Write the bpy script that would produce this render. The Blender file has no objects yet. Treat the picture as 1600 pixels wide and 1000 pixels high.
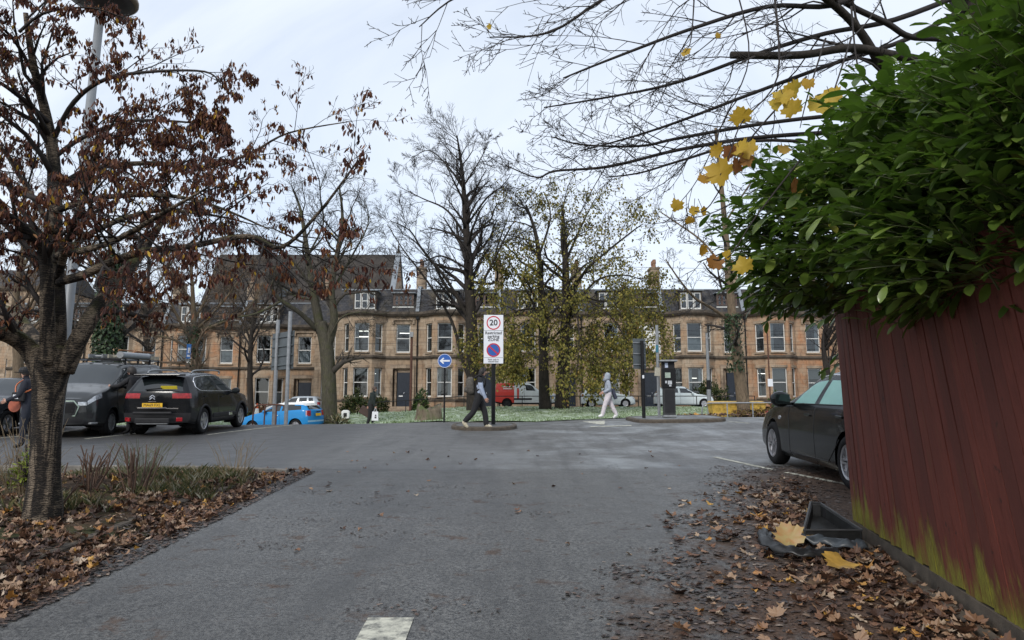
import bpy, bmesh, math, random
from mathutils import Vector, Matrix, noise
D = bpy.data
SC = bpy.context.scene
COL = SC.collection
R = math.radians
V = Vector
rnd = random.Random(7)

# ------------------------------------------------------------------ camera
CAMZ, FPX, PITCH = 1.6, 1143.0, R(8.0)
cam = D.cameras.new('camera')
cam.sensor_width = 36.0
cam.lens = 36.0 * FPX / 1600.0
cam.clip_start, cam.clip_end = 0.05, 2000
cam_o = D.objects.new('camera', cam)
COL.objects.link(cam_o)
cam_o.location = (0, 0, CAMZ)
cam_o.rotation_euler = (R(90) + PITCH, 0, 0)
SC.camera = cam_o

# ------------------------------------------------------------------ sky, sun, exposure
SUN_EL, SUN_AZ = R(38), R(205)          # compass azimuth from +Y, clockwise
w = D.worlds.new('World')
SC.world = w
w.use_nodes = True
nt = w.node_tree
nt.nodes.clear()
def WN(t, **k):
    n = nt.nodes.new(t)
    for a, b in k.items(): setattr(n, a, b)
    return n
sky = WN('ShaderNodeTexSky', sky_type='NISHITA', sun_disc=False, sun_elevation=SUN_EL, sun_rotation=SUN_AZ)
tc = WN('ShaderNodeTexCoord')
mp = WN('ShaderNodeMapping')
mp.inputs['Rotation'].default_value = (0.3, 0.5, 0.4)
mp.inputs['Scale'].default_value = (1.2, 4.5, 2.0)
ns = WN('ShaderNodeTexNoise')
ns.inputs['Scale'].default_value = 1.3
ns.inputs['Detail'].default_value = 7
ns.inputs['Roughness'].default_value = 0.55
ns.inputs['Distortion'].default_value = 0.6
cr = WN('ShaderNodeValToRGB')
cr.color_ramp.elements[0].position = 0.36
cr.color_ramp.elements[0].color = (0.62, 0.62, 0.62, 1)
cr.color_ramp.elements[1].position = 0.68
cr.color_ramp.elements[1].color = (0.96, 0.96, 0.96, 1)
mx = WN('ShaderNodeMix', data_type='RGBA')
mx.inputs[7].default_value = (4.95, 5.32, 5.85, 1)       # high thin cloud, in the sky's own units
bg = WN('ShaderNodeBackground')
bg.inputs['Strength'].default_value = 0.14
wo = WN('ShaderNodeOutputWorld')
L = nt.links.new
L(tc.outputs['Generated'], mp.inputs['Vector']); L(mp.outputs[0], ns.inputs['Vector'])
L(ns.outputs['Fac'], cr.inputs[0]); L(cr.outputs[0], mx.inputs[0])
L(sky.outputs[0], mx.inputs[6]); L(mx.outputs[2], bg.inputs['Color']); L(bg.outputs[0], wo.inputs[0])

sl = D.lights.new('sun', 'SUN')
sl.energy, sl.angle, sl.color = 1.5, R(14), (1.0, 0.96, 0.90)
so = D.objects.new('sun', sl)
COL.objects.link(so)
sd = V((math.sin(SUN_AZ) * math.cos(SUN_EL), math.cos(SUN_AZ) * math.cos(SUN_EL), math.sin(SUN_EL)))
so.rotation_euler = sd.to_track_quat('Z', 'Y').to_euler()
so.location = (0, -20, 40)

SC.view_settings.view_transform = 'Standard'
SC.view_settings.look = 'None'
SC.view_settings.exposure = 0.5
SC.view_settings.gamma = 1.0
SC.cycles.max_bounces = 6
SC.cycles.transparent_max_bounces = 12
SC.cycles.caustics_reflective = SC.cycles.caustics_refractive = False

# ------------------------------------------------------------------ helpers
def sm(a, b, t):
    t = min(1, max(0, (t - a) / (b - a)))
    return t * t * (3 - 2 * t)

GP = [(-60, -3.0), (-20, -1.15), (0, 0.02), (6, .40), (13, .86), (17, 1.12), (19.5, 1.28), (22, 1.44), (24, 1.54), (26, 1.60), (29, 1.63), (33, 1.63),
      (37, 1.70), (42, 2.05), (47, 2.48), (50, 2.62), (53, 2.68), (60, 2.70), (90, 2.7), (200, 3.0), (900, 3.0)]
def g0(y):
    if y <= GP[0][0]: return GP[0][1]
    for i in range(len(GP) - 1):
        x0, z0 = GP[i]; x1, z1 = GP[i + 1]
        if y <= x1:
            zm = GP[i - 1] if i else (x0 - 1, z0)
            zn = GP[i + 2] if i + 2 < len(GP) else (x1 + 1, z1)
            m0 = (z1 - zm[1]) / (x1 - zm[0]); m1 = (zn[1] - z0) / (zn[0] - x0)
            h = x1 - x0; t = (y - x0) / h
            return ((2*t**3 - 3*t*t + 1) * z0 + (t**3 - 2*t*t + t) * h * m0 + (-2*t**3 + 3*t*t) * z1 + (t**3 - t*t) * h * m1)
    return GP[-1][1]
def gz(x, y):
    z = g0(y)
    dip = 0.075 * max(0, -x - 3.2)
    dip = 0.85 * math.tanh(dip / 0.85) if dip else 0
    z -= dip * sm(23, 33, y) + sm(-14, -24, x) * 0.45 * sm(45, 62, y)
    tilt = 0.05 * max(0, x - 1)
    if tilt: z += 0.2 * math.tanh(tilt / 0.2) * sm(15, 24, y) * (1 - sm(36, 48, y))
    return z

CP, SP = math.cos(PITCH), math.sin(PITCH)
def W(px, py, d):
    """the place a tape measure would give: photo pixel (1600 wide) at distance d along Y"""
    u, v = (px - 800) / FPX, (500 - py) / FPX
    t = d / (CP - v * SP)
    return V((u * t, d, CAMZ + (SP + v * CP) * t))
def WX(px, d, py=650):
    return W(px, py, d).x

class MB:
    def __init__(s): s.v, s.f, s.m = [], [], []
    def poly(s, pts, m=0):
        n = len(s.v); s.v.extend(tuple(p) for p in pts); s.f.append(tuple(range(n, n + len(pts)))); s.m.append(m)
    def mesh(s, vs, fs, m=0):
        n = len(s.v); s.v.extend(tuple(p) for p in vs); s.f.extend(tuple(i + n for i in f) for f in fs); s.m.extend([m] * len(fs))
    def box(s, c, sz, rz=0, m=0, rx=0, ry=0):
        x, y, z = sz[0] / 2, sz[1] / 2, sz[2] / 2
        vs = [V((a, b, e)) for e in (-z, z) for a, b in ((-x, -y), (x, -y), (x, y), (-x, y))]
        if rz or rx or ry:
            M = Matrix.Rotation(rz, 3, 'Z') @ Matrix.Rotation(ry, 3, 'Y') @ Matrix.Rotation(rx, 3, 'X'); vs = [M @ p for p in vs]
        c = V(c)
        s.mesh([p + c for p in vs], [(3, 2, 1, 0), (4, 5, 6, 7), (0, 1, 5, 4), (1, 2, 6, 5), (2, 3, 7, 6), (3, 0, 4, 7)], m)
    def tube(s, pts, rs, n=8, caps=True, m=0):
        pts = [V(p) for p in pts]; k = len(pts)
        if not hasattr(rs, '__len__'): rs = [rs] * k
        base = len(s.v)
        t = (pts[1] - pts[0]).normalized()
        u = t.orthogonal().normalized()
        for i in range(k):
            if i < k - 1: tn = (pts[i + 1] - pts[i])
            else: tn = (pts[i] - pts[i - 1])
            if 0 < i < k - 1: tn = (pts[i + 1] - pts[i - 1])
            if tn.length < 1e-9: tn = t.copy()
            tn.normalize()
            u = u - tn * u.dot(tn)
            if u.length < 1e-6: u = tn.orthogonal()
            u.normalize(); b = tn.cross(u); p = pts[i]; r = rs[i]
            for j in range(n):
                a = 2 * math.pi * j / n; ca, sa = math.cos(a) * r, math.sin(a) * r
                s.v.append((p.x + u.x * ca + b.x * sa, p.y + u.y * ca + b.y * sa, p.z + u.z * ca + b.z * sa))
            t = tn
        for i in range(k - 1):
            a = base + i * n
            for j in range(n):
                j2 = (j + 1) % n
                s.f.append((a + j, a + j2, a + n + j2, a + n + j)); s.m.append(m)
        if caps and n > 2:
            s.f.append(tuple(base + j for j in reversed(range(n)))); s.m.append(m)
            s.f.append(tuple(base + (k - 1) * n + j for j in range(n))); s.m.append(m)
    def lathe(s, prof, n=20, c=(0, 0, 0), axis='z', m=0):
        """prof: (radius, height) pairs"""
        base = len(s.v); c = V(c)
        for r, h in prof:
            for j in range(n):
                a = 2 * math.pi * j / n
                p = (r * math.cos(a), r * math.sin(a), h)
                if axis == 'y': p = (p[0], p[2], p[1])
                elif axis == 'x': p = (p[2], p[0], p[1])
                s.v.append((p[0] + c.x, p[1] + c.y, p[2] + c.z))
        for i in range(len(prof) - 1):
            for j in range(n):
                j2 = (j + 1) % n; a = base + i * n
                s.f.append((a + j, a + j2, a + n + j2, a + n + j)); s.m.append(m)
        s.f.append(tuple(base + j for j in reversed(range(n)))); s.m.append(m)
        k = base + (len(prof) - 1) * n
        s.f.append(tuple(k + j for j in range(n))); s.m.append(m)
    def prism(s, pts, y0, y1, plane='xz', m=0):
        """outline extruded between y0 and y1"""
        n = len(pts)
        f = {'xz': lambda p, y: (p[0], y, p[1]), 'xy': lambda p, y: (p[0], p[1], y), 'yz': lambda p, y: (y, p[0], p[1])}[plane]
        vs = [f(p, y0) for p in pts] + [f(p, y1) for p in pts]
        fs = [tuple(range(n)), tuple(reversed(range(n, 2 * n)))] + [(i, n + i, n + (i + 1) % n, (i + 1) % n) for i in range(n)]
        s.mesh(vs, fs, m)
    def xf(s, M):
        s.v = [tuple(M @ V(p)) for p in s.v]; return s
    def build(s, name, mats, parent=None, smooth=False, bevel=0, fix=False):
        me = D.meshes.new(name)
        me.from_pydata(s.v, [], s.f)
        if not isinstance(mats, (list, tuple)): mats = [mats]
        for m in mats: me.materials.append(m)
        if len(mats) > 1: me.polygons.foreach_set('material_index', s.m)
        if smooth: me.polygons.foreach_set('use_smooth', [True] * len(me.polygons))
        if fix:
            bm = bmesh.new(); bm.from_mesh(me); bmesh.ops.recalc_face_normals(bm, faces=bm.faces); bm.to_mesh(me); bm.free()
        o = D.objects.new(name, me)
        COL.objects.link(o)
        if parent: o.parent = parent
        if bevel:
            b = o.modifiers.new('bevel', 'BEVEL'); b.width = bevel; b.segments = 2; b.limit_method = 'ANGLE'; b.angle_limit = R(40)
        return o

def tag(o, label=None, cat=None, group=None, kind=None):
    if label: o['label'] = label
    if cat: o['category'] = cat
    if group: o['group'] = group
    if kind: o['kind'] = kind
    return o
def thing(name, label, cat, loc=(0, 0, 0), rz=0, group=None):
    o = D.objects.new(name, None)
    COL.objects.link(o)
    o.location = loc; o.rotation_euler = (0, 0, rz)
    o.empty_display_size = 0.2
    return tag(o, label, cat, group)
def copy_tree(o, parent=None):
    c = o.copy(); COL.objects.link(c)
    if parent: c.parent = parent
    for ch in [q for q in D.objects if q.parent == o]: copy_tree(ch, c)
    return c
def catmull(pts, n=6):
    out = []
    P = [V(p) for p in pts]
    for i in range(len(P) - 1):
        p0 = P[max(0, i - 1)]; p1 = P[i]; p2 = P[i + 1]; p3 = P[min(len(P) - 1, i + 2)]
        for k in range(n):
            t = k / n
            out.append(0.5 * ((2 * p1) + (p2 - p0) * t + (2 * p0 - 5 * p1 + 4 * p2 - p3) * t * t + (3 * p1 - p0 - 3 * p2 + p3) * t ** 3))
    out.append(P[-1]); return out
def text(body, size, name, m, parent, M, ext=0.002, align='CENTER', bold=0.0):
    cu = D.curves.new('lettering', 'FONT')
    cu.body = body; cu.size = size; cu.extrude = ext; cu.align_x = align; cu.align_y = 'CENTER'; cu.space_line = 0.85; cu.resolution_u = 4; cu.offset = size * bold
    o = D.objects.new('tmp', cu); COL.objects.link(o)
    bpy.context.view_layer.update()
    me = D.meshes.new_from_object(o.evaluated_get(bpy.context.evaluated_depsgraph_get()))
    D.objects.remove(o)
    me.name = name; me.materials.clear(); me.materials.append(m)
    q = D.objects.new(name, me); COL.objects.link(q); q.parent = parent; q.matrix_local = M
    return q

# ------------------------------------------------------------------ materials
class NT:
    """a short way of wiring a material"""
    def __init__(s, name):
        s.mat = D.materials.new(name); s.mat.use_nodes = True
        s.t = s.mat.node_tree; s.b = s.t.nodes['Principled BSDF']
    def n(s, typ, ins=None, **k):
        q = s.t.nodes.new(typ)
        for a, b in k.items(): setattr(q, a, b)
        for a, b in (ins or {}).items(): s.set(q, a, b)
        return q
    def set(s, q, a, b):
        if isinstance(b, bpy.types.NodeSocket): s.t.links.new(b, q.inputs[a])
        else: q.inputs[a].default_value = b
    def coord(s, scale=(1, 1, 1), obj=True):
        c = s.n('ShaderNodeTexCoord'); m = s.n('ShaderNodeMapping', {'Scale': scale})
        s.t.links.new(c.outputs['Object'], m.inputs['Vector']); return m.outputs[0]
    def noise(s, vec, scale, detail=4, rough=.55, dist=0):
        q = s.n('ShaderNodeTexNoise', {'Scale': scale, 'Detail': detail, 'Roughness': rough, 'Distortion': dist})
        if vec: s.set(q, 'Vector', vec)
        return q.outputs['Fac']
    def ramp(s, fac, stops):
        q = s.n('ShaderNodeValToRGB'); s.set(q, 0, fac); e = q.color_ramp.elements
        while len(e) < len(stops): e.new(0.5)
        for i, (p, c) in enumerate(stops):
            e[i].position = p; e[i].color = (c, c, c, 1) if not hasattr(c, '__len__') else (*c[:3], 1)
        return q.outputs[0]
    def mix(s, f, a, b, mode='MIX'):
        q = s.n('ShaderNodeMix', data_type='RGBA', blend_type=mode)
        for i, v in ((0, f), (6, a), (7, b)):
            if isinstance(v, bpy.types.NodeSocket): s.t.links.new(v, q.inputs[i])
            elif i == 0: q.inputs[i].default_value = v
            else: q.inputs[i].default_value = (*v[:3], 1)
        return q.outputs[2]
    def math(s, op, a, b=0.0, clamp=False):
        q = s.n('ShaderNodeMath', operation=op, use_clamp=clamp); s.set(q, 0, a); s.set(q, 1, b); return q.outputs[0]
    def bump(s, h, strength=.3, dist=.02):
        q = s.n('ShaderNodeBump', {'Strength': strength, 'Distance': dist, 'Height': h}); s.t.links.new(q.outputs[0], s.b.inputs['Normal'])
    def out(s, **k):
        for a, b in k.items():
            a = {'color': 'Base Color', 'rough': 'Roughness', 'metal': 'Metallic', 'coat': 'Coat Weight', 'spec': 'Specular IOR Level', 'emit': 'Emission Color', 'estr': 'Emission Strength',
                 'trans': 'Transmission Weight', 'sub': 'Subsurface Weight'}[a]
            if a.endswith('Color') and not isinstance(b, bpy.types.NodeSocket): b = (*b[:3], 1)
            s.set(s.b, a, b)
        return s.mat
def mat(name, col, rough=.6, metal=0, var=.15, vs=6, bump=0, bs=60, coat=0, spec=.5):
    t = NT(name); c = t.coord()
    if var:
        f = t.ramp(t.noise(c, vs, 5, .6), [(.3, 0), (.7, 1)])
        col = t.mix(f, [x * (1 - var) for x in col], [min(1, x * (1 + var)) for x in col])
    if bump: t.bump(t.noise(c, bs, 3), bump, .01)
    t.out(color=col, rough=rough, metal=metal, coat=coat, spec=spec)
    t.b.inputs['Coat Roughness'].default_value = 0.06
    return t.mat
def leafmat(name, stops, rough=.45, spec=.4, trans=0.25):
    """every leaf takes its own shade of the ramp"""
    t = NT(name)
    g = t.n('ShaderNodeNewGeometry')
    c = t.ramp(g.outputs['Random Per Island'], stops)
    t.out(color=c, rough=rough, spec=spec)
    if trans:
        tr = t.n('ShaderNodeBsdfTranslucent'); t.t.links.new(c, tr.inputs[0])
        ms = t.n('ShaderNodeMixShader', {0: trans})
        t.t.links.new(t.b.outputs[0], ms.inputs[1]); t.t.links.new(tr.outputs[0], ms.inputs[2])
        t.t.links.new(ms.outputs[0], t.t.nodes['Material Output'].inputs[0])
    return t.mat
def barkmat(name, a, b, scale=(9, 9, 2.5), moss=None, mossz=None, bump=.6, lines=False):
    t = NT(name); c = t.coord(scale)
    f = t.noise(c, 1.6, 6, .65, .8)
    if lines:
        wv = t.n('ShaderNodeTexWave', {'Scale': 5.5, 'Distortion': 9.0, 'Detail': 5.0, 'Detail Scale': 2.6}, bands_direction='Z')
        t.t.links.new(t.coord((2.0, 2.0, 2.6)), wv.inputs['Vector'])
        big = t.ramp(t.noise(t.coord((2.2, 2.2, .55)), 2.0, 3, .6, 1.2), [(.44, 0), (.56, 1)])
        f = t.math('MULTIPLY', t.math('ADD', t.math('MULTIPLY', wv.outputs['Fac'], .27), t.math('MULTIPLY', f, .80)), t.math('ADD', t.math('MULTIPLY', big, .50), .50))
    col = t.mix(t.ramp(f, [(.28, 0), (.68, 1)]), a, b)
    if moss:
        m = t.ramp(t.noise(t.coord((1, 1, 1)), 2.6, 5, .6), [(.46, 0), (.62, 1)])
        if mossz is not None:
            ge = t.n('ShaderNodeNewGeometry'); sx = t.n('ShaderNodeSeparateXYZ'); t.t.links.new(ge.outputs['Normal'], sx.inputs[0])
            m = t.math('MULTIPLY', m, t.math('ADD', t.math('MULTIPLY', sx.outputs[2], 1.2), mossz), True)
        col = t.mix(m, col, moss)
    t.bump(f, bump, .03)
    return t.out(color=col, rough=.85, spec=.25)

M = {}
M['black'] = mat('black_paint', (.008, .008, .009), .45, var=.2, spec=.22)
M['rubber'] = mat('rubber', (.011, .011, .012), .8, var=.3, vs=20, bump=.1, spec=.2)
M['dark'] = mat('dark_plastic', (.017, .017, .019), .6, var=.2, spec=.25)
M['chrome'] = mat('chrome', (.7, .7, .72), .18, 1, var=.05)
M['alloy'] = mat('alloy', (.42, .42, .44), .32, .85, var=.1)
M['white'] = mat('white_paint', (.72, .72, .70), .5, var=.06)
M['galv'] = mat('galvanised_steel', (.26, .27, .28), .5, .5, var=.2, vs=9)
M['signgrey'] = mat('grey_sign_back', (.085, .098, .105), .5, .2, var=.15, vs=3)
M['rust'] = mat('rusty_steel', (.10, .045, .03), .8, .2, var=.4, vs=14)
M['signwhite'] = mat('sign_white', (.70, .72, .76), .45, var=.03)
M['signblue'] = mat('sign_blue', (.012, .09, .36), .4, var=.05)
M['signred'] = mat('sign_red', (.48, .015, .03), .4, var=.05)
M['signblack'] = mat('sign_black', (.012, .012, .015), .5, var=0)
M['skin'] = mat('skin', (.52, .30, .22), .55, var=.1, vs=9)
M['hair'] = mat('dark_hair', (.016, .012, .010), .6, var=.4, vs=40)
M['brownhair'] = mat('brown_hair', (.05, .028, .018), .6, var=.4, vs=40)
def glassmat(name, col, rough=.06):
    return mat(name, col, rough, var=.12, vs=1.5, spec=.8)
M['carglass'] = glassmat('car_glass', (.012, .016, .017))
M['frostglass'] = mat('frosted_car_glass', (.20, .40, .36), .35, var=.10, vs=5, spec=.6, bump=.05, bs=120)
M['redlamp'] = mat('red_lamp_plastic', (.30, .008, .014), .25, var=.5, vs=14, spec=.4, coat=.3)
M['lamp'] = mat('clear_lamp_plastic', (.45, .47, .50), .12, .35, var=.45, vs=18, spec=.8, coat=.8)
M['amber'] = mat('amber_plastic', (.7, .3, .03), .3)
M['plate'] = mat('yellow_plate', (.72, .42, .02), .45, var=.04)
# ------------------------------------------------------------------ the ground
def sheet(name, xs, ys, m, dz=0.0, keep=None, zf=None, **k):
    b = MB(); idx = {}
    for j, y in enumerate(ys):
        for i, x in enumerate(xs):
            idx[i, j] = len(b.v); b.v.append((x, y, (zf or gz)(x, y) + dz))
    for j in range(len(ys) - 1):
        for i in range(len(xs) - 1):
            if keep and not keep((xs[i] + xs[i + 1]) / 2, (ys[j] + ys[j + 1]) / 2): continue
            b.f.append((idx[i, j], idx[i + 1, j], idx[i + 1, j + 1], idx[i, j + 1])); b.m.append(0)
    o = b.build(name, m, smooth=True)
    return tag(o, **k)
def span(*segs):
    out = []
    for a, b, st in segs:
        n = max(1, round((b - a) / st)); out += [a + (b - a) * i / n for i in range(n)]
    out.append(segs[-1][1]); return out

# worn asphalt, half of it under trodden leaf mush beside the fence
t = NT('asphalt'); c = t.coord()
sx = t.n('ShaderNodeSeparateXYZ'); t.t.links.new(c, sx.inputs[0]); X, Y = sx.outputs[0], sx.outputs[1]
grain = t.math('ADD', t.math('MULTIPLY', t.noise(c, 32, 3, .85), .6), t.math('MULTIPLY', t.noise(c, 90, 2, .8), .4))
vor = t.n('ShaderNodeTexVoronoi', {'Scale': 85}); t.t.links.new(c, vor.inputs['Vector'])
blot = t.noise(c, .55, 5, .6, .3); blot2 = t.noise(c, 2.6, 5, .65)
base = t.mix(t.ramp(grain, [(.43, 0), (.575, 1)]), (.006, .006, .006), (.160, .157, .147))
base = t.mix(t.math('MULTIPLY', t.ramp(blot, [(.38, 0), (.64, 1)]), .55), base, (.055, .054, .051))
base = t.mix(t.math('MULTIPLY', t.ramp(blot2, [(.52, 0), (.72, 1)]), .32), base, (.035, .034, .034))
# the newer, paler surface beyond the patch joint and its frost
wob = t.math('MULTIPLY', t.math('SUBTRACT', t.noise(c, 1.1, 4), .5), 1.3)
far = t.ramp(t.math('MULTIPLY', t.math('SUBTRACT', t.math('ADD', Y, wob), 12.2), 2.0, True), [(.0, 0), (1, 1)])
fr = t.ramp(t.noise(c, .8, 5, .65), [(.44, 0), (.66, 1)])
rightf = t.math('MULTIPLY', t.math('ADD', X, 1.5), .3, True)
base = t.mix(t.math('MULTIPLY', far, .40), base, (.115, .114, .112))
base = t.mix(t.math('MULTIPLY', t.math('MULTIPLY', far, t.math('MULTIPLY', rightf, fr)), .65), base, (.30, .32, .33))
# car park to the left: dark tarmac
cp = t.math('MULTIPLY', t.math('MULTIPLY', t.math('SUBTRACT', -3.6, t.math('ADD', X, wob)), 1.4, True), t.math('MULTIPLY', t.math('SUBTRACT', Y, 12.0), 1.5, True))
cp.node.use_clamp = True
base = t.mix(t.math('MULTIPLY', cp, .62), base, (.034, .034, .036))
# joint line of the patch
jl = t.math('ABSOLUTE', t.math('SUBTRACT', t.math('ADD', Y, t.math('MULTIPLY', wob, .35)), 12.4))
jl = t.math('MULTIPLY', t.math('SUBTRACT', .07, jl), 18.0, True)
jl = t.math('MULTIPLY', jl, t.math('MULTIPLY', t.math('SUBTRACT', 0.4, X), 1.0, True))
base = t.mix(t.math('MULTIPLY', jl, .75), base, (.018, .018, .018))
# mush
edge = t.math('SUBTRACT', X, t.math('ADD', .95, t.math('MULTIPLY', t.math('SUBTRACT', Y, 5.8), .42)))
n1 = t.math('MULTIPLY', t.math('SUBTRACT', t.noise(c, 1.9, 9, .80, .4), .5), 5.5)
mush = t.math('MULTIPLY', t.math('ADD', edge, n1), .95, True)
mush = t.math('MULTIPLY', mush, t.math('MULTIPLY', t.math('SUBTRACT', 13.2, Y), .8, True))
spots = t.ramp(t.noise(t.coord((1.0, 1.1, 1)), 2.6, 7, .72, .3), [(.575, 0), (.66, 1)])
spots = t.math('MULTIPLY', spots, t.math('MULTIPLY', t.math('SUBTRACT', 12.3, Y), .8, True))
m2 = t.math('MAXIMUM', mush, t.math('MULTIPLY', spots, .7))
frag = t.n('ShaderNodeTexVoronoi', {'Scale': 26, 'Randomness': 1.0}); t.t.links.new(t.coord((1, .8, 1)), frag.inputs['Vector'])
mc = t.mix(t.ramp(t.noise(c, 34, 4, .7), [(.36, 0), (.66, 1)]), (.020, .013, .010), (.135, .090, .068))
mc = t.mix(t.math('MULTIPLY', frag.outputs['Color'], .35), mc, (.15, .09, .06))
tyre = t.math('MULTIPLY', t.ramp(t.noise(t.coord((2.4, .22, 1)), 1.0, 4, .6), [(.50, 0), (.66, 1)]), .45)
base = t.mix(tyre, base, (.028, .027, .026))
crk = t.n('ShaderNodeTexVoronoi', {'Scale': .42}, feature='DISTANCE_TO_EDGE'); wv_ = t.n('ShaderNodeVectorMath', operation='ADD'); nz = t.n('ShaderNodeTexNoise', {'Scale': 1.6, 'Detail': 6}); t.t.links.new(c, nz.inputs['Vector']); t.t.links.new(c, wv_.inputs[0]); t.t.links.new(nz.outputs['Color'], wv_.inputs[1]); t.t.links.new(wv_.outputs[0], crk.inputs['Vector'])
ck = t.math('MULTIPLY', t.math('SUBTRACT', .0055, crk.outputs['Distance']), 220.0, True)
ck = t.math('MULTIPLY', ck, t.math('MULTIPLY', t.ramp(blot, [(.46, 0), (.56, 1)]), .8))
base = t.mix(ck, base, (.012, .011, .010))
base = t.mix(t.math('MULTIPLY', m2, .92), base, mc)
h = t.math('ADD', t.math('MULTIPLY', vor.outputs['Distance'], .9), t.math('MULTIPLY', grain, .6))
t.bump(h, .45, .008)
t.out(color=base, rough=t.math('ADD', t.math('ADD', t.math('MULTIPLY', blot2, .30), .30), t.math('MULTIPLY', m2, .35)), spec=t.math('SUBTRACT', .55, t.math('MULTIPLY', m2, .4)))
M['asphalt'] = t.mat

t = NT('soil'); c = t.coord()
f1 = t.noise(c, 3, 7, .7); f2 = t.noise(c, 30, 4, .7)
col = t.mix(t.ramp(f1, [(.35, 0), (.65, 1)]), (.022, .016, .011), (.075, .05, .032))
col = t.mix(t.ramp(f2, [(.5, 0), (.75, 1)]), col, (.14, .085, .05))
col = t.mix(t.math('MULTIPLY', t.ramp(t.noise(c, 1.1, 4), [(.55, 0), (.62, 1)]), .5), col, (.05, .075, .03))
t.bump(f2, .8, .03); M['soil'] = t.out(color=col, rough=.95, spec=.15)

t = NT('frosty_turf'); c = t.coord()
f1 = t.noise(c, 2.2, 6, .7); f2 = t.noise(c, 14, 4, .7)
col = t.mix(t.ramp(f2, [(.35, 0), (.68, 1)]), (.08, .12, .045), (.24, .29, .17))
col = t.mix(t.ramp(f1, [(.46, 0), (.68, 1)]), col, (.46, .53, .45))
t.bump(f2, .7, .05); M['turf'] = t.out(color=col, rough=.95, spec=.15)
M['kerb'] = mat('kerb_stone', (.17, .155, .135), .85, var=.35, vs=5, bump=.3)
M['kerbdark'] = mat('mossy_kerb_stone', (.075, .06, .045), .9, var=.45, vs=6, bump=.4)
t = NT('road_paint'); c = t.coord()
wear = t.ramp(t.noise(c, 9, 6, .75), [(.36, 0), (.56, 1)])
t.out(color=t.mix(wear, (.12, .12, .11), (.52, .51, .42)), rough=.7); M['paint'] = t.mat

sheet('ground', span((-420, -60, 60), (-60, -30, 5), (-30, 30, 1.5), (30, 60, 5), (60, 420, 60)), span((-90, -20, 14), (-20, 70, 1.5), (70, 110, 8), (110, 800, 115)), M['soil'], -.10, kind='structure')
LOTY = 30.2
def on_road(x, y):
    if x < -3.4 and y < 12.2 and x > -30: return x > -3.75 and y < 11.9
    if y > LOTY: return x < -9.6 - max(0, y - 38) * .1 and y < 42
    if x > 7.5 and y > 27: return False
    return True
sheet('road', span((-60, -30, 3), (-30, 20, .5), (20, 60, 4)), span((-16, 34, .5), (34, 42, 1)), M['asphalt'], 0, on_road, kind='structure')
sheet('street', span((-75, 75, 2.5)), span((51.2, 57, .6)), M['asphalt'], 0.0, kind='structure')
sheet('pavement', span((-75, 75, 2.5)), span((57, 60, .5)), mat('paving', (.16, .15, .14), .85, var=.3, vs=2, bump=.2), .12, kind='structure')
sheet('lawn', span((-9.8, 15, .4)), span((LOTY - .6, 51.2, .4)), M['turf'], .03, kind='structure',
      zf=lambda x, y: gz(x, y) + .10 * noise.noise((x * .5, y * .5, 0)) * sm(30.5, 33, y) + .05 * noise.noise((x * 1.7, y * 1.7, 3)))
sheet('verge', span((-60, -9.8, 1)), span((42, 51.2, .8)), M['turf'], .03, kind='structure')

# raised bed under the cherry
def bedz(x, y):
    e = min(-3.72 - x, 12.0 - y)
    return gz(x, y) - .04 + .10 * sm(0, .45, e) + .09 * sm(.4, 2.2, e) + .05 * noise.noise((x * 1.3, y * 1.3, 0)) * sm(0, .6, e)
sheet('bed_ground', span((-30, -10, 1), (-10, -3.7, .15)), span((-6, 4, .5), (4, 12.1, .15)), M['soil'], 0, zf=bedz, kind='structure')
def kerb(name, pts, m, wd=.13, up=.11, dn=.15, label=None, zf=gz):
    """a run of kerb stones with open joints"""
    b = MB(); pl = catmull(pts, 10); ln = 0; seg = [pl[0]]
    def flush(s):
        if len(s) < 2: return
        ring = []
        for i, p in enumerate(s):
            d = (s[min(i + 1, len(s) - 1)] - s[max(0, i - 1)]); d.z = 0; d.normalize(); q = V((-d.y, d.x, 0)) * wd / 2
            z = zf(p.x, p.y) + p.z
            ring.append([(p.x - q.x, p.y - q.y, z - dn), (p.x - q.x, p.y - q.y, z + up - .015), (p.x - q.x * .8, p.y - q.y * .8, z + up), (p.x + q.x * .8, p.y + q.y * .8, z + up), (p.x + q.x, p.y + q.y, z + up - .015), (p.x + q.x, p.y + q.y, z - dn)])
        vs = [q for r in ring for q in r]; n = 6
        fs = [(i * n + j, i * n + (j + 1) % n, (i + 1) * n + (j + 1) % n, (i + 1) * n + j) for i in range(len(ring) - 1) for j in range(n)]
        fs += [tuple(range(n)), tuple(reversed(range((len(ring) - 1) * n, len(ring) * n)))]
        b.mesh(vs, fs)
    for a, c2 in zip(pl, pl[1:]):
        seg.append(c2); ln += (c2 - a).length
        if ln > .9: flush(seg); d = (c2 - a).normalized() * .012; seg = [c2 + d]; ln = 0
    flush(seg)
    return tag(b.build(name, m, fix=True), kind='structure')
kerb('kerb', [(-4.05, y, -.055) for y in (1, 4, 7, 9.5)] + [(-3.9, 11, -.09), (-3.62, 11.75, -.11)], M['kerbdark'], .13)
kerb('kerb', [(-3.62, 12.05, -.03), (-5, 12.22, 0), (-8, 12.3, 0), (-14, 12.3, 0), (-28, 12.3, 0)], M['kerb'], .12, .09)

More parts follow.
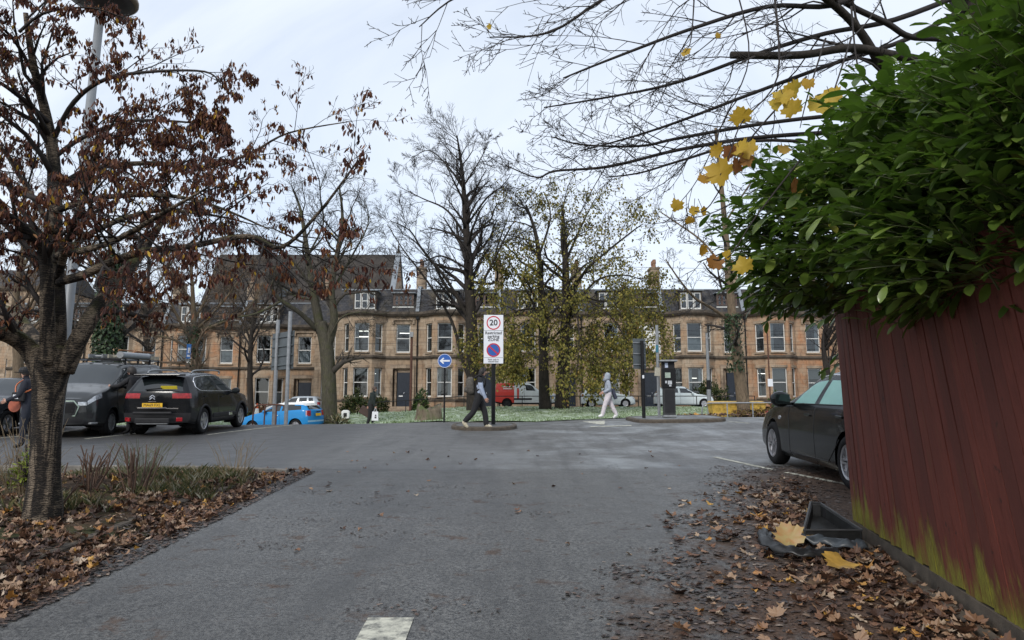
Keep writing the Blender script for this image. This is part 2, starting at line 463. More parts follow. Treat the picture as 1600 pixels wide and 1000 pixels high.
# painted lines, each a sheet that follows the road
def marking(pts, wd, name='road_marking', dz=.006, label=None):
    b = MB(); a, c2 = V(pts[0]), V(pts[1]); d = (c2 - a); n = max(2, int(d.length / .25)); q = V((-d.y, d.x)).normalized() * wd / 2
    for i in range(n):
        p0 = a + d * i / n; p1 = a + d * (i + 1) / n
        b.poly([(p.x, p.y, gz(p.x, p.y) + dz) for p in (p0 - q, p1 - q, p1 + q, p0 + q)])
    return tag(b.build(name, M['paint'], fix=True), kind='structure')
marking([(-.76, 2.0), (-.79, 5.0)], .30)
marking([(-8.05, 19.6), (-7.0, 23.6)], .10)
marking([(-12.9, 18.2), (-11.8, 23.4)], .10)
marking([(-10.55, 18.3), (-10.05, 20.2)], .10)
marking([(3.9, 14.3), (4.35, 12.4)], .11)
marking([(4.45, 12.1), (5.2, 9.6)], .11)
marking([(7.6, 24.6), (9.3, 24.2)], .10)
marking([(-4.6, 25.0), (-3.6, 26.6)], .12)
marking([(6.6, 22.6), (7.0, 21.8)], .10)
b = MB()
for tri in ([(2.35, 24.9), (3.1, 24.6), (2.8, 22.4), (2.68, 22.4)], [(2.3, 21.8), (3.5, 21.8), (3.5, 21.55), (2.3, 21.55)]):
    b.poly([(x, y, gz(x, y) + .012) for x, y in tri])
tag(b.build('road_marking', M['paint'], fix=True), kind='structure')

# traffic islands
def island(pts, name, h, mt):
    n = len(pts); b = MB()
    ctr = V((sum(p[0] for p in pts) / n, sum(p[1] for p in pts) / n))
    pl = [V((p[0], p[1])) for p in pts]
    out = [(p.x, p.y, gz(p.x, p.y) - .1) for p in pl]
    l1 = [(p.x, p.y, gz(p.x, p.y) + h * .75) for p in pl]
    l2 = [(p.x, p.y, gz(p.x, p.y) + h) for p in [ctr + (q - ctr) * .97 for q in pl]]
    l3 = [(p.x, p.y, gz(p.x, p.y) + h) for p in [ctr + (q - ctr) * (1 - .13 / max(.2, (q - ctr).length)) for q in pl]]
    l4 = [(x, y, z - .01) for x, y, z in l3]
    for i in range(n):
        j = (i + 1) % n
        for k, (u, v) in enumerate(((out, l1), (l1, l2), (l2, l3), (l3, l4))): b.poly([u[i], u[j], v[j], v[i]], 0)
    for i in range(n): b.poly([l4[i], l4[(i + 1) % n], (ctr.x, ctr.y, gz(ctr.x, ctr.y) + h)], 1)
    return tag(b.build(name, mt, fix=True), kind='structure')
def oval(cx, cy, rx, ry, n=28, p=2.6):
    out = []
    for i in range(n):
        a = 2 * math.pi * i / n; c_, s_ = math.cos(a), math.sin(a)
        out.append((cx + rx * math.copysign(abs(c_) ** (2 / p), c_), cy + ry * math.copysign(abs(s_) ** (2 / p), s_)))
    return out
IH = .11
island(oval(-.83, 22.2, .98, 1.25), 'traffic_island', IH, [M['kerbdark'], M['asphalt']])
island(oval(5.25, 24.0, 1.45, 1.7, p=4), 'traffic_island', IH, [M['kerbdark'], M['asphalt']])

# ------------------------------------------------------------------ grass, leaves
def tuft(b, p, h, wd, n, lean=.5, r=rnd):
    for _ in range(n):
        a = r.uniform(0, 6.283); l = r.uniform(.1, lean) * h; hh = h * r.uniform(.6, 1.1)
        d = V((math.cos(a), math.sin(a), 0)); s = V((-d.y, d.x, 0)) * wd / 2
        o = p + d * r.uniform(0, .04)
        b.poly([o - s, o + s, o + d * l * .4 + s * .7 + V((0, 0, hh * .6)), o + d * l + V((0, 0, hh)), o + d * l * .4 - s * .7 + V((0, 0, hh * .6))])
M['blade'] = leafmat('frosty_grass', [(0, (.08, .12, .04)), (.35, (.17, .24, .09)), (.5, (.34, .44, .27)), (1, (.60, .68, .54))], .8, .2, .15)
M['rough_grass'] = leafmat('rough_grass', [(0, (.04, .055, .02)), (.4, (.09, .10, .04)), (.7, (.22, .17, .09)), (1, (.34, .34, .27))], .8, .2, .15)
b = MB(); rg = random.Random(11)
for _ in range(9000):
    y = LOTY + 21 * rg.random() ** 1.5; x = rg.uniform(-9.7, 13)
    if x > 7.5 and y < 33.5: continue
    k = noise.noise((x * .35, y * .35, 7))
    if y < 31 and x < -3 or rg.random() < .75 + k: tuft(b, V((x, y, gz(x, y) + .02)), rg.uniform(.05, .13) * (1.5 if x < -4 and y < 34 else 1), .03, 3, .9, rg)
for _ in range(800):
    x, y = rg.uniform(-40, -10), rg.uniform(42, 51); tuft(b, V((x, y, gz(x, y) + .02)), .15, .04, 4, .7, rg)
tag(b.build('frosty_grass', M['blade']), 'short green grass whitened by frost across the lawn before the terrace', 'grass', kind='stuff')

LOBE = [(0, -.40), (.13, -.31), (.36, -.42), (.40, -.29), (.53, -.25), (.46, -.09), (.67, .09), (.55, .17), (.56, .35), (.41, .27), (.33, .34), (.31, .50), (.16, .50), (0, .70)]
LOBE = LOBE + [(-x, y) for x, y in reversed(LOBE[1:-1])]
def maple(b, p, s, nrm, rot, r, curl=.25, m=0):
    nrm = V(nrm).normalized(); u = nrm.orthogonal().normalized(); v = nrm.cross(u)
    ca, sa = math.cos(rot), math.sin(rot); u, v = u * ca + v * sa, v * ca - u * sa
    cu, cv = r.uniform(-curl, curl), r.uniform(0, curl)
    base = len(b.v); pts = [(0, 0)] + LOBE
    for x, y in pts:
        x *= r.uniform(.88, 1.1); y *= r.uniform(.9, 1.08)
        z = cu * (y * y) * 1.2 + cv * (x * x) * 2 + (abs(x) * .06) + r.uniform(-.02, .02) * (1 + 4 * curl)
        b.v.append(tuple(p + (u * x + v * y + nrm * z) * s))
    n = len(LOBE)
    for i in range(n): b.f.append((base, base + 1 + i, base + 1 + (i + 1) % n)); b.m.append(m)
def flake(b, p, s, r):
    a = r.uniform(0, 6.283); u = V((math.cos(a), math.sin(a), r.uniform(-.15, .15))); v = V((-u.y, u.x, r.uniform(-.2, .2)))
    k = r.randint(4, 6); base = len(b.v); b.v.append(tuple(p + V((0, 0, s * r.uniform(.0, .2)))))
    for i in range(k):
        t_ = 6.283 * i / k; q = s * r.uniform(.3, .75)
        b.v.append(tuple(p + u * math.cos(t_) * q + v * math.sin(t_) * q * .7 + V((0, 0, r.uniform(0, .12) * s))))
    for i in range(k): b.f.append((base, base + 1 + i, base + 1 + (i + 1) % k)); b.m.append(0)
M['litter'] = leafmat('fallen_leaf', [(0, (.035, .021, .016)), (.28, (.085, .045, .030)), (.52, (.17, .088, .052)), (.72, (.27, .155, .09)), (.87, (.36, .25, .165)), (.95, (.45, .36, .27)), (.958, (.42, .19, .05)), (1, (.50, .30, .07))], .55, .4, .1)
M['mulch'] = leafmat('leaf_mulch', [(0, (.018, .012, .010)), (.5, (.055, .035, .027)), (.85, (.125, .082, .06)), (.96, (.21, .155, .115)), (1, (.30, .24, .19))], .5, .45, 0)
FX = lambda y: 2.88 + (y - 4.0) * .165        # foot of the fence
b = MB(); b2 = MB(); r = random.Random(5)
def hug(x, y):
    return (bedz(x, y) if (x < -3.75 and y < 12) else gz(x, y)) + .012
for _ in range(2700):                          # against the fence
    y = r.uniform(2.2, 12.2)
    if y > 8 and r.random() < (y - 8) / 3.6: continue
    e = abs(r.gauss(0, .55)) if r.random() < .75 else r.uniform(0, 1.9); x = min(FX(min(y, 7.6)), 3.6) - .08 - e + (max(0, y - 7.7) * .25)
    if x < .7 + (y - 5.8) * .40 and r.random() < .8: continue
    maple(b, V((x, y, hug(x, y) + .05 * math.exp(-e * 3) * r.random())), r.choice((.035, .04, .045, .05, .06, .065, .07, .08, .11)), (r.gauss(0, .22), r.gauss(0, .22), 1), r.uniform(0, 6.28), r, .6)
for _ in range(6000):                          # bed on the left
    y = r.uniform(3.0, 12.3); x = -3.30 - abs(r.gauss(0, 1.5))
    if x < -9: continue
    if noise.noise((x * 1.1, y * .9, 4)) + .35 * noise.noise((x * 3, y * 3, 9)) < -.12 and r.random() < .85: continue
    if y > 11.9 and r.random() < .5: continue
    maple(b, V((x, y, hug(x, y) + r.uniform(0, .03))), r.uniform(.04, .09), (r.gauss(0, .35), r.gauss(0, .35), 1), r.uniform(0, 6.28), r, .8)
for _ in range(70):                           # strays on the road
    x, y = r.uniform(-3.4, 3.2), r.uniform(6.5, 16)
    if x > -1 and r.random() < .5: continue
    maple(b, V((x, y, hug(x, y))), r.uniform(.035, .07), (r.gauss(0, .2), r.gauss(0, .2), 1), r.uniform(0, 6.28), r, .5)
for _ in range(260):                           # under the planting on the far right and along the lawn edge
    x, y = r.uniform(6.5, 13), r.uniform(26.2, 29); maple(b, V((x, y, gz(x, y) + .09)), r.uniform(.08, .16), (r.gauss(0, .3), r.gauss(0, .3), 1), r.uniform(0, 6.28), r, .6)
for _ in range(21000):
    y = r.uniform(2.6, 13); x0 = .95 + (y - 5.8) * .42; x = x0 - .45 + abs(r.gauss(0, 1.2))
    if x > 3.7 + max(0, y - 8) * .5: continue
    if r.random() > sm(-.5, 1.3, x - x0 + 1.1 * noise.noise((x * 1.9, y * 1.9, 1)) + .5 * noise.noise((x * 6, y * 6, 1))): continue
    flake(b2, V((x, y, gz(x, y) + .005)), r.choice((.012, .018, .02, .025, .03, .045, .06)), r)
for _ in range(7500):
    y = r.uniform(3, 12.2); x = -3.2 - abs(r.gauss(0, .45)); flake(b2, V((x, y, hug(x, y) - .004)), r.uniform(.02, .05), r)
for _ in range(420):
    cx, cy = r.choice([(-1.9, 9.3), (-2.2, 8.2), (-1.4, 7.5), (-2.3, 7.1), (-.3, 9.9), (.3, 8.6), (-1.2, 10.6), (-.6, 5.2), (-2.6, 10.2)])
    x, y = cx + r.gauss(0, .28), cy + r.gauss(0, .12); flake(b2, V((x, y, gz(x, y) + .006)), r.uniform(.015, .04), r)
tag(b.build('fallen_leaves', M['litter'], smooth=False), 'brown and orange fallen leaves heaped on the bed and along the fence foot', 'leaves', kind='stuff')
tag(b2.build('leaf_mulch', M['mulch']), 'dark trodden leaf mulch spread over the asphalt edges', 'leaf mulch', kind='stuff')
# tussocks of rough grass and dead stems in the bed
b = MB(); r = random.Random(21)
for _ in range(750):
    c0 = r.choice([(-5.2, 10.9, 1.0, .5), (-4.5, 10.4, .6, .5), (-4.4, 9.6, .5, .3), (-6.3, 11.2, 1.2, .5), (-6.9, 9.3, .8, 1.2), (-4.3, 11.0, .7, .4), (-5.1, 8.4, .3, .3)])
    x, y = c0[0] + r.gauss(0, c0[2] * .6), c0[1] + r.gauss(0, c0[3] * .7)
    if x > -3.8 or y > 12: continue
    tuft(b, V((x, y, hug(x, y))), r.uniform(.06, .17), .010, 6, 1.0, r)
tag(b.build('rough_grass', M['rough_grass']), 'frosted tussocks of grass among the leaves of the bed', 'grass', kind='stuff')
# ------------------------------------------------------------------ the red fence
t = NT('red_fence_stain'); c = t.coord()
ge = t.n('ShaderNodeNewGeometry'); sx = t.n('ShaderNodeSeparateXYZ'); t.t.links.new(c, sx.inputs[0])
ri = ge.outputs['Random Per Island']
vec = t.n('ShaderNodeVectorMath', operation='ADD'); t.t.links.new(t.coord((7, 7, .9)), vec.inputs[0]); t.t.links.new(ri, vec.inputs[1])
gr = t.noise(vec.outputs[0], 4, 7, .68, .4); fine = t.noise(t.coord((60, 60, 4)), 2, 5, .7)
col = t.mix(t.ramp(gr, [(.3, 0), (.7, 1)]), (.115, .030, .021), (.20, .052, .036))
col = t.mix(t.math('MULTIPLY', ri, .75), col, (.085, .028, .022))
col = t.mix(t.math('MULTIPLY', t.ramp(fine, [(.52, 0), (.75, 1)]), .5), col, (.035, .014, .012))
sp = t.ramp(t.noise(t.coord((5, 5, 4)), 2.2, 4, .6), [(.66, 0), (.70, 1)])
col = t.mix(t.math('MULTIPLY', sp, .6), col, (.02, .012, .011))
n1 = t.noise(t.coord((3.2, 3.2, .9)), 2.0, 6, .7)
al = t.math('MULTIPLY', t.math('SUBTRACT', t.math('ADD', t.math('ADD', .33, t.math('MULTIPLY', ri, .16)), t.math('MULTIPLY', t.math('SUBTRACT', n1, .5), 1.3)), t.math('SUBTRACT', sx.outputs[2], t.math('MULTIPLY', sx.outputs[0], -.066))), 4.2, True)
al = t.math('MULTIPLY', al, t.math('ADD', .45, t.math('MULTIPLY', fine, .8)), True)
col = t.mix(al, col, t.mix(t.ramp(fine, [(.3, 0), (.6, 1)]), (.09, .085, .016), (.25, .24, .035)))
al2 = t.ramp(t.noise(t.coord((9, 9, .6)), 1.3, 4, .6), [(.62, 0), (.74, 1)])
col = t.mix(t.math('MULTIPLY', al2, .22), col, (.13, .12, .03))
t.bump(t.math('ADD', fine, gr), .35, .008)
t.out(color=col, rough=.72, spec=.3); M['fence'] = t.mat
M['oldwood'] = mat('weathered_timber', (.07, .035, .025), .85, var=.4, vs=12, bump=.4)

A, B = V((FX(7.6), 7.6, 0)), V((FX(1.4), 1.4, 0))
fdir = (B - A).normalized()
fl = thing('wooden_fence', 'leaning dark red board fence green with algae along its foot', 'fence', (A.x, A.y, gz(A.x, A.y)), math.atan2(fdir.y, fdir.x))
LEAN = .085
r = random.Random(3)
slope = (gz(B.x, B.y) - gz(A.x, A.y)) / (B - A).length
b = MB(); x = 0; k = 0; H = 2.38
Ln = (B - A).length
def lean(p):       # fence leans out over the road: local -y is the road side
    return (p[0], p[1] - p[2] * (.028 + .03 * min(3.2, max(0, p[0]))), p[2])
while x < Ln:
    wd = r.choice([.145, .15, .14, .10, .15, .075]); off = r.uniform(-.0015, .0015); ov = -r.choice((.0015, .0025, .004, .0055))
    z0 = .13 + slope * (x + wd / 2) + r.uniform(-.02, .015); z1 = H + slope * (x + wd / 2) + r.uniform(-.015, .015)
    tw = r.uniform(-.004, .004)
    pts = []
    for zz in (z0, z0 + (z1 - z0) * .33, z0 + (z1 - z0) * .66, z1):
        bow = r.uniform(-.004, .004)
        for xx, yy in ((x - ov, off - .02), (x + wd + ov, off - .02), (x + wd + ov, off), (x - ov, off)):
            pts.append(lean((xx, yy + bow, zz)))
    fs = [(0, 3, 2, 1), (12, 13, 14, 15)]
    for q in range(3):
        for s_ in range(4): fs.append((q * 4 + s_, q * 4 + (s_ + 1) % 4, q * 4 + 4 + (s_ + 1) % 4, q * 4 + 4 + s_))
    b.mesh(pts, fs); x += wd; k += 1
b.build('board_panel', M['fence'], fl)
b = MB(); vs = []
for zz in (.13, H - .02):
    for yy in (.002, .010):
        for k in range(9): xx = .02 + (Ln - .04) * k / 8; vs.append(lean((xx, yy, zz + slope * xx)))
b.mesh(vs, [(k, k + 1, k + 19, k + 18) for k in range(8)] + [(k + 10, k + 9, k + 27, k + 28) for k in range(8)]); b.build('gap_shade_sheet', M['signblack'], fl)  # black sheet added behind the boards so the gaps read as shadow lines
for hz in (.45, 1.25, 2.2):
    b = MB(); vs = [lean((.02 + (Ln - .02) * k / 8, yy, zz + slope * (.02 + (Ln - .02) * k / 8))) for k in range(9) for yy, zz in ((.014, hz - .045), (.06, hz - .045), (.06, hz + .045), (.014, hz + .045))]
    b.mesh(vs, [(0, 1, 2, 3), (35, 34, 33, 32)] + [(k * 4 + i, k * 4 + 4 + i, k * 4 + 4 + (i + 1) % 4, k * 4 + (i + 1) % 4) for k in range(8) for i in range(4)]); b.build('rail', M['oldwood'], fl)
for xx in (.03, 1.83, 3.63, 5.43):
    b = MB(); z0 = slope * xx
    vs = [lean((xx + dx, dy, zz)) for zz in (z0 - .3, z0 + 2.5) for dx, dy in ((0, .062), (.1, .062), (.1, .16), (0, .16))]
    b.mesh(vs, [(3, 2, 1, 0), (4, 5, 6, 7), (0, 1, 5, 4), (1, 2, 6, 5), (2, 3, 7, 6), (3, 0, 4, 7)]); b.build('post', M['oldwood'], fl)
b = MB()
vs = [(xx, yy, zz + slope * xx) for xx in (0, Ln) for yy, zz in ((-.03, -.12), (.06, -.12), (.06, .125), (-.03, .125))]
b.mesh(vs, [(0, 1, 2, 3), (7, 6, 5, 4), (0, 4, 5, 1), (1, 5, 6, 2), (2, 6, 7, 3), (3, 7, 4, 0)]); b.build('gravel_board', M['kerbdark'], fl)

kerb('kerb', [(FX(y) - .13, y, 0) for y in (1.4, 3, 5, 7.4)], M['kerbdark'], .07, .05)

# ------------------------------------------------------------------ rubbish at the fence foot
M['crate'] = mat('grubby_black_plastic', (.016, .017, .018), .42, var=.5, vs=15)
cx, cy = 2.93, 7.15
cr_ = thing('plastic_crate', 'broken black plastic crate tipped on its side at the fence foot', 'crate', (cx, cy, gz(cx, cy) + .0), 0)
b = MB()
tri = [(-.24, -.20), (.30, -.20), (.12, .26), (.03, .28)]
zt, z0 = .24, .02
def slant(p, z): return (p[0], p[1], z + (p[1] + .2) * .42)
for i in range(4):
    a_, c_ = tri[i], tri[(i + 1) % 4]; d = (V(c_) - V(a_)); q = V((-d.y, d.x)).normalized() * -.018
    o0, o1, i0, i1 = a_, c_, (a_[0] - q.x, a_[1] - q.y), (c_[0] - q.x, c_[1] - q.y)
    lo, hi = (z0, z0 + .12)
    b.mesh([slant(o0, lo), slant(o1, lo), slant(i1, lo), slant(i0, lo), slant(o0, hi), slant(o1, hi), slant(i1, hi), slant(i0, hi)],
           [(3, 2, 1, 0), (4, 5, 6, 7), (0, 1, 5, 4), (1, 2, 6, 5), (2, 3, 7, 6), (3, 0, 4, 7)])
b.poly([slant(p, z0 + .01) for p in tri])
b.build('shell', M['crate'], cr_, bevel=.006, fix=True)
b = MB()
for i in range(4):
    a_, c_ = V(slant(tri[i], z0 + .125)), V(slant(tri[(i + 1) % 4], z0 + .125)); b.tube([a_, c_], .011, 6)
b.build('rim', mat('worn_black_plastic', (.05, .052, .055), .4, var=.3), cr_)
b = MB()
for i in range(5):
    p = V(slant((.27 - i * .035, -.10 + i * .075), z0 + .06)); b.box(p, (.03, .012, .09), -1.2)
b.build('rib', M['dark'], cr_)
def cloth(name, path, wd, m, parent=None, seed=1):
    b = MB(); r = random.Random(seed); pl = catmull(path, 7); n = 8; rows = []
    for i, p in enumerate(pl):
        d = (pl[min(i + 1, len(pl) - 1)] - pl[max(i - 1, 0)]); q = V((-d.y, d.x, 0)).normalized()
        w_ = wd * (.75 + .35 * noise.noise((i * .45, seed, 0)))
        rows.append([p + q * w_ * (k / n - .5) + V((0, 0, .05 * math.sin(math.pi * k / n) + .045 * noise.noise((i * .4, k * .6, seed)) + .02)) for k in range(n + 1)])
    vs = [q for r_ in rows for q in r_]
    b.mesh(vs, [(i * (n + 1) + k, i * (n + 1) + k + 1, (i + 1) * (n + 1) + k + 1, (i + 1) * (n + 1) + k) for i in range(len(rows) - 1) for k in range(n)])
    o = b.build(name, m, parent, smooth=True); s = o.modifiers.new('thick', 'SOLIDIFY'); s.thickness = .008
    return o
def gp(x, y, dz=.02): return (x, y, gz(x, y) + dz)
o = cloth('rubber_mat', [gp(2.35, 7.0, .09), gp(2.28, 6.72, .06), gp(2.42, 6.5, .03), gp(2.62, 6.5, .02), gp(2.80, 6.58, .015)], .17, M['crate'], seed=3)
tag(o, 'crumpled black rubber strip lying in the leaves, curling up at one end', 'rubber strip')
o = cloth('torn_plastic', [gp(2.62, 6.95, .05), gp(2.78, 6.85, .05), gp(2.98, 6.72, .04), gp(3.14, 6.72, .03)], .16, mat('dirty_grey_plastic', (.05, .06, .07), .4, var=.5, vs=12), seed=9)
tag(o, 'torn grey black plastic sheet among leaves in front of the crate', 'plastic sheet')
b = MB(); r = random.Random(2)
maple(b, V(gp(2.50, 6.80, .12)), .235, (-.15, -.85, .6), 2.6, r, .3)
t = NT('yellow_leaf'); c = t.coord()
t.out(color=t.mix(t.ramp(t.noise(c, 14, 4, .6), [(.4, 0), (.68, 1)]), (.36, .28, .12), (.38, .20, .08)), rough=.5, spec=.4)
o = b.build('maple_leaf', t.mat, smooth=True); tag(o, 'large yellow maple leaf resting on the black rubber strip', 'leaf')
o['label'] = 'large yellow maple leaf resting on the black rubber strip'
for i, (x, y, s, lab) in enumerate(((2.58, 5.95, .24, 'flat yellow maple leaf lying on brown leaves nearer than the rubber strip'), (3.28, 8.05, .22, 'bright yellow maple leaf behind the crate beside the fence end'), (2.72, 6.98, .15, 'small yellow leaf lying on the torn plastic beside the crate'))):
    b = MB(); maple(b, V(gp(x, y, .11 if i < 2 else .12)), s, (.1, -.35, 1), 1.3 + i, r, .25); o = b.build('maple_leaf', mat('golden_leaf', (.38, .23, .05), .5, var=.35, vs=12), smooth=True); tag(o, lab, 'leaf')
# ------------------------------------------------------------------ the terrace
def stonemat(name, a, b, c3, soot=.85):
    t = NT(name); tc_ = t.n('ShaderNodeTexCoord'); s = t.n('ShaderNodeSeparateXYZ'); t.t.links.new(tc_.outputs['Object'], s.inputs[0])
    u = t.math('SUBTRACT', s.outputs[0], t.math('MULTIPLY', s.outputs[1], .9)); cb = t.n('ShaderNodeCombineXYZ', {0: u, 1: s.outputs[2]})
    br = t.n('ShaderNodeTexBrick', {'Scale': 1.0, 'Mortar Size': .012, 'Mortar Smooth': .2, 'Brick Width': .78, 'Row Height': .33, 'Color1': (0, 0, 0, 1), 'Color2': (1, 1, 1, 1), 'Mortar': (.5, .5, .5, 1)}, offset=.5)
    t.t.links.new(cb.outputs[0], br.inputs['Vector'])
    oc = tc_.outputs['Object']
    col = t.mix(br.outputs['Color'], a, b)
    col = t.mix(t.ramp(t.noise(oc, .9, 5, .6), [(.45, 0), (.66, 1)]), col, c3)
    col = t.mix(t.math('MULTIPLY', t.ramp(t.noise(t.coord((1.1, 1.1, .45)), 1.5, 7, .7), [(.50, 0), (.72, 1)]), soot), col, (.035, .028, .022))
    gr = t.noise(oc, 9, 5, .7)
    col = t.mix(t.math('MULTIPLY', t.ramp(gr, [(.4, 0), (.7, 1)]), .35), col, t.mix(.5, col, (.05, .04, .03)))
    col = t.mix(t.math('MULTIPLY', br.outputs['Fac'], .55), col, (.07, .055, .04))
    t.bump(t.math('SUBTRACT', gr, br.outputs['Fac']), .4, .03)
    return t.out(color=col, rough=.9, spec=.2)
STONES = [stonemat('sandstone', (.35, .265, .185), (.47, .375, .28), (.37, .265, .175)),
          stonemat('honey_sandstone', (.36, .27, .19), (.46, .37, .275), (.40, .255, .155)),
          stonemat('red_sandstone', (.36, .24, .155), (.45, .33, .23), (.44, .22, .115), .75)]
M['trim'] = stonemat('dressed_sandstone', (.33, .255, .18), (.42, .33, .245), (.22, .165, .12), .7)
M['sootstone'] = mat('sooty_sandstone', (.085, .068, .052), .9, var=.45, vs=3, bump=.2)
t = NT('slate'); tc_ = t.n('ShaderNodeTexCoord'); s = t.n('ShaderNodeSeparateXYZ'); t.t.links.new(tc_.outputs['Object'], s.inputs[0])
cb = t.n('ShaderNodeCombineXYZ', {0: s.outputs[0], 1: t.math('ADD', s.outputs[2], t.math('MULTIPLY', s.outputs[1], .3))})
br = t.n('ShaderNodeTexBrick', {'Scale': 1.0, 'Mortar Size': .012, 'Brick Width': .3, 'Row Height': .21, 'Color1': (.024, .025, .029, 1), 'Color2': (.058, .058, .064, 1), 'Mortar': (.012, .012, .013, 1)}, offset=.5)
t.t.links.new(cb.outputs[0], br.inputs['Vector'])
n_ = t.noise(t.coord((1, 1, .5)), 1.4, 6, .7)
col = t.mix(t.ramp(n_, [(.48, 0), (.70, 1)]), br.outputs['Color'], (.10, .085, .062))
t.bump(br.outputs['Fac'], .3, .02); M['slate'] = t.out(color=col, rough=.75, spec=.25)
M['lead'] = mat('roof_lead', (.20, .225, .25), .6, .0, var=.25, vs=1.4)
M['frame'] = mat('white_window_paint', (.66, .66, .63), .5, var=.06)
M['brownframe'] = mat('brown_window_paint', (.09, .055, .042), .5, var=.2)
M['bluedoor'] = mat('dark_blue_door_paint', (.012, .018, .030), .35, var=.2)
M['curtain'] = mat('curtain', (.52, .55, .57), .9, var=.2, vs=3)
M['blind'] = mat('roller_blind', (.34, .34, .32), .9, var=.12, vs=2)
M['pot'] = mat('chimney_pot', (.22, .12, .075), .85, var=.3)
t = NT('window_glass'); gl = t.n('ShaderNodeBsdfGlossy', {'Color': (.9, .95, 1, 1), 'Roughness': .03}); tr = t.n('ShaderNodeBsdfTransparent', {'Color': (.66, .72, .74, 1)})
fr_ = t.n('ShaderNodeFresnel', {'IOR': 1.9}); ms = t.n('ShaderNodeMixShader', {0: t.math('MULTIPLY', fr_.outputs[0], .85, True)})
nb = t.n('ShaderNodeBump', {'Strength': .04, 'Distance': .05, 'Height': t.noise(t.coord(), 1.6, 2)}); t.t.links.new(nb.outputs[0], gl.inputs['Normal'])
t.t.links.new(tr.outputs[0], ms.inputs[1]); t.t.links.new(gl.outputs[0], ms.inputs[2]); t.t.links.new(ms.outputs[0], t.t.nodes['Material Output'].inputs[0]); M['pane'] = t.mat
def emit(name, col, s):
    t = NT(name); t.out(color=(.8, .8, .8), emit=col, estr=s); return t.mat
M['tube'] = emit('lit_lamp', (1, .95, .84), 2.2)

def wall_holes(b, p0, p1, z0, z1, holes, depth=.24, m=0):
    """a wall face from p0 to p1 (seen from its right-hand side) with openings that have real reveals"""
    p0, p1 = V((p0[0], p0[1], 0)), V((p1[0], p1[1], 0)); d = (p1 - p0); ln = d.length; d.normalize(); inn = V((-d.y, d.x, 0)) * depth
    us = sorted({0, ln, *[h[0] for h in holes], *[h[1] for h in holes]}); zs = sorted({z0, z1, *[h[2] for h in holes], *[h[3] for h in holes]})
    P = lambda u, z: p0 + d * u + V((0, 0, z))
    for i in range(len(us) - 1):
        for j in range(len(zs) - 1):
            uc, zc = (us[i] + us[i + 1]) / 2, (zs[j] + zs[j + 1]) / 2
            if any(h[0] < uc < h[1] and h[2] < zc < h[3] for h in holes): continue
            b.poly([P(us[i], zs[j]), P(us[i + 1], zs[j]), P(us[i + 1], zs[j + 1]), P(us[i], zs[j + 1])], m)
    for u0, u1, a, c in holes:
        for q in ((P(u0, a), P(u0, c)), (P(u0, c), P(u1, c)), (P(u1, c), P(u1, a)), (P(u1, a), P(u0, a))):
            b.poly([q[0], q[1], q[1] + inn, q[0] + inn], m)
def band(b, poly, z0, z1, out, m=0):
    """a moulding that runs along the front and turns round the bay"""
    P = [V((p[0], p[1])) for p in poly]; N = []
    for i in range(len(P)):
        ds = []
        if i: ds.append((P[i] - P[i - 1]).normalized())
        if i < len(P) - 1: ds.append((P[i + 1] - P[i]).normalized())
        ns_ = [V((d.y, -d.x)) for d in ds]; n_ = sum(ns_, V((0, 0))).normalized(); k = 1 / max(.4, n_.dot(ns_[0])); N.append(n_ * k)
    ring = []
    for p, n_ in zip(P, N):
        q = p + n_ * out; h = p - n_ * .02; mid = p + n_ * out * .55
        ring.append([(h.x, h.y, z0), (mid.x, mid.y, z0), (q.x, q.y, z0 + (z1 - z0) * .45), (q.x, q.y, z1), (h.x, h.y, z1)])
    for r0, r1 in zip(ring, ring[1:]):
        for k in range(5): b.poly([r0[k], r1[k], r1[(k + 1) % 5], r0[(k + 1) % 5]], m)
    b.poly(ring[0], m); b.poly(list(reversed(ring[-1])), m)
wr = random.Random(77)
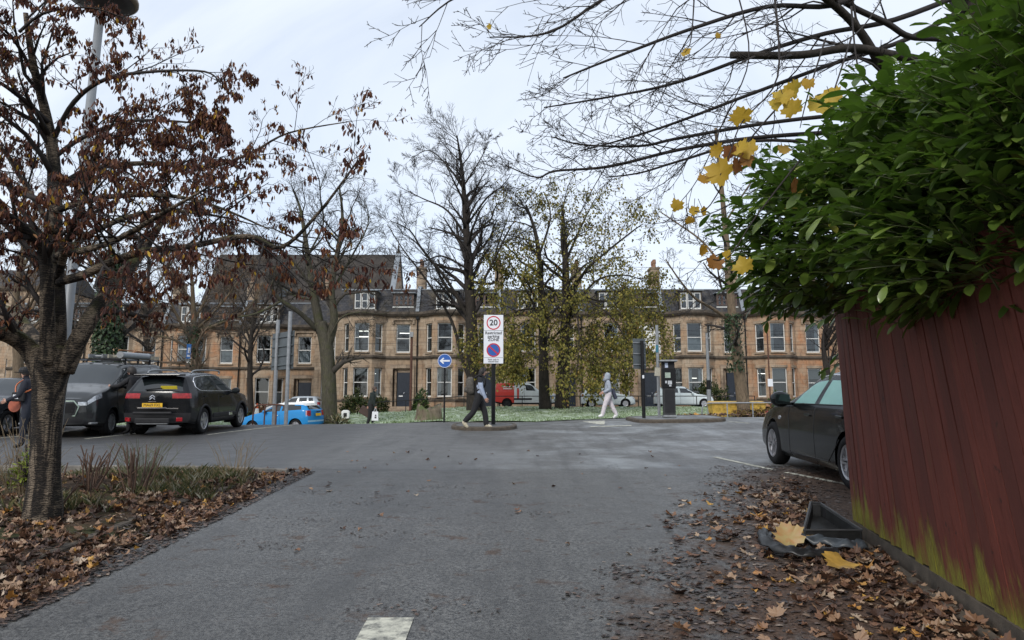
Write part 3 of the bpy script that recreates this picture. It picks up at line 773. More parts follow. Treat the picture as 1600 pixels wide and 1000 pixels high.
def window(house, p0, p1, u0, u1, z0, z1, m, rail=.5, curtain=None, depth=.16, mull=0):
    p0, p1 = V((p0[0], p0[1], 0)), V((p1[0], p1[1], 0)); d = (p1 - p0).normalized(); n_ = V((-d.y, d.x, 0))
    Mx = Matrix(((d.x, n_.x, 0, p0.x), (d.y, n_.y, 0, p0.y), (0, 0, 1, 0), (0, 0, 0, 1)))
    f = .075; b = MB(); uc, w_ = (u0 + u1) / 2, u1 - u0
    b.box((u0 + f / 2, depth, (z0 + z1) / 2), (f, .07, z1 - z0)); b.box((u1 - f / 2, depth, (z0 + z1) / 2), (f, .07, z1 - z0))
    b.box((uc, depth, z0 + .06), (w_ - 2 * f, .07, .12)); b.box((uc, depth, z1 - f / 2), (w_ - 2 * f, .07, f))
    if rail: zr = z0 + (z1 - z0) * rail; b.box((uc, depth - .004, zr), (w_ - 2 * f, .07, .065))
    for k in range(mull): x = u0 + w_ * (k + 1) / (mull + 1); b.box((x, depth - .002, (z0 + z1) / 2), (.07, .066, z1 - z0 - .2))
    o = b.xf(Mx).build('window', m, house)
    b = MB(); b.poly([(u0 + f, depth + .01, z0 + .1), (u1 - f, depth + .01, z0 + .1), (u1 - f, depth + .01, z1 - f), (u0 + f, depth + .01, z1 - f)]); b.xf(Mx).build('pane', M['pane'], o)
    if curtain is None: curtain = wr.choice(['r', 'l', 'b', 'b', 'both', 'both', 'low', ''])
    if curtain:
        b = MB(); y = depth + .12
        def drape(a, c, za, zb):
            k = max(3, int((c - a) / .05)); pts = [(a + (c - a) * i / k, y + .025 * (-1) ** i) for i in range(k + 1)]
            for q, s_ in zip(pts, pts[1:]): b.poly([(q[0], q[1], za), (s_[0], s_[1], za), (s_[0], s_[1], zb), (q[0], q[1], zb)])
        if curtain in ('r', 'both'): drape(u1 - f - w_ * .22, u1 - f, z0, z1)
        if curtain in ('l', 'both'): drape(u0 + f, u0 + f + w_ * .22, z0, z1)
        if curtain == 'low': drape(u0 + f, u1 - f, z0, z0 + (z1 - z0) * .48)
        mt = M['curtain']
        if curtain == 'b': h_ = wr.uniform(.2, .45); b.poly([(u0 + f, y, z1 - (z1 - z0) * h_), (u1 - f, y, z1 - (z1 - z0) * h_), (u1 - f, y, z1), (u0 + f, y, z1)]); mt = M['blind']
        if b.f: b.xf(Mx).build('curtain' if mt == M['curtain'] else 'blind', mt, o)
    return o
UW = 7.1
def terrace_house(x0, yf, zb, label, stone, lamps=(), bus=(1, 1), door=True, skew=True, chim=True, white=False, flatdorm=True):
    h = thing('terraced_house', label, 'house', (x0, yf, zb), 0, 'sandstone houses of the long terrace')
    bay = [(.45, 0), (1.42, -1.0), (3.28, -1.0), (4.25, 0)]
    line = [(0, 0)] + bay + [(UW, 0)]
    zs, zc, zt = 4.57, 8.3, 11.15
    GW, FW = (1.15, 3.62), (4.98, 7.45)
    b = MB(); wins = []
    fac = list(zip(line, line[1:]))
    for i, (p, q) in enumerate(fac):
        ln = (V(q) - V(p)).length; hs = []
        if i in (1, 3): hs = [(.30, ln - .30, *GW), (.30, ln - .30, *FW)]
        elif i == 2: hs = [(.30, ln - .30, *GW), (.30, ln - .30, *FW)]
        elif i == 4: hs = [(.9, 2.1, *FW)] + ([(.68, 2.32, .0, 3.55)] if door else [(.9, 2.1, *GW)])
        wall_holes(b, p, q, -.6, zc, hs)
        for k, hh in enumerate(hs):
            if i == 4 and k == 1 and door: continue
            wins.append((p, q, hh))
    back, dp = 10.5, UW
    for q in ([(0, 0), (0, back)], [(0, back), (UW, back)], [(UW, back), (UW, 0)]):
        (xa, ya), (xb, yb) = q; b.poly([(xb, yb, -.6), (xa, ya, -.6), (xa, ya, zc), (xb, yb, zc)])
    b.build('wall', stone, h)
    b = MB()
    for z in (.35, zs, zc - .05):
        b.poly([(x + (.02 if x == 0 else -.02 if x == UW else 0), y + .02, z) for x, y in line] + [(UW - .02, 3.6, z), (.02, 3.6, z)])
    b.poly([(.02, 3.6, -.5), (UW - .02, 3.6, -.5), (UW - .02, 3.6, zc), (.02, 3.6, zc)])
    b.box((4.3, 1.85, 4), (.1, 3.4, 8))
    b.build('interior', mat('dim_plaster', (.26, .25, .23), .9, var=.1) if 'dim_plaster' not in D.materials else D.materials['dim_plaster'], h)
    wobs = [window(h, p, q, *hh, M['frame']) for p, q, hh in wins]
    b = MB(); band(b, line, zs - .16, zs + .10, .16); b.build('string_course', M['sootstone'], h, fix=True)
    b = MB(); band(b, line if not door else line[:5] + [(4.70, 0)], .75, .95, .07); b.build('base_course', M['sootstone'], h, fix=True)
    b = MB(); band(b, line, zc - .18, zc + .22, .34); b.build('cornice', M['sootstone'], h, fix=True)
    for (p, q, hh), wo_ in zip(wins, wobs):             # dressings of each window
        d = (V(q) - V(p)).normalized(); n_ = V((d.y, -d.x)); a_ = math.atan2(d.y, d.x); cc = V(p) + d * (hh[0] + hh[1]) / 2
        wd = hh[1] - hh[0]; c1 = cc + n_ * .03
        b = MB(); b.box((c1.x, c1.y, hh[2] - .07), (wd + .14, .16, .13), a_); b.build('sill', M['trim'], wo_)
        b = MB(); b.box((cc.x + n_.x * .01, cc.y + n_.y * .01, hh[3] + .12), (wd + .16, .07, .22), a_); b.build('lintel', M['trim'], wo_)
    c1 = 5.75
    b = MB(); z = FW[1]; b.prism([(c1 - .98, z + .02), (c1 - .80, z + .02), (c1 - .80, z + .34), (c1 + .80, z + .34), (c1 + .80, z + .02), (c1 + .98, z + .02), (c1 + .98, z + .5), (c1 - .98, z + .5)], -.14, .01); b.build('hood_mould', M['trim'], h, fix=True)
    if door:
        b = MB(); b.prism([(c1 - 1.04, -.3), (c1 - .82, -.3), (c1 - .82, 3.62), (c1 + .82, 3.62), (c1 + .82, -.3), (c1 + 1.04, -.3), (c1 + 1.04, 3.92), (c1 - 1.04, 3.92)], -.15, .01); b.build('door_surround', M['trim'], h, fix=True)
    if door:
        dx = 5.75
        b = MB(); b.box((dx + .12, .17, 1.82), (1.12, .07, 2.9))
        for sx_ in (-.27, .27):
            for zz, hz in ((.95, .55), (1.85, .75), (2.75, .65)): b.box((dx + .12 + sx_, .125, zz), (.40, .03, hz))
        dr = b.build('door', M['bluedoor'], h)
        b = MB(); b.box((dx - .12, .10, 1.25), (.34, .02, .09)); b.build('letter_plate', M['chrome'], dr)
        b = MB(); b.lathe([(.0, 0), (.04, .01), (.045, .04), (.0, .06)], 10, (dx + .16, .05, 1.5), 'y'); b.build('handle', M['chrome'], dr)
        b = MB(); b.box((dx - .62, .18, 1.9), (.2, .05, 3.2)); b.box((dx + .75, .18, 1.9), (.09, .05, 3.2)); b.box((dx + .12, .18, 3.41), (1.12, .05, .27)); b.build('door_frame', M['trim'], h)
        b = MB()
        for k in range(3): b.box((dx, -.25 - .3 * k, .36 - .13 * k - .3), (1.9, .5 + .001 * k, .6))
        b.build('door_step', M['trim'], h)
    # mansard roof with its dormers
    b = MB()
    pf = [(-.05, zc + .2), (.08, zc + .2), (1.25, zc + 2.45), (1.42, zc + 2.45), (5.4, zt + .35), (10.6, zc + .2)]
    for (ya, za), (yb, zb_) in zip(pf, pf[1:]): b.poly([(0, ya, za), (UW, ya, za), (UW, yb, zb_), (0, yb, zb_)], 1 if ya > 1.2 and ya < 1.3 else 0)
    b.poly([(0, y, z) for y, z in pf]); b.poly([(UW, y, z) for y, z in reversed(pf)])
    b.poly([(x, y * 1.15, zc + .225) for x, y in bay], 1)
    rf = b.build('roof', [M['slate'], M['lead']], h, fix=True)
    b = MB(); b.box((UW / 2, 1.33, zc + 2.46), (UW - .02, .26, .07)); b.build('ridge_flashing', M['lead'], rf)
    def dormer(x0_, x1_, yfr, z0_, z1_, lights, m):
        b = MB(); hs = [(.12 + (x1_ - x0_ - .2) * k / lights, (x1_ - x0_ - .2) * (k + 1) / lights + .08 - .0, z0_ + .22, z1_ - .16) for k in range(lights)]
        wall_holes(b, (x0_, yfr), (x1_, yfr), z0_, z1_, hs, .1)
        b.poly([(x0_, yfr, z0_), (x0_, yfr, z1_), (x0_, 2.6, z1_), (x0_, 2.6, z0_)], 1); b.poly([(x1_, yfr, z0_), (x1_, 2.6, z0_), (x1_, 2.6, z1_), (x1_, yfr, z1_)], 1)
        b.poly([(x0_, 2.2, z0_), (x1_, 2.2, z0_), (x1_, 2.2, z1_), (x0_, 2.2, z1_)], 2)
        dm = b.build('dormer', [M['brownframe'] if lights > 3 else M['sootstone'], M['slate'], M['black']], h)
        b = MB(); b.box(((x0_ + x1_) / 2, (yfr + 2.6) / 2 - .1, z1_ + .05), (x1_ - x0_ + .3, 2.6 - yfr + .2, .1)); b.build('dormer_roof', M['lead'], dm)
        b = MB(); b.box(((x0_ + x1_) / 2, yfr - .05, z0_ + .1), (x1_ - x0_ + .1, .16, .08)); b.build('sill', M['frame'], dm)
        for hh in hs: window(dm, (x0_, yfr), (x1_, yfr), *hh, m, curtain=wr.choice(['', '', 'r', 'b']), depth=.06)
    if bus[0]: dormer(1.35, 3.35, -.10, zc + .26, zc + 2.1, 3, M['frame'])
    if flatdorm and bus[1]: dormer(4.75, 6.55, .42, zc + .62, zc + 1.95, 4, M['brownframe'])
    b = MB(); b.tube([(UW - .12, -.10, zc - .2), (UW - .12, -.10, 0)], .055, 8); b.box((UW - .12, -.13, zc - .32), (.26, .2, .24))
    for z in (1.5, 3.2, 5.5, 7): b.box((UW - .12, -.08, z), (.18, .1, .05))
    b.build('drain_pipe', M['black'], h)
    if skew:
        b = MB(); ps = [(UW - .16, -.02, zc + .25), (UW - .16, 1.2, zc + 2.62), (UW - .16, 1.5, zc + 2.72), (UW - .16, 5.3, zt + .5)]
        for a_, c_ in zip(ps, ps[1:]):
            a_, c_ = V(a_), V(c_); l_ = (c_ - a_); b.box((a_ + c_) / 2, (.30, l_.length, .14), 0, 0, math.atan2(l_.z, l_.y))
        b.build('skew_coping', M['lead'], h)
    if chim:
        b = MB(); b.box((UW - .2, 3.0, zt + .45), (.8, 1.3, 2.6)); b.box((UW - .2, 3.0, zt + 1.80), (.96, 1.46, .16)); ch = b.build('chimney', M['trim'], h)
        b = MB()
        for k in (-.4, 0, .4): b.lathe([(.15, 0), (.13, .35), (.17, .4), (.15, .75), (.0, .76)], 10, (UW - .2, 3.0 + k, zt + 1.88))
        b.build('chimney_pot', M['pot'], ch)
    for (lx, lz, ll) in lamps:
        b = MB(); b.box((lx, 1.9, lz), (ll, .12, .05), .15); b.build('ceiling_light', M['tube'], h)
    if white:
        b = MB(); b.box((5.55, -.16, 6.1), (2.3, .06, 2.4)); b.build('white_panel', M['white'], h)
    return h
YF = 63.0
def MX(px, d=62.4): return (565 - 800) / FPX * d - 2.35 + UW * round((px - 565) / 130)
S0, S1, S2 = STONES
terrace_house(MX(562), YF, 2.62, 'terraced house with dark blue door behind the man with bags, lit windows above', S0, [(2.2, 6.6, 1.3), (2.6, 3.3, 1.0), (5.7, 6.9, 1.1), (2.0, 7.1, 1.2)])
terrace_house(MX(697), YF, 2.62, 'terraced house with its bay behind the round blue arrow sign', S1, [(1.5, 3.3, .5)])
terrace_house(MX(825), YF, 2.62, 'terraced house behind the red and white van', S0, [])
terrace_house(MX(952), YF, 2.62, 'terraced house hidden by the yellow leaved trees, white panel on its upper wall', S1, [], white=True)
terrace_house(MX(1085), YF, 2.62, 'terraced house with its bay straight above the parking machine', S1, [(2.7, 2.9, .9)], flatdorm=True)
terrace_house(MX(1212), YF, 2.62, 'orange stone terraced house above the yellow grit boxes, strip lights on inside', S2, [(1.7, 3.3, .9), (2.9, 3.4, .8)], door=False)
terrace_house(MX(1344), YF, 2.62, 'terraced house farthest along, mostly behind the red fence', S2, [])
YL, ZL = 66.5, 1.95
def LX(px, d=65.8): return (px - 800) / FPX * d - 2.35
terrace_house(LX(412), YL, ZL, 'terraced house behind the paired posts of the grey sign, brown hedge under its bay', S1, [(2.0, 9.4, 1.2)], flatdorm=False)
terrace_house(LX(288), YL, ZL, 'terraced house above the black estate car roof, ivy grown tree before it', S2, [], door=False)
terrace_house(LX(165), YL, ZL, 'terraced house behind the ladder on the dark van', S1, [], door=False)
terrace_house(LX(42), YL, ZL, 'terraced house seen under the mossy limbs of the cherry', S0, [], door=False)
# stretch that closes the step between the two rows
xa, xb = LX(412) + UW, MX(562)
if xb - xa > .2:
    lk = thing('link_house', 'narrow plain stone house front behind the forked tree', 'house', (xa, YL - 1.5, 1.95))
    b = MB(); wl = xb - xa; hs = [(wl * .25, wl * .75, 5.0, 7.4), (wl * .25, wl * .75, 1.2, 3.6)] if wl > 1.6 else []
    wall_holes(b, (.02, 0), (wl - .02, 0), -.5, 8.4, hs); b.poly([(.02, 0, -.5), (.02, 9, -.5), (.02, 9, 8.4), (.02, 0, 8.4)]); b.poly([(wl - .02, 0, -.5), (wl - .02, 0, 8.4), (wl - .02, 9, 8.4), (wl - .02, 9, -.5)])
    b.poly([(.02, 3, -.5), (wl - .02, 3, -.5), (wl - .02, 3, 8.4), (.02, 3, 8.4)]); b.build('wall', S0, lk)
    for hh in hs: window(lk, (0, 0), (wl, 0), *hh, M['frame'])
    b = MB(); band(b, [(.02, 0), (wl - .02, 0)], 8.1, 8.5, .3); b.build('cornice', M['sootstone'], lk, fix=True)
    b = MB(); b.poly([(0, -.1, 8.4), (wl, -.1, 8.4), (wl, 1.3, 10.8), (0, 1.3, 10.8)]); b.poly([(0, 1.3, 10.8), (wl, 1.3, 10.8), (wl, 9, 11.3), (0, 9, 11.3)])
    b.build('roof', M['slate'], lk)
# the tall slate roof behind
hx0, hx1, hy, hb = WX(296, 84), WX(606, 84), 84, 2.7
ch = thing('church_hall', 'tall steep slate roof with a stone gable rising behind the terrace', 'church hall', (hx0, hy, hb))
wl = hx1 - hx0; zr = W(500, 398, 84 + 6).z - hb; ze = zr - 8.2
b = MB(); b.box((wl / 2, 6, ze / 2), (wl - .6, 11.4, ze)); b.mesh([(wl - .35, .4, ze), (wl - .35, 11.6, ze), (wl - .35, 6, zr - .2), (wl, .4, ze), (wl, 11.6, ze), (wl, 6, zr - .2)], [(0, 1, 2), (3, 5, 4), (0, 2, 5, 3), (2, 1, 4, 5), (1, 0, 3, 4)])
b.build('wall', S1, ch)
b = MB(); b.mesh([(0, 0, ze - .2), (wl - .4, 0, ze - .2), (wl - .4, 6, zr), (0, 6, zr), (0, 12, ze - .2), (wl - .4, 12, ze - .2)], [(0, 1, 2, 3), (3, 2, 5, 4), (0, 3, 4), (1, 5, 2)])
t = NT('old_slate'); c = t.coord()
t.out(color=t.mix(t.ramp(t.noise(c, 1.2, 7, .7), [(.35, 0), (.68, 1)]), (.032, .029, .028), (.07, .06, .05)), rough=.85, spec=.2); t.bump(t.noise(t.coord((1, .2, 5)), 2, 3), .4, .05)
rf = b.build('roof', t.mat, ch, fix=True)
b = MB(); l_ = V((0, 6.1, zr - ze + .45)); b.box((wl - .15, 3, (ze + zr) / 2 + .12), (.6, l_.length, .25), 0, 0, math.atan2(l_.z, l_.y)); b.box((wl - .15, 9, (ze + zr) / 2 + .12), (.6, l_.length, .25), 0, 0, -math.atan2(l_.z, l_.y)); b.build('skew_coping', M['lead'], ch)
b = MB(); b.lathe([(.28, 0), (.3, .3), (.16, .5), (.10, .9), (.16, 1.0), (.06, 1.2), (.03, 2.0), (0, 2.1)], 8, (wl - .15, 6, zr)); b.build('finial', M['sootstone'], ch)
for k, (xx, yy) in enumerate(((wl * .42, 2.0), (wl * .65, 2.0))):
    zc_ = ze - .2 + (zr - ze + .2) * yy / 6; b = MB(); b.box((xx, yy - .05, zc_ + .1), (1.0, 1.6, .08), 0, 0, math.atan2(zr - ze + .2, 6)); b.build('skylight', M['carglass'], rf)
# low red roofed annex and the far tenement on the left
an = thing('slate_roofed_annex', 'small red ridged roof beside the tall slate gable', 'annex', (WX(606, 86) + .1, 86, 2.7))
b = MB(); b.box((2.2, 3, 6.6), (4.4, 6, 13.2)); b.build('wall', S2, an)
b = MB(); b.mesh([(-.1, -.3, 13.2), (4.6, -.3, 13.2), (3.8, 3, 15.2), (-.1, 3, 15.2), (-.1, 6.3, 13.2), (4.6, 6.3, 13.2)], [(0, 1, 2, 3), (3, 2, 5, 4), (1, 5, 2), (0, 3, 4)]); b.build('roof', mat('red_tile', (.11, .045, .035), .85, var=.3), an, fix=True)
tn = thing('tenement', 'tall tan tenement far off at the left behind the cherry branches', 'tenement', (WX(-120, 82), 82, 1.8))
tw = WX(66, 82) - WX(-120, 82)
b = MB(); hs = [(1.1 + 2.5 * i, 2.2 + 2.5 * i, 1.2 + 3.6 * k, 3.3 + 3.6 * k) for i in range(int(tw / 2.5) - 0) for k in range(4) if 2.2 + 2.5 * i < tw - .4]
wall_holes(b, (0, 0), (tw, 0), -.5, 15, hs); b.poly([(tw, 0, -.5), (tw, 9, -.5), (tw, 9, 15), (tw, 0, 15)]); b.poly([(0, 9, -.5), (0, 0, -.5), (0, 0, 15), (0, 9, 15)]); b.poly([(0, 2.5, -.5), (tw, 2.5, -.5), (tw, 2.5, 15), (0, 2.5, 15)]); b.build('wall', S1, tn)
for hh in hs: window(tn, (0, 0), (tw, 0), *hh, M['frame'], curtain='')
b = MB(); band(b, [(0, 0), (tw, 0)], 14.7, 15.2, .4); b.build('cornice', M['sootstone'], tn, fix=True)
b = MB(); b.mesh([(0, -.3, 15.1), (tw + .2, -.3, 15.1), (tw + .2, 4.5, 18), (0, 4.5, 18), (0, 9.3, 15.1), (tw + .2, 9.3, 15.1)], [(0, 1, 2, 3), (3, 2, 5, 4), (1, 5, 2), (0, 3, 4)]); b.build('roof', M['slate'], tn, fix=True)
# ------------------------------------------------------------------ trees and bushes
def rot_about(v, axis, a): return Matrix.Rotation(a, 3, axis) @ v
def side_dir(d, ang, r, bias=None):
    o = d.orthogonal().normalized(); o = rot_about(o, d, r.uniform(0, 6.283))
    if bias is not None:
        for _ in range(3):
            q = rot_about(d.orthogonal().normalized(), d, r.uniform(0, 6.283))
            if q.dot(bias) > o.dot(bias): o = q
    return (d * math.cos(ang) + o * math.sin(ang)).normalized()
class Tree:
    def __init__(s, seed, kids=(5, 5, 4), ratio=(.6, .55, .55), ang=(.7, .75, .8), wob=.18, up=.04, rmin=.006, seg=.5, rr=.62, t0=.25, bias=None, sides=(8, 5, 3), tip=.5):
        s.tip = tip
        s.r = random.Random(seed); s.kids, s.ratio, s.ang, s.wob, s.up, s.rmin, s.seg, s.rr, s.t0, s.bias, s.sides = kids, ratio, ang, wob, up, rmin, seg, rr, t0, bias, sides
        s.trunk, s.crown, s.tips, s.segs = MB(), MB(), [], []
    def put(s, pts, rs, wood=False):
        n = s.sides[0] if rs[0] > .06 else s.sides[1] if rs[0] > .02 else s.sides[2]
        (s.trunk if wood else s.crown).tube(pts, rs, n, caps=rs[0] > .02)
    def spawn(s, pts, rs, lev, L, k=None, t0=None, lmul=1):
        r = s.r; k = k or s.kids[min(lev, len(s.kids) - 1)]; t0 = s.t0 if t0 is None else t0
        n = len(pts) - 1
        for i in range(k):
            t = t0 + (1 - t0) * (i + r.random()) / k; f = t * n; j = min(n - 1, int(f)); p = pts[j].lerp(pts[j + 1], f - j)
            d = (pts[j + 1] - pts[j]).normalized(); rad = rs[j] + (rs[j + 1] - rs[j]) * (f - j)
            q = side_dir(d, s.ang[min(lev, len(s.ang) - 1)] * r.uniform(.7, 1.25), r, s.bias)
            s.branch(p, q, L * s.ratio[min(lev, len(s.ratio) - 1)] * r.uniform(.6, 1.15) * (1.15 - s.tip * t) * lmul, max(s.rmin, rad * s.rr), lev + 1)
    def branch(s, p, d, L, rad, lev):
        r = s.r; n = max(2, min(7, int(L / s.seg + .5))); st = L / n; pts = [p]; rs = [rad]
        for i in range(n):
            d = (d + V((r.gauss(0, s.wob), r.gauss(0, s.wob), r.gauss(0, s.wob) + s.up))).normalized(); p = p + d * st; pts.append(p)
            rs.append(max(s.rmin * .6, rad * (1 - .75 * (i + 1) / n)))
        s.put(pts, rs)
        if lev < len(s.kids): s.spawn(pts, rs, lev, L)
        s.segs.append((pts, lev))
        if lev >= len(s.kids): s.tips.append((pts[-1], d))
    def limb(s, pts, r0, r1, lev=0, k=None, t0=None, wood=True, n=5, lmul=1, spawn=True, L=None):
        pl = catmull(pts, n); m = len(pl) - 1; rs = [r0 + (r1 - r0) * i / m for i in range(m + 1)]
        if not wood or r0 < .02: s.put(pl, rs)
        else: s.trunk.tube(pl, rs, max(8, s.sides[0]))
        if spawn: s.spawn(pl, rs, lev, L or sum((b_ - a_).length for a_, b_ in zip(pl, pl[1:])), k, t0, lmul)
        return pl
    def finish(s, name, label, cat, base, tm, cm, group=None, leaves=None, lm=None, cname='crown'):
        o = thing(name, label, cat, base, 0, group); Mx = Matrix.Translation(-V(base))
        s.trunk.xf(Mx).build('trunk', tm, o, smooth=True)
        if s.crown.f: s.crown.xf(Mx).build(cname, cm, o, smooth=True)
        if leaves and leaves.f: leaves.xf(Mx).build('leaves', lm, o, smooth='maple' in name)
        return o
def laurel_leaf(b, p, d, nrm, L_, wd, fold=.25, droop=.2, m=0):
    """blunt leaf, broadest past the middle, with a pale folded midrib"""
    d = d.normalized(); s = d.cross(nrm)
    if s.length < 1e-4: s = d.orthogonal()
    s.normalize(); n_ = s.cross(d); base = len(b.v)
    ts = ((0, 0), (.22, .30), (.48, .47), (.74, .46), (.92, .24), (1, 0))
    for t, w_ in ts:
        c = p + d * L_ * t - n_ * droop * L_ * t * t * .8
        b.v.append(tuple(c))
        if w_:
            for sg in (-1, 1): b.v.append(tuple(c + s * sg * wd * w_ + n_ * fold * wd * w_ * (1.0 + .25 * math.sin(t * 9))))
    # ring starts: 0 | 1,2,3 | 4,5,6 | 7,8,9 | 10,11,12 | 13
    f = [(0, 1, 2), (0, 3, 1)]
    for k in (1, 4, 7): f += [(k, k + 3, k + 4, k + 1), (k, k + 2, k + 5, k + 3)]
    f += [(10, 13, 11), (10, 12, 13)]
    b.f += [tuple(i + base for i in q) for q in f]; b.m += [m] * len(f)
def oval_leaf(b, p, d, nrm, L_, wd, fold=.25, droop=.2, m=0):
    """pointed leaf of six faces, folded along the midrib"""
    d = d.normalized(); s = d.cross(nrm)
    if s.length < 1e-4: s = d.orthogonal()
    s.normalize(); n_ = s.cross(d)
    mid = [p, p + d * L_ * .33 - n_ * droop * L_ * .06, p + d * L_ * .68 - n_ * droop * L_ * .3, p + d * L_ - n_ * droop * L_ * .7]
    e = [(.33, .46), (.68, .42)]; base = len(b.v)
    b.v += [tuple(q) for q in mid]
    for sg in (-1, 1):
        for k, (t, w_) in enumerate(e): b.v.append(tuple(mid[k + 1] + s * sg * wd * w_ + n_ * fold * wd * .5))
    f = [(0, 1, 4), (1, 2, 5, 4), (2, 3, 5), (0, 6, 1), (1, 6, 7, 2), (2, 7, 3)]
    b.f += [tuple(i + base for i in q) for q in f]; b.m += [m] * 6

M['bark'] = barkmat('bark', (.012, .010, .009), (.046, .038, .031))
M['greybark'] = barkmat('grey_green_bark', (.026, .023, .017), (.095, .085, .062), moss=(.055, .062, .016), mossz=.35)
M['twig'] = mat('twig', (.020, .015, .013), .8, var=.3, vs=8)
M['greytwig'] = mat('grey_twig', (.040, .033, .026), .85, var=.3, vs=8)
M['buffbark'] = barkmat('buff_bark', (.07, .05, .034), (.20, .15, .10), moss=(.06, .07, .03), mossz=.15)
M['bufftwig'] = mat('buff_twig', (.15, .105, .070), .85, var=.35, vs=6)
M['cherry'] = barkmat('cherry_bark', (.012, .010, .009), (.21, .165, .12), (7, 7, 26), moss=(.055, .060, .010), mossz=-.08, bump=.7, lines=True)

# --- the old cherry on the left
T = Tree(4, tip=.72, kids=(8, 7, 4), ratio=(.42, .5, .5), ang=(.75, .7, .8), wob=.17, up=.03, rmin=.0032, seg=.25, rr=.5, t0=.2)
px = lambda *q: [W(*p) for p in q]
tb = W(70, 812, 7.75)
tr_ = px((66, 830, 7.75), (68, 800, 7.75), (70, 740, 7.75), (73, 660, 7.75), (78, 590, 7.75), (82, 545, 7.78))
T.limb(tr_, .15, .155, spawn=False, n=4)
b0 = T.trunk                                     # root flare and lumpy bole
for i, (x, y, z) in enumerate(b0.v):
    h_ = z - tb.z; c0 = W(72, 700, 7.75); a_ = math.atan2(y - c0.y, x - c0.x)
    k = 1 + .45 * max(0, .45 - h_) * (1 + .5 * math.sin(a_ * 3 + 1)) + .75 * sm(1.30, 1.95, h_) + .05 * math.sin(a_ * 2 + h_ * 4)
    cxm = tr_[0].x + (tr_[-1].x - tr_[0].x) * min(1, max(0, h_ / 2.4))
    b0.v[i] = (cxm + (x - cxm) * k, 7.75 + (y - 7.75) * k, z)
d0 = 7.75
T.limb(px((84, 575, d0), (88, 505, d0), (86, 395, d0 + .1), (84, 255, d0 + .2), (72, 180, d0 + .1), (52, 100, d0 - .2), (40, 20, d0 - .4)), .115, .025, k=14)
T.limb(px((76, 570, d0 - .1), (74, 500, d0 - .2), (70, 400, d0 - .3), (40, 360, d0 - .5), (0, 330, d0 - .8), (-60, 300, d0 - 1.2)), .085, .025, k=10)
T.limb(px((100, 580, d0), (128, 520, d0), (165, 462, d0 + .2), (205, 415, d0 + .5), (228, 385, d0 + .9), (255, 340, d0 + 1.3), (262, 300, d0 + 1.5)), .105, .025, k=8, lmul=.7)
T.limb(px((92, 440, d0), (130, 430, d0 - .3), (168, 412, d0 - .5), (224, 393, d0 - .8), (291, 386, d0 - 1.0), (386, 369, d0 - 1.2), (440, 386, d0 - 1.3), (500, 330, d0 - 1.4), (560, 250, d0 - 1.5)), .052, .008, k=15)
T.limb(px((70, 590, d0), (45, 545, d0 - .1), (10, 522, d0 - .3), (-40, 515, d0 - .6), (-140, 470, d0 - 1)), .115, .05, k=4)
T.limb(px((75, 560, d0 + .1), (50, 525, d0 + .4), (20, 490, d0 + .8), (-30, 470, d0 + 1.2), (-120, 400, d0 + 1.6)), .09, .04, k=4)
for q, r0 in (([(88, 440, d0), (112, 360, d0 - .4), (135, 300, d0 - .8), (150, 240, d0 - 1.2), (190, 170, d0 - 1.6)], .06),
              ([(86, 410, d0), (150, 360, d0 + .5), (240, 330, d0 + .9), (330, 336, d0 + 1.2), (400, 352, d0 + 1.4)], .055),
              ([(86, 330, d0 + .1), (150, 310, d0 - .2), (250, 305, d0 - .5), (330, 320, d0 - .8), (420, 358, d0 - 1)], .05),
              ([(84, 300, d0 + .2), (140, 265, d0 + .6), (230, 255, d0 + .9), (320, 262, d0 + 1.0), (390, 240, d0 + 1.1), (450, 208, d0 + 1.1), (545, 190, d0 + 1.0)], .05),
              ([(82, 220, d0 + .2), (115, 160, d0), (165, 124, d0 - .2), (240, 112, d0 - .4), (320, 112, d0 - .5), (345, 130, d0 - .5)], .04),
              ([(80, 250, d0 + .2), (130, 215, d0 + .2), (200, 190, d0 + .1), (280, 190, d0), (360, 200, d0 - .2)], .04),
              ([(74, 190, d0 + .1), (30, 150, d0 - .3), (-20, 120, d0 - .6), (-90, 110, d0 - 1)], .045),
              ([(84, 360, d0), (40, 290, d0 + .3), (0, 230, d0 + .5), (-60, 180, d0 + .7)], .05),
              ([(60, 130, d0), (20, 60, d0 - .4), (-30, 20, d0 - .7)], .035), ([(88, 400, d0), (170, 380, d0 - .9), (260, 330, d0 - 1.6), (330, 290, d0 - 2)], .05),
              ([(30, 50, d0 - 1.2), (70, 20, d0 - 1.3), (140, 12, d0 - 1.4), (200, 30, d0 - 1.4)], .022)):
    T.limb(px(*q), r0 * .8, .006, k=11, wood=r0 > .045)
lv = MB(); r = random.Random(8)
for pts, lev in T.segs:
    if lev < 2: continue
    for _ in range(5 if lev == 3 else 4):
        k = r.randrange(1, len(pts)); p = pts[k].lerp(pts[k - 1], r.random())
        u_ = 800 + p.x / max(.1, p.y) * FPX * .99
        dens = .30 + .75 * max(0, noise.noise((p.x * 1.1, p.y * 1.1, p.z * 1.3)) + .25) * (1.3 if p.x > -5 else .8)
        if p.z > 5.0: dens *= .45
        if p.x > -2.6: dens *= .45
        if p.x > -3.6 and p.z < 2.75: dens *= .35
        if r.random() > dens: continue
        for _ in range(r.choice((1, 1, 2, 2, 3))):
            d = V((r.gauss(0, .3), r.gauss(0, .3), -1)); L_ = r.uniform(.04, .075)
            oval_leaf(lv, p + V((r.gauss(0, .02), r.gauss(0, .02), -.01)), d, V((r.uniform(-1, 1), r.uniform(-1, 1), .2)).normalized(), L_, L_ * r.uniform(.30, .45), r.uniform(.2, .9), r.uniform(-.5, .5))
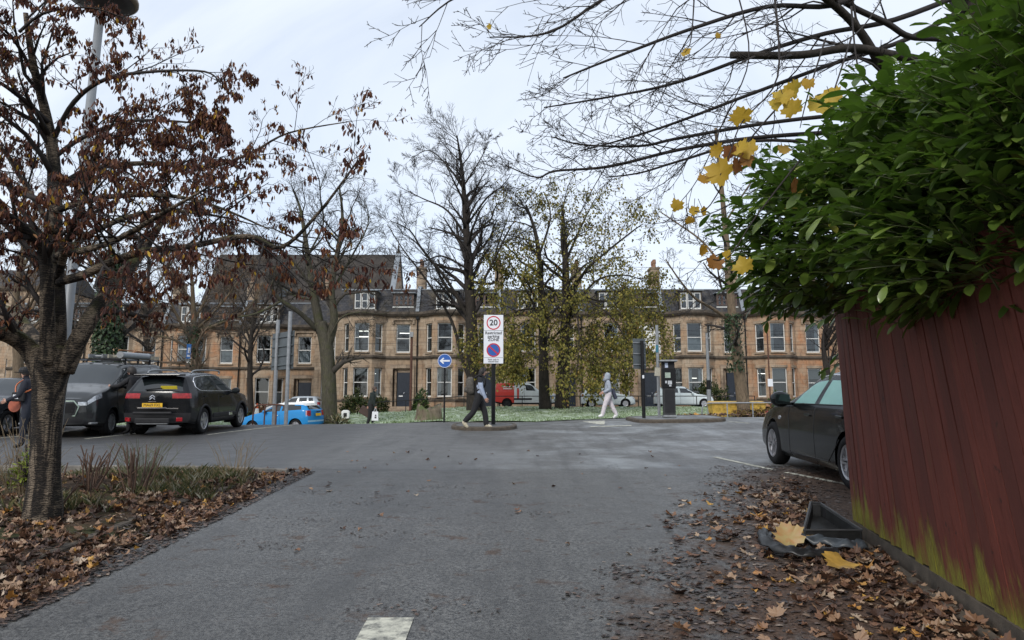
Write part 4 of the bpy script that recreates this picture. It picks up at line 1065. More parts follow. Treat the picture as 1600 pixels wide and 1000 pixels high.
M['cherryleaf'] = leafmat('dry_cherry_leaf', [(0, (.04, .015, .013)), (.45, (.09, .032, .022)), (.75, (.16, .062, .033)), (.93, (.24, .11, .045)), (.972, (.22, .11, .04)), (.978, (.50, .30, .03)), (1, (.55, .36, .04))], .6, .3, .3)
print('cherry', len(T.crown.f), len(lv.f))
T.finish('cherry_tree', 'old cherry tree with banded bark and drooping brown leaves on the leafy bed', 'tree', tuple(tb), M['cherry'], M['twig'], leaves=lv, lm=M['cherryleaf'])

# --- the bare tree that leans in from the right
T = Tree(15, tip=.75, kids=(9, 6, 3), ratio=(.30, .5, .5), ang=(.55, .75, .85), wob=.16, up=.02, rmin=.0042, seg=.25, rr=.42, t0=.18)
tk = [V((7.6, 9.6, gz(7.6, 9.6) - .2)), V((7.3, 9.5, 3.0)), V((6.8, 9.2, 5.0)), V((6.2, 9.0, 6.6)), V((5.6, 9.0, 9.5))]
T.limb(tk, .34, .22, spawn=False)
lim = [([(1560, 60, 8.9), (1490, 98, 8.4), (1405, 88, 8.0), (1330, 75, 7.8), (1250, 86, 7.6), (1142, 86, 7.5)], .062, .040, 4),
       ([(1480, 330, 8.8), (1420, 200, 8.5), (1398, 150, 8.3), (1374, 99, 8.1), (1338, 42, 7.9), (1281, -10, 7.6), (1200, -60, 7.2)], .07, .04, 6),
       ([(1560, 80, 8.9), (1480, 62, 8.6), (1421, 57, 8.4), (1385, 36, 8.2), (1322, 5, 8.0), (1270, -40, 7.8)], .055, .035, 4),
       ([(1530, -40, 8.8), (1400, -30, 8.2), (1300, 8, 7.8), (1200, 10, 7.5), (1080, 45, 7.2), (960, 90, 7.0), (880, 122, 6.9)], .06, .008, 16),
       ([(1530, -20, 8.8), (1400, 30, 8.5), (1290, 52, 8.2), (1180, 85, 7.9), (1060, 128, 7.7), (960, 150, 7.5), (850, 168, 7.4)], .055, .007, 16),
       ([(1530, 0, 8.9), (1420, 60, 8.7), (1300, 100, 8.5), (1170, 148, 8.3), (1060, 190, 8.1), (980, 216, 8.0), (905, 236, 7.9)], .05, .007, 16),
       ([(1440, 190, 8.7), (1330, 180, 8.5), (1200, 192, 8.3), (1060, 216, 8.2), (1000, 228, 8.1), (910, 226, 8.0), (865, 214, 8.0)], .045, .007, 15),
       ([(1440, 200, 8.7), (1330, 205, 8.9), (1180, 215, 9.0), (1060, 234, 9.0), (952, 260, 9.0), (868, 267, 9.0), (838, 277, 9.0), (790, 258, 9.0)], .05, .007, 17),
       ([(1440, 220, 8.7), (1320, 225, 9.2), (1180, 220, 9.4), (1060, 252, 9.4), (1000, 270, 9.4), (946, 277, 9.4)], .045, .008, 13),
       ([(1520, -60, 8.6), (1300, -80, 7.6), (1080, -40, 7.0), (960, -10, 6.8), (860, 50, 6.7), (765, 58, 6.7)], .05, .006, 14),
       ([(1440, 200, 8.7), (1340, 235, 8.0), (1260, 290, 7.6), (1180, 370, 7.4), (1090, 410, 7.3)], .03, .006, 9),
       ([(1300, -60, 7.4), (1050, -110, 6.7), (860, -50, 6.5), (720, -8, 6.4), (655, 42, 6.4)], .035, .005, 9),
       ([(1150, -20, 7.2), (1170, 90, 7.2), (1130, 190, 7.2), (1090, 280, 7.2), (1050, 330, 7.2)], .014, .004, 7),
       ([(1420, 120, 8.4), (1320, 160, 8.7), (1230, 260, 8.9), (1120, 330, 9.0), (1020, 350, 9.0)], .02, .005, 9)]
for q, r0, r1, k in lim:
    pts = px(*q)
    if r0 < .061: r0 *= .72
    T.limb(pts, r0, r1, k=k, wood=r0 > .05, L=min(5.5, sum((a_ - c_).length for a_, c_ in zip(pts, pts[1:]))), t0=.32)
print('right', len(T.crown.f))
lv = MB(); r = random.Random(12)
# the last yellow leaves hang from the low shoots
T2 = Tree(9, kids=(4, 2), ratio=(.4, .5), wob=.15, rmin=.003, seg=.2)
for q in ([(1290, 60, 5.2), (1262, 150, 5.1), (1250, 200, 5.0)], [(1330, 60, 5.4), (1300, 150, 5.2), (1290, 165, 5.1)], [(1210, -10, 5.0), (1215, 120, 4.9), (1160, 190, 4.9), (1140, 240, 4.8), (1120, 285, 4.8)], [(1260, 120, 5.2), (1170, 220, 5.0), (1110, 320, 4.9), (1085, 330, 4.9)],
          [(1250, 250, 5.3), (1180, 340, 5.1), (1140, 400, 5.0), (1110, 405, 5.0)], [(1330, 10, 5.6), (1345, 120, 5.5), (1395, 150, 5.5)], [(1085, -10, 6.2), (1080, 60, 6.2), (1070, 82, 6.2)], [(1400, -40, 6.2), (1350, 40, 6), (1300, 70, 5.7), (1240, 60, 5.4), (1210, -10, 5.0)]):
    pl = catmull(px(*q), 5); T.crown.tube(pl, [.009 - .006 * i / (len(pl) - 1) for i in range(len(pl))], 4)
for (x, y, d, s) in [(1300, 152, 5.1, .15), (1280, 165, 5.1, .15), (1240, 140, 5.0, .12), (1225, 150, 5.0, .14), (1238, 170, 5.0, .13), (1212, 165, 5, .09), (1262, 132, 5, .09), (1158, 183, 4.9, .13), (1170, 235, 4.9, .13), (1155, 232, 4.85, .12), (1140, 240, 4.85, .10), (1125, 272, 4.8, .17),
                     (1100, 282, 4.9, .09), (1150, 262, 4.9, .12), (1168, 250, 4.9, .11), (1120, 236, 4.9, .09), (1058, 322, 4.9, .09), (1085, 330, 4.9, .07), (1078, 345, 4.9, .06), (1098, 392, 5, .08), (1115, 412, 5, .11), (1163, 416, 5, .12), (1136, 400, 5, .07), (1386, 140, 5.5, .09), (1072, 82, 6.2, .08), (1122, 56, 6.4, .06), (1240, 290, 5.4, .10), (1225, 235, 5.2, .10), (1100, 330, 5, .06), (765, 42, 6.6, .05)]:
    p = W(x, y, d); f = V((r.gauss(0, .45), -1, r.gauss(0, .35))); maple(lv, p, s, f, math.pi + r.gauss(0, .5), r, .35)
    T.crown.tube([p + V((0, .01, 0)), p + V((r.uniform(-.03, .03), .03, .10))], [.0022, .003], 3)
M['yellowleaf'] = leafmat('yellow_maple_leaf', [(0, (.40, .20, .03)), (.3, (.50, .32, .035)), (.75, (.58, .42, .06)), (.86, (.30, .13, .04)), (1, (.24, .10, .04))], .5, .3, .45)
T.finish('maple_tree', 'bare maple leaning over the red fence with a sawn limb and a few yellow leaves', 'tree', tuple(tk[0]), M['bark'], M['twig'], leaves=lv, lm=M['yellowleaf'])

# --- cherry laurel over the fence
r = random.Random(31)
lb = thing('laurel_bush', 'large glossy green laurel spilling over the red fence', 'bush', (4.6, 6.2, gz(4.6, 6.2)))
BL = [((4.9, 6.6, 3.5), (2.3, 2.3, 1.75)), ((3.5, 5.9, 3.0), (1.35, 1.3, .85)), ((3.6, 4.6, 3.2), (1.35, 1.5, 1.2)), ((3.3, 6.4, 3.25), (1.15, 1.0, .8)), ((4.5, 5.6, 3.95), (1.6, 1.6, 1.0)), ((3.15, 3.9, 2.75), (.75, 1.3, .72)), ((5.6, 6.9, 4.6), (1.4, 1.5, 1.2)), ((3.7, 4.6, 3.6), (1.1, 1.2, .75)), ((2.78, 3.75, 2.72), (.45, 1.25, .55)), ((2.9, 3.4, 3.1), (.6, 1.0, .6))]
def inside(p, s=1.0):
    return any(sum(((p[i] - c[i]) / (e[i] * s)) ** 2 for i in range(3)) < 1 for c, e in BL)
lv, st = MB(), MB(); org = V((4.9, 6.4, 2.2)); nsh = 0
while nsh < 3000:
    c, e = r.choice(BL); a_ = V((r.gauss(0, 1), r.gauss(0, 1), r.gauss(0, 1))).normalized(); k = r.uniform(.62, 1.0) ** .5
    p = V([c[i] + a_[i] * e[i] * k for i in range(3)])
    if inside(p, .62) and r.random() < .7: continue
    if p.z < 2.36 + (0 if p.x < 3.6 else -1.2): continue
    if p.y < 2.6: continue
    if p.y > 5.3 and p.x < 3.5 and p.z < 2.72: continue
    if p.z - 1.6 > p.y * .18 + p.x * .52: continue
    if p.x > 5.4 and p.y > 6 and r.random() < .7: continue
    out = (p - V((c[0], c[1], c[2] - .5))); out.normalize()
    d = (out + V((-.55, -.25, .02 + r.gauss(0, .22))) + V((r.gauss(0, .35), r.gauss(0, .35), 0))).normalized()
    L_ = r.uniform(.36, .70); pts = [p - d * .25]; q = d.copy(); n = 9
    for i in range(n): pts.append(pts[-1] + q * L_ / n); q = (q + V((0, 0, -.035))).normalized()
    st.tube(pts, [.006 - .004 * i / n for i in range(n + 1)], 4, caps=False)
    up_ = V((0, 0, 1)) + V((r.gauss(0, .2), r.gauss(0, .2), 0)); az = r.uniform(0, 6.28)
    for i in range(2, n + 1):
        ax = (pts[i] - pts[i - 1]).normalized(); s_ = ax.cross(up_).normalized()
        az += 2.5 + r.gauss(0, .3); sd = (s_ * math.cos(az) + up_ * math.sin(az) * .45)
        ld = (ax * r.uniform(.5, 1.0) + sd * r.uniform(.6, 1.0) + V((0, 0, r.gauss(-.12, .2)))).normalized()
        nm = (up_ - ld * up_.dot(ld)).normalized() + V((r.gauss(0, .25), r.gauss(0, .25), 0)); l_ = r.choice((.09, .12, .14, .155, .165, .18, .20)) * (1 if i < n else .8) * (.82 if p.y < 4.2 else 1)
        laurel_leaf(lv, pts[i], ld, nm, l_, l_ * r.uniform(.36, .46), r.uniform(.1, .4), r.uniform(.05, .45))
    if r.random() < .8:
        oval_leaf(lv, pts[-1], ax + V((0, 0, .2)), up_, .09, .03, .5, .1)
    nsh += 1
for _ in range(40):
    c, e = r.choice(BL); p1 = V([c[i] + r.uniform(-.6, .6) * e[i] for i in range(3)]); p0 = V((5.0 + r.gauss(0, .4), 6.5 + r.gauss(0, .5), gz(5, 6.5)))
    pl = catmull([p0, p0.lerp(p1, .5) + V((r.gauss(0, .3), r.gauss(0, .3), .3)), p1], 5); st.tube(pl, [.035 - .025 * i / 10 for i in range(11)], 6, caps=False)
Mx = Matrix.Translation(-V(lb.location))
t = NT('laurel_leaf'); ge = t.n('ShaderNodeNewGeometry')
col = t.ramp(ge.outputs['Random Per Island'], [(0, (.030, .058, .011)), (.45, (.075, .122, .020)), (.8, (.125, .185, .032)), (.985, (.19, .26, .045)), (.99, (.35, .27, .04)), (1, (.30, .20, .04))])
col = t.mix(t.math('MULTIPLY', ge.outputs['Backfacing'], .55), col, (.075, .12, .05)); t.out(color=col, rough=.34, spec=.45, coat=.1); tr2 = t.n('ShaderNodeBsdfTranslucent', {'Color': (.10, .20, .02, 1)}); ms = t.n('ShaderNodeMixShader', {0: .28})
t.t.links.new(t.b.outputs[0], ms.inputs[1]); t.t.links.new(tr2.outputs[0], ms.inputs[2]); t.t.links.new(ms.outputs[0], t.t.nodes['Material Output'].inputs[0])
lv.xf(Mx).build('leaves', t.mat, lb, smooth=True); st.xf(Mx).build('stems', mat('laurel_stem', (.06, .075, .025), .6, var=.3), lb)

# --- trees on the lawn
def gpt(px_, d): x = WX(px_, d); return V((x, d, gz(x, d)))
def simple_tree(px_, d, name, label, trunk, limbs, tm, cm, tree, group=None, leafn=0, lm=None, leaf=None):
    base = gpt(px_, d)
    for q, r0, r1, k, wood in [(trunk[0], trunk[1], trunk[2], trunk[3], True)] + limbs:
        pts = px(*[(a_, b_, d + (dd if dd is not None else 0)) for a_, b_, dd in q]); r0, r1 = (r0, r1) if r0 > .2 else (r0 * .8, r1 * .6); tree.limb(pts, r0, r1, k=k, wood=wood, L=min(9, sum((a_ - c_).length for a_, c_ in zip(pts, pts[1:])) * .9))
    return tree.finish(name, label, 'tree', tuple(base), tm, cm, group, leaf, lm)
d = 45
T = Tree(41, tip=.55, kids=(18, 11, 7), ratio=(.46, .5, .55), ang=(.8, .65, .65), wob=.17, up=.06, rmin=.011, seg=.7, rr=.5, t0=.3, sides=(8, 4, 3))
simple_tree(742, d, 'tall_bare_tree', 'tallest bare tree standing behind the parking zone sign', ([(741, 645, 0), (740, 600, 0), (737, 520, 0), (733, 440, 0), (730, 380, 0), (726, 320, 0), (722, 265, 0), (714, 212, 0)], .50, .04, 44), [
    ([(739, 605, 0), (722, 560, .3), (705, 500, .5), (668, 440, 1), (630, 390, 1.5), (605, 350, 2)], .17, .03, 9, True), ([(733, 500, 0), (700, 440, -.6), (660, 390, -1.2), (640, 360, -1.5), (610, 345, -2)], .14, .03, 9, True),
    ([(735, 440, 0), (775, 440, .5), (775, 395, 1), (790, 350, 1.4), (800, 320, 1.5)], .13, .02, 9, True), ([(737, 470, 0), (760, 430, -.8), (790, 370, -1.4), (806, 340, -1.6)], .14, .02, 9, True),
    ([(734, 380, 0), (700, 330, 1), (660, 310, 1.6), (620, 290, 2)], .12, .02, 9, True), ([(731, 350, 0), (760, 310, -.6), (785, 290, -1), (800, 270, -1)], .10, .02, 8, True),
    ([(727, 300, 0), (700, 260, .5), (670, 235, 1), (640, 250, 1)], .09, .02, 8, True), ([(725, 290, 0), (750, 250, -.5), (765, 220, -.6)], .08, .02, 7, True), ([(730, 420, 0), (690, 400, -.5), (650, 410, -1), (610, 380, -1.4)], .09, .02, 7, True),
    ([(738, 455, 0), (720, 420, 1.5), (690, 370, 2.4)], .09, .02, 7, True)], M['bark'], M['twig'], T)
print('tall', len(T.crown.f))
# pair with yellowing leaves
M['limeleaf'] = leafmat('yellowing_leaf', [(0, (.06, .065, .018)), (.35, (.145, .14, .034)), (.7, (.255, .225, .05)), (.93, (.32, .25, .055)), (1, (.15, .07, .025))], .6, .3, .3)
def lime(px_, d, seed, label, trunk, limbs, nleaf, lo):
    T = Tree(seed, kids=(12, 7, 5), ratio=(.45, .5, .55), ang=(.85, .8, .8), wob=.2, up=.0, rmin=.012, seg=.7, rr=.5, t0=.25, sides=(8, 4, 3))
    base = gpt(px_, d)
    for q, r0, r1, k in [trunk] + limbs:
        pts = px(*[(a_, b_, d + dd) for a_, b_, dd in q]); T.limb(pts, r0, r1, k=k, wood=r0 > .06, L=min(9, sum((a_ - c_).length for a_, c_ in zip(pts, pts[1:]))))
    lv = MB(); r = random.Random(seed + 1); sg = [s_ for s_ in T.segs if s_[1] >= 2]
    zt = base.z + 10
    for _ in range(nleaf):
        pts, lev = r.choice(sg); p = r.choice(pts) + V((r.gauss(0, .18), r.gauss(0, .18), r.gauss(-.1, .2)))
        f = 1 - sm(5.5, 13, p.z - base.z) * .72
        if r.random() > f: continue
        for _ in range(2):
            L_ = r.uniform(.10, .19); oval_leaf(lv, p + V((r.gauss(0, .1), r.gauss(0, .1), r.gauss(0, .1))), V((r.gauss(0, .5), r.gauss(0, .5), -.8)), V((r.gauss(0, 1), r.gauss(0, 1), .3)).normalized(), L_, L_ * .75, .3, .2)
    print('lime', len(T.crown.f), len(lv.f))
    return T.finish('lime_tree', label, 'tree', tuple(base), M['greybark'] if False else M['bark'], M['twig'], 'pair of yellowing trees on the lawn', lv, M['limeleaf'])
lime(848, 46, 51, 'yellow leaved tree, its slimmer trunk beside the van bonnet', ([(852, 640, 0), (850, 600, 0), (848, 520, 0), (845, 440, 0), (838, 370, 0), (822, 320, 0)], .40, .06, 18),
     [([(846, 500, 0), (815, 440, -.5), (790, 400, -1)], .1, .02, 9), ([(846, 480, 0), (800, 490, -1.5), (780, 530, -2.5), (790, 570, -3)], .08, .02, 11), ([(842, 400, 0), (860, 340, .5), (850, 300, 1)], .09, .02, 9), ([(848, 520, 0), (830, 500, -1.5), (800, 520, -3), (800, 560, -3.5)], .07, .02, 9)], 6500, 0)
lime(884, 47, 61, 'yellow leaved tree with the broader crown sweeping low above the white hatchback', ([(878, 640, 0), (880, 590, 0), (884, 500, 0), (884, 430, 0), (882, 370, 0), (878, 320, 0)], .50, .07, 20),
     [([(884, 480, 0), (910, 430, -.5), (940, 400, -1), (990, 360, -1.5), (1005, 350, -1.8)], .13, .02, 13), ([(884, 500, 0), (930, 440, .8), (975, 430, 1.4), (1010, 440, 1.6)], .11, .02, 12), ([(885, 460, 0), (920, 470, -2), (960, 500, -3.2), (985, 550, -4)], .10, .02, 15), ([(883, 410, 0), (910, 350, 1), (930, 310, 1.4)], .1, .02, 10),
      ([(885, 490, 0), (900, 490, -2.5), (905, 530, -4), (900, 590, -4.6)], .08, .02, 13), ([(885, 450, 0), (935, 470, 1), (1000, 470, 2), (1020, 520, 2.4)], .09, .02, 13), ([(884, 520, 0), (930, 510, -1), (965, 530, -1.6), (975, 580, -2)], .08, .02, 13)], 11000, 0)
# forked tree by the blue car
d = 38
T = Tree(71, kids=(13, 9, 6), ratio=(.42, .52, .5), ang=(.8, .8, .8), wob=.26, up=.05, rmin=.009, seg=.5, rr=.5, t0=.22, sides=(8, 4, 3))
simple_tree(514, d, 'forked_tree', 'grey mossy forked tree behind the tail of the blue car', ([(516, 668, 0), (515, 640, 0), (513, 580, 0), (508, 530, 0), (500, 505, 0)], .42, .34, 1), [
    ([(502, 520, 0), (492, 470, 0), (485, 430, .3), (478, 380, .5), (470, 330, .8), (460, 300, 1)], .27, .04, 14, True), ([(512, 540, 0), (522, 500, -.2), (518, 450, -.4), (528, 390, -.5), (535, 340, -.6), (530, 290, -.7)], .26, .04, 14, True),
    ([(495, 515, 0), (470, 490, -.6), (440, 470, -1.2), (425, 450, -1.6), (430, 425, -2), (415, 400, -2.2)], .19, .04, 10, True), ([(508, 545, 0), (530, 500, -.6), (560, 488, -1), (600, 490, -1.4), (625, 475, -1.8)], .07, .012, 9, True), ([(440, 470, -1.2), (400, 490, -1.8), (350, 500, -2.4), (310, 515, -3)], .08, .02, 10, True),
    ([(488, 450, 0), (450, 400, -.8), (410, 380, -1.4), (370, 360, -2)], .10, .02, 11, True), ([(522, 450, 0), (550, 400, .5), (575, 350, .8), (570, 310, 1)], .10, .02, 11, True), ([(480, 400, .3), (505, 350, .2), (500, 300, 0), (510, 270, 0)], .08, .02, 10, True), ([(498, 470, .1), (455, 460, 1.2), (420, 430, 2)], .09, .02, 8, True)], M['greybark'], M['greytwig'], T)
# ivy clad trunk and slim tree on the right
d = 30
T = Tree(81, kids=(9, 7, 4), ratio=(.40, .5, .5), ang=(.9, .8, .8), wob=.22, up=.05, rmin=.007, seg=.5, rr=.45, t0=.3, sides=(8, 4, 3))
base = gpt(1160, d)
for q, r0, r1, k in [([(1163, 655, 0), (1160, 620, 0), (1150, 540, 0), (1143, 480, 0), (1138, 410, 0), (1128, 300, 0), (1118, 200, 0)], .30, .06, 12), ([(1140, 500, 0), (1110, 480, -.5), (1085, 465, -1), (1060, 435, -1.4), (1040, 405, -1.6)], .08, .02, 11), ([(1138, 430, 0), (1100, 380, .5), (1060, 350, 1), (1030, 330, 1.2)], .06, .02, 10), ([(1140, 460, 0), (1180, 420, -.5), (1220, 400, -1)], .06, .02, 8), ([(1132, 350, 0), (1170, 290, .5), (1200, 250, 1)], .05, .015, 8)]:
    pts = px(*[(a_, b_, d + dd) for a_, b_, dd in q]); T.limb(pts, r0, r1, k=k, L=min(7, sum((a_ - c_).length for a_, c_ in zip(pts, pts[1:])) * .8))
def ivy_on(path, rad, n, r, size=.09, spread=.10):
    lv = MB()
    for _ in range(n):
        k = r.randrange(len(path) - 1); p = path[k].lerp(path[k + 1], r.random()); a_ = r.uniform(0, 6.283); o = V((math.cos(a_), math.sin(a_), 0))
        q = p + o * (rad + abs(r.gauss(0, spread))); L_ = size * r.uniform(.6, 1.3)
        oval_leaf(lv, q, V((r.gauss(0, .5), r.gauss(0, .5), -.8)), (o + V((0, 0, .5))).normalized(), L_, L_ * .85, .2, .3)
    return lv
M['ivy'] = leafmat('ivy_leaf', [(0, (.010, .024, .008)), (.6, (.022, .048, .014)), (1, (.045, .075, .022))], .45, .4, .1)
pt = catmull(px((1150, 580, d), (1146, 520, d), (1142, 490, d)), 6)
lv = ivy_on(pt, .24, 900, random.Random(4))
T.finish('slender_tree', 'slender bare tree with ivy half way up, standing by the yellow boxes', 'tree', tuple(base), M['buffbark'], M['twig'], leaves=lv, lm=M['ivy'])
# trees behind the parked cars on the left
T = Tree(91, kids=(15, 9, 6), ratio=(.5, .5, .55), ang=(.7, .7, .75), wob=.24, up=.06, rmin=.011, seg=.6, rr=.5, t0=.15, sides=(7, 4, 3))
d = 41
base = gpt(306, d)
for q, r0, r1, k in [([(306, 650, 0), (306, 600, 0), (305, 550, 0), (303, 500, 0), (300, 440, 0), (296, 380, 0)], .30, .06, 16), ([(304, 540, 0), (280, 500, -.5), (262, 460, -1), (250, 420, -1)], .12, .02, 10), ([(304, 520, 0), (345, 505, .5), (390, 480, 1), (410, 440, 1)], .13, .02, 13), ([(303, 500, 0), (330, 450, .5), (340, 400, 1)], .1, .02, 11), ([(303, 550, 0), (270, 530, .6), (230, 520, 1), (205, 490, 1)], .09, .02, 11), ([(300, 470, 0), (270, 430, -.5), (260, 390, -.6)], .09, .02, 10), ([(303, 520, 0), (350, 470, -1), (385, 420, -1.5)], .09, .02, 12)]:
    pts = px(*[(a_, b_, d + dd) for a_, b_, dd in q]); T.limb(pts, r0, r1, k=k, L=min(7, sum((a_ - c_).length for a_, c_ in zip(pts, pts[1:])) * .9))
lv = ivy_on(catmull(px((306, 640, d), (305, 560, d), (303, 510, d)), 6), .3, 500, random.Random(5), .12)
T.finish('twiggy_tree', 'buff twiggy tree above the black estate car, ivy low on its trunk', 'tree', tuple(base), M['buffbark'], M['bufftwig'], leaves=lv, lm=M['ivy'])
d = 36
base = gpt(168, d); T = Tree(95, kids=(8, 5), ratio=(.4, .5), rmin=.012, seg=.6, sides=(7, 4, 3))
for q, r0, r1, k in [([(168, 660, 0), (168, 560, 0), (170, 470, 0), (172, 400, 0), (170, 340, 0)], .3, .06, 14), ([(170, 450, 0), (200, 410, .5), (215, 370, 1)], .1, .02, 8), ([(170, 430, 0), (140, 390, .5), (120, 350, .6)], .1, .02, 8)]:
    T.limb(px(*[(a_, b_, d + dd) for a_, b_, dd in q]), r0, r1, k=k)
r = random.Random(6); lv = MB(); path = catmull(px((168, 600, d), (168, 520, d), (170, 450, d), (174, 400, d)), 8)
for _ in range(5200):
    k = r.random(); p = path[int(k * (len(path) - 1))]; a_ = r.uniform(0, 6.283); rad = (1.25 - .75 * k) * (.75 + .35 * noise.noise((a_, k * 7, 2))); o = V((math.cos(a_), math.sin(a_), 0)); q = p + o * rad * r.uniform(.55, 1.0) ** .6 + V((0, 0, r.gauss(0, .25)))
    L_ = r.uniform(.10, .2); oval_leaf(lv, q, V((r.gauss(0, .5), r.gauss(0, .5), -.8)) + o * .3, (o + V((0, 0, .6))).normalized(), L_, L_ * .8, .2, .3)
T.finish('ivy_clad_tree', 'tree wrapped in thick dark ivy behind the dark van', 'tree', tuple(base), M['bark'], M['twig'], leaves=lv, lm=M['ivy'])
for (p_, d, hpx, seed, mt, mc, lab) in [(28, 34, 300, 101, 'buffbark', 'bufftwig', 'pale barked twiggy tree at the left edge behind the parked car'), (228, 52, 360, 103, 'bark', 'twig', 'dark bare tree between the ivy clad tree and the twiggy tree'), (-60, 44, 250, 105, 'buffbark', 'bufftwig', 'bare tree beyond the left edge behind the cherry'),
                                        (392, 58, 400, 107, 'bark', 'twig', 'thin bare tree close to the terrace behind the grey sign posts'), (112, 48, 330, 109, 'bark', 'greytwig', 'grey bare tree behind the cherry fork'), (1290, 52, 420, 111, 'bark', 'twig', 'bare tree by the terrace just past the red fence end')]:
    T = Tree(seed, kids=(13, 8, 4), ratio=(.5, .5, .5), ang=(.75, .75, .75), wob=.22, up=.05, rmin=.011, seg=.6, rr=.5, t0=.2, sides=(7, 4, 3)); base = gpt(p_, d); r = random.Random(seed)
    yb = 645; q = [(p_, yb + 15), (p_ + r.uniform(-3, 3), yb - (yb - hpx) * .25), (p_ + r.uniform(-6, 6), yb - (yb - hpx) * .5), (p_ + r.uniform(-9, 9), yb - (yb - hpx) * .75), (p_ + r.uniform(-12, 12), hpx)]
    T.limb(px(*[(a_, b_, d) for a_, b_ in q]), .28, .05, k=15, L=8)
    for k in range(5):
        s_ = r.choice((-1, 1)); y0 = yb - (yb - hpx) * r.uniform(.25, .7); pts = px((p_, y0, d), (p_ + s_ * r.uniform(15, 35), y0 - 40, d + r.uniform(-1, 1)), (p_ + s_ * r.uniform(35, 70), y0 - r.uniform(60, 120), d + r.uniform(-2, 2))); T.limb(pts, .11, .02, k=9, L=6)
    T.finish('bare_tree', lab, 'tree', tuple(base), M[mt], M[mc], 'bare trees on the far side of the car park')

# --- bushes
def bush(name, label, c, rad, n, lm, size, seed, aspect=.5, stems=True, cat='bush', up=.2):
    r = random.Random(seed); lv, st = MB(), MB(); c = V(c)
    for _ in range(n):
        a_ = V((r.gauss(0, 1), r.gauss(0, 1), abs(r.gauss(0, .9)))).normalized(); k = (.72 + .4 * noise.noise((a_.x * 2 + seed, a_.y * 2, a_.z * 2))) * r.uniform(.5, 1.05) ** .6
        p = c + V((a_.x * rad[0] * k, a_.y * rad[1] * k, a_.z * rad[2] * k)); L_ = size * r.uniform(.6, 1.3)
        oval_leaf(lv, p, a_ + V((r.gauss(0, .5), r.gauss(0, .5), r.gauss(up, .5))), (a_ + V((0, 0, .6))).normalized(), L_, L_ * aspect, .3, .3)
    for _ in range(14):
        a_ = V((r.gauss(0, 1), r.gauss(0, 1), abs(r.gauss(0, .9)))).normalized(); st.tube([c, c + V((a_.x * rad[0] * .4, a_.y * rad[1] * .4, a_.z * rad[2] * .5)), c + V((a_.x * rad[0], a_.y * rad[1], a_.z * rad[2])) * .95], [.03, .02, .008], 4)
    o = thing(name, label, cat, tuple(c)); Mx = Matrix.Translation(-c)
    lv.xf(Mx).build('leaves', lm, o); st.xf(Mx).build('stems', M['twig'], o); return o
M['bushleaf'] = leafmat('bush_leaf', [(0, (.020, .035, .011)), (.6, (.045, .07, .02)), (1, (.11, .11, .03))], .5, .3, .2)
M['rhodo'] = leafmat('glossy_bush_leaf', [(0, (.020, .045, .014)), (.6, (.05, .10, .025)), (1, (.13, .18, .05))], .35, .5, .2)
M['brownhedge'] = leafmat('brown_hedge_leaf', [(0, (.06, .028, .014)), (.6, (.14, .06, .025)), (1, (.20, .09, .03))], .6, .3, .2)
def gb(px_, d): x = WX(px_, d); return (x, d, gz(x, d) + .1)
bush('garden_bush', 'olive green bush to the left of the man with bags', gb(556, 58), (1.5, 1.0, 2.2), 1800, M['bushleaf'], .2, 1)
bush('garden_bush', 'dark rounded bush behind the head of the man with bags', gb(592, 58.5), (1.1, .8, 1.75), 1300, M['bushleaf'], .18, 2)
bush('rhododendron', 'bright green broad leaved bush beside the dark blue door', gb(656, 58.5), (.85, .8, 2.0), 700, M['rhodo'], .28, 3, .35)
bush('garden_bush', 'leafy bush behind the grey post with the black band', gb(1112, 58), (1.8, 1.0, 2.7), 2000, M['bushleaf'], .2, 4)
bush('garden_bush', 'low yellow green bush under the bay of the orange house', gb(1222, 58.5), (1.3, .8, 1.5), 900, M['rhodo'], .16, 5)
bush('brown_hedge', 'brown leaved hedge under the bay behind the grey sign posts', gb(412, 60), (1.7, .7, 1.7), 1500, M['brownhedge'], .15, 6)
bush('garden_bush', 'small green bush at the left end of the blue car roof', gb(392, 58), (.7, .7, 1.2), 500, M['bushleaf'], .16, 7)
bush('clipped_hedge', 'long low hedge on the far left behind the parked car', gb(30, 36), (5, .9, 1.5), 3500, M['bushleaf'], .14, 8)
bush('verge_shrub', 'tangled grassy shrub at the foot of the forked tree', gb(528, 36.8), (.8, .7, .65), 500, M['rough_grass'], .3, 9, .12)
bush('planting', 'russet ground cover shrub in front of the yellow boxes', (9.5, 27.6, gz(9.5, 27.6)), (1.9, .5, .42), 1500, leafmat('russet_leaf', [(0, (.06, .03, .014)), (.5, (.15, .075, .03)), (1, (.20, .17, .05))], .6, .3, .2), .08, 10)
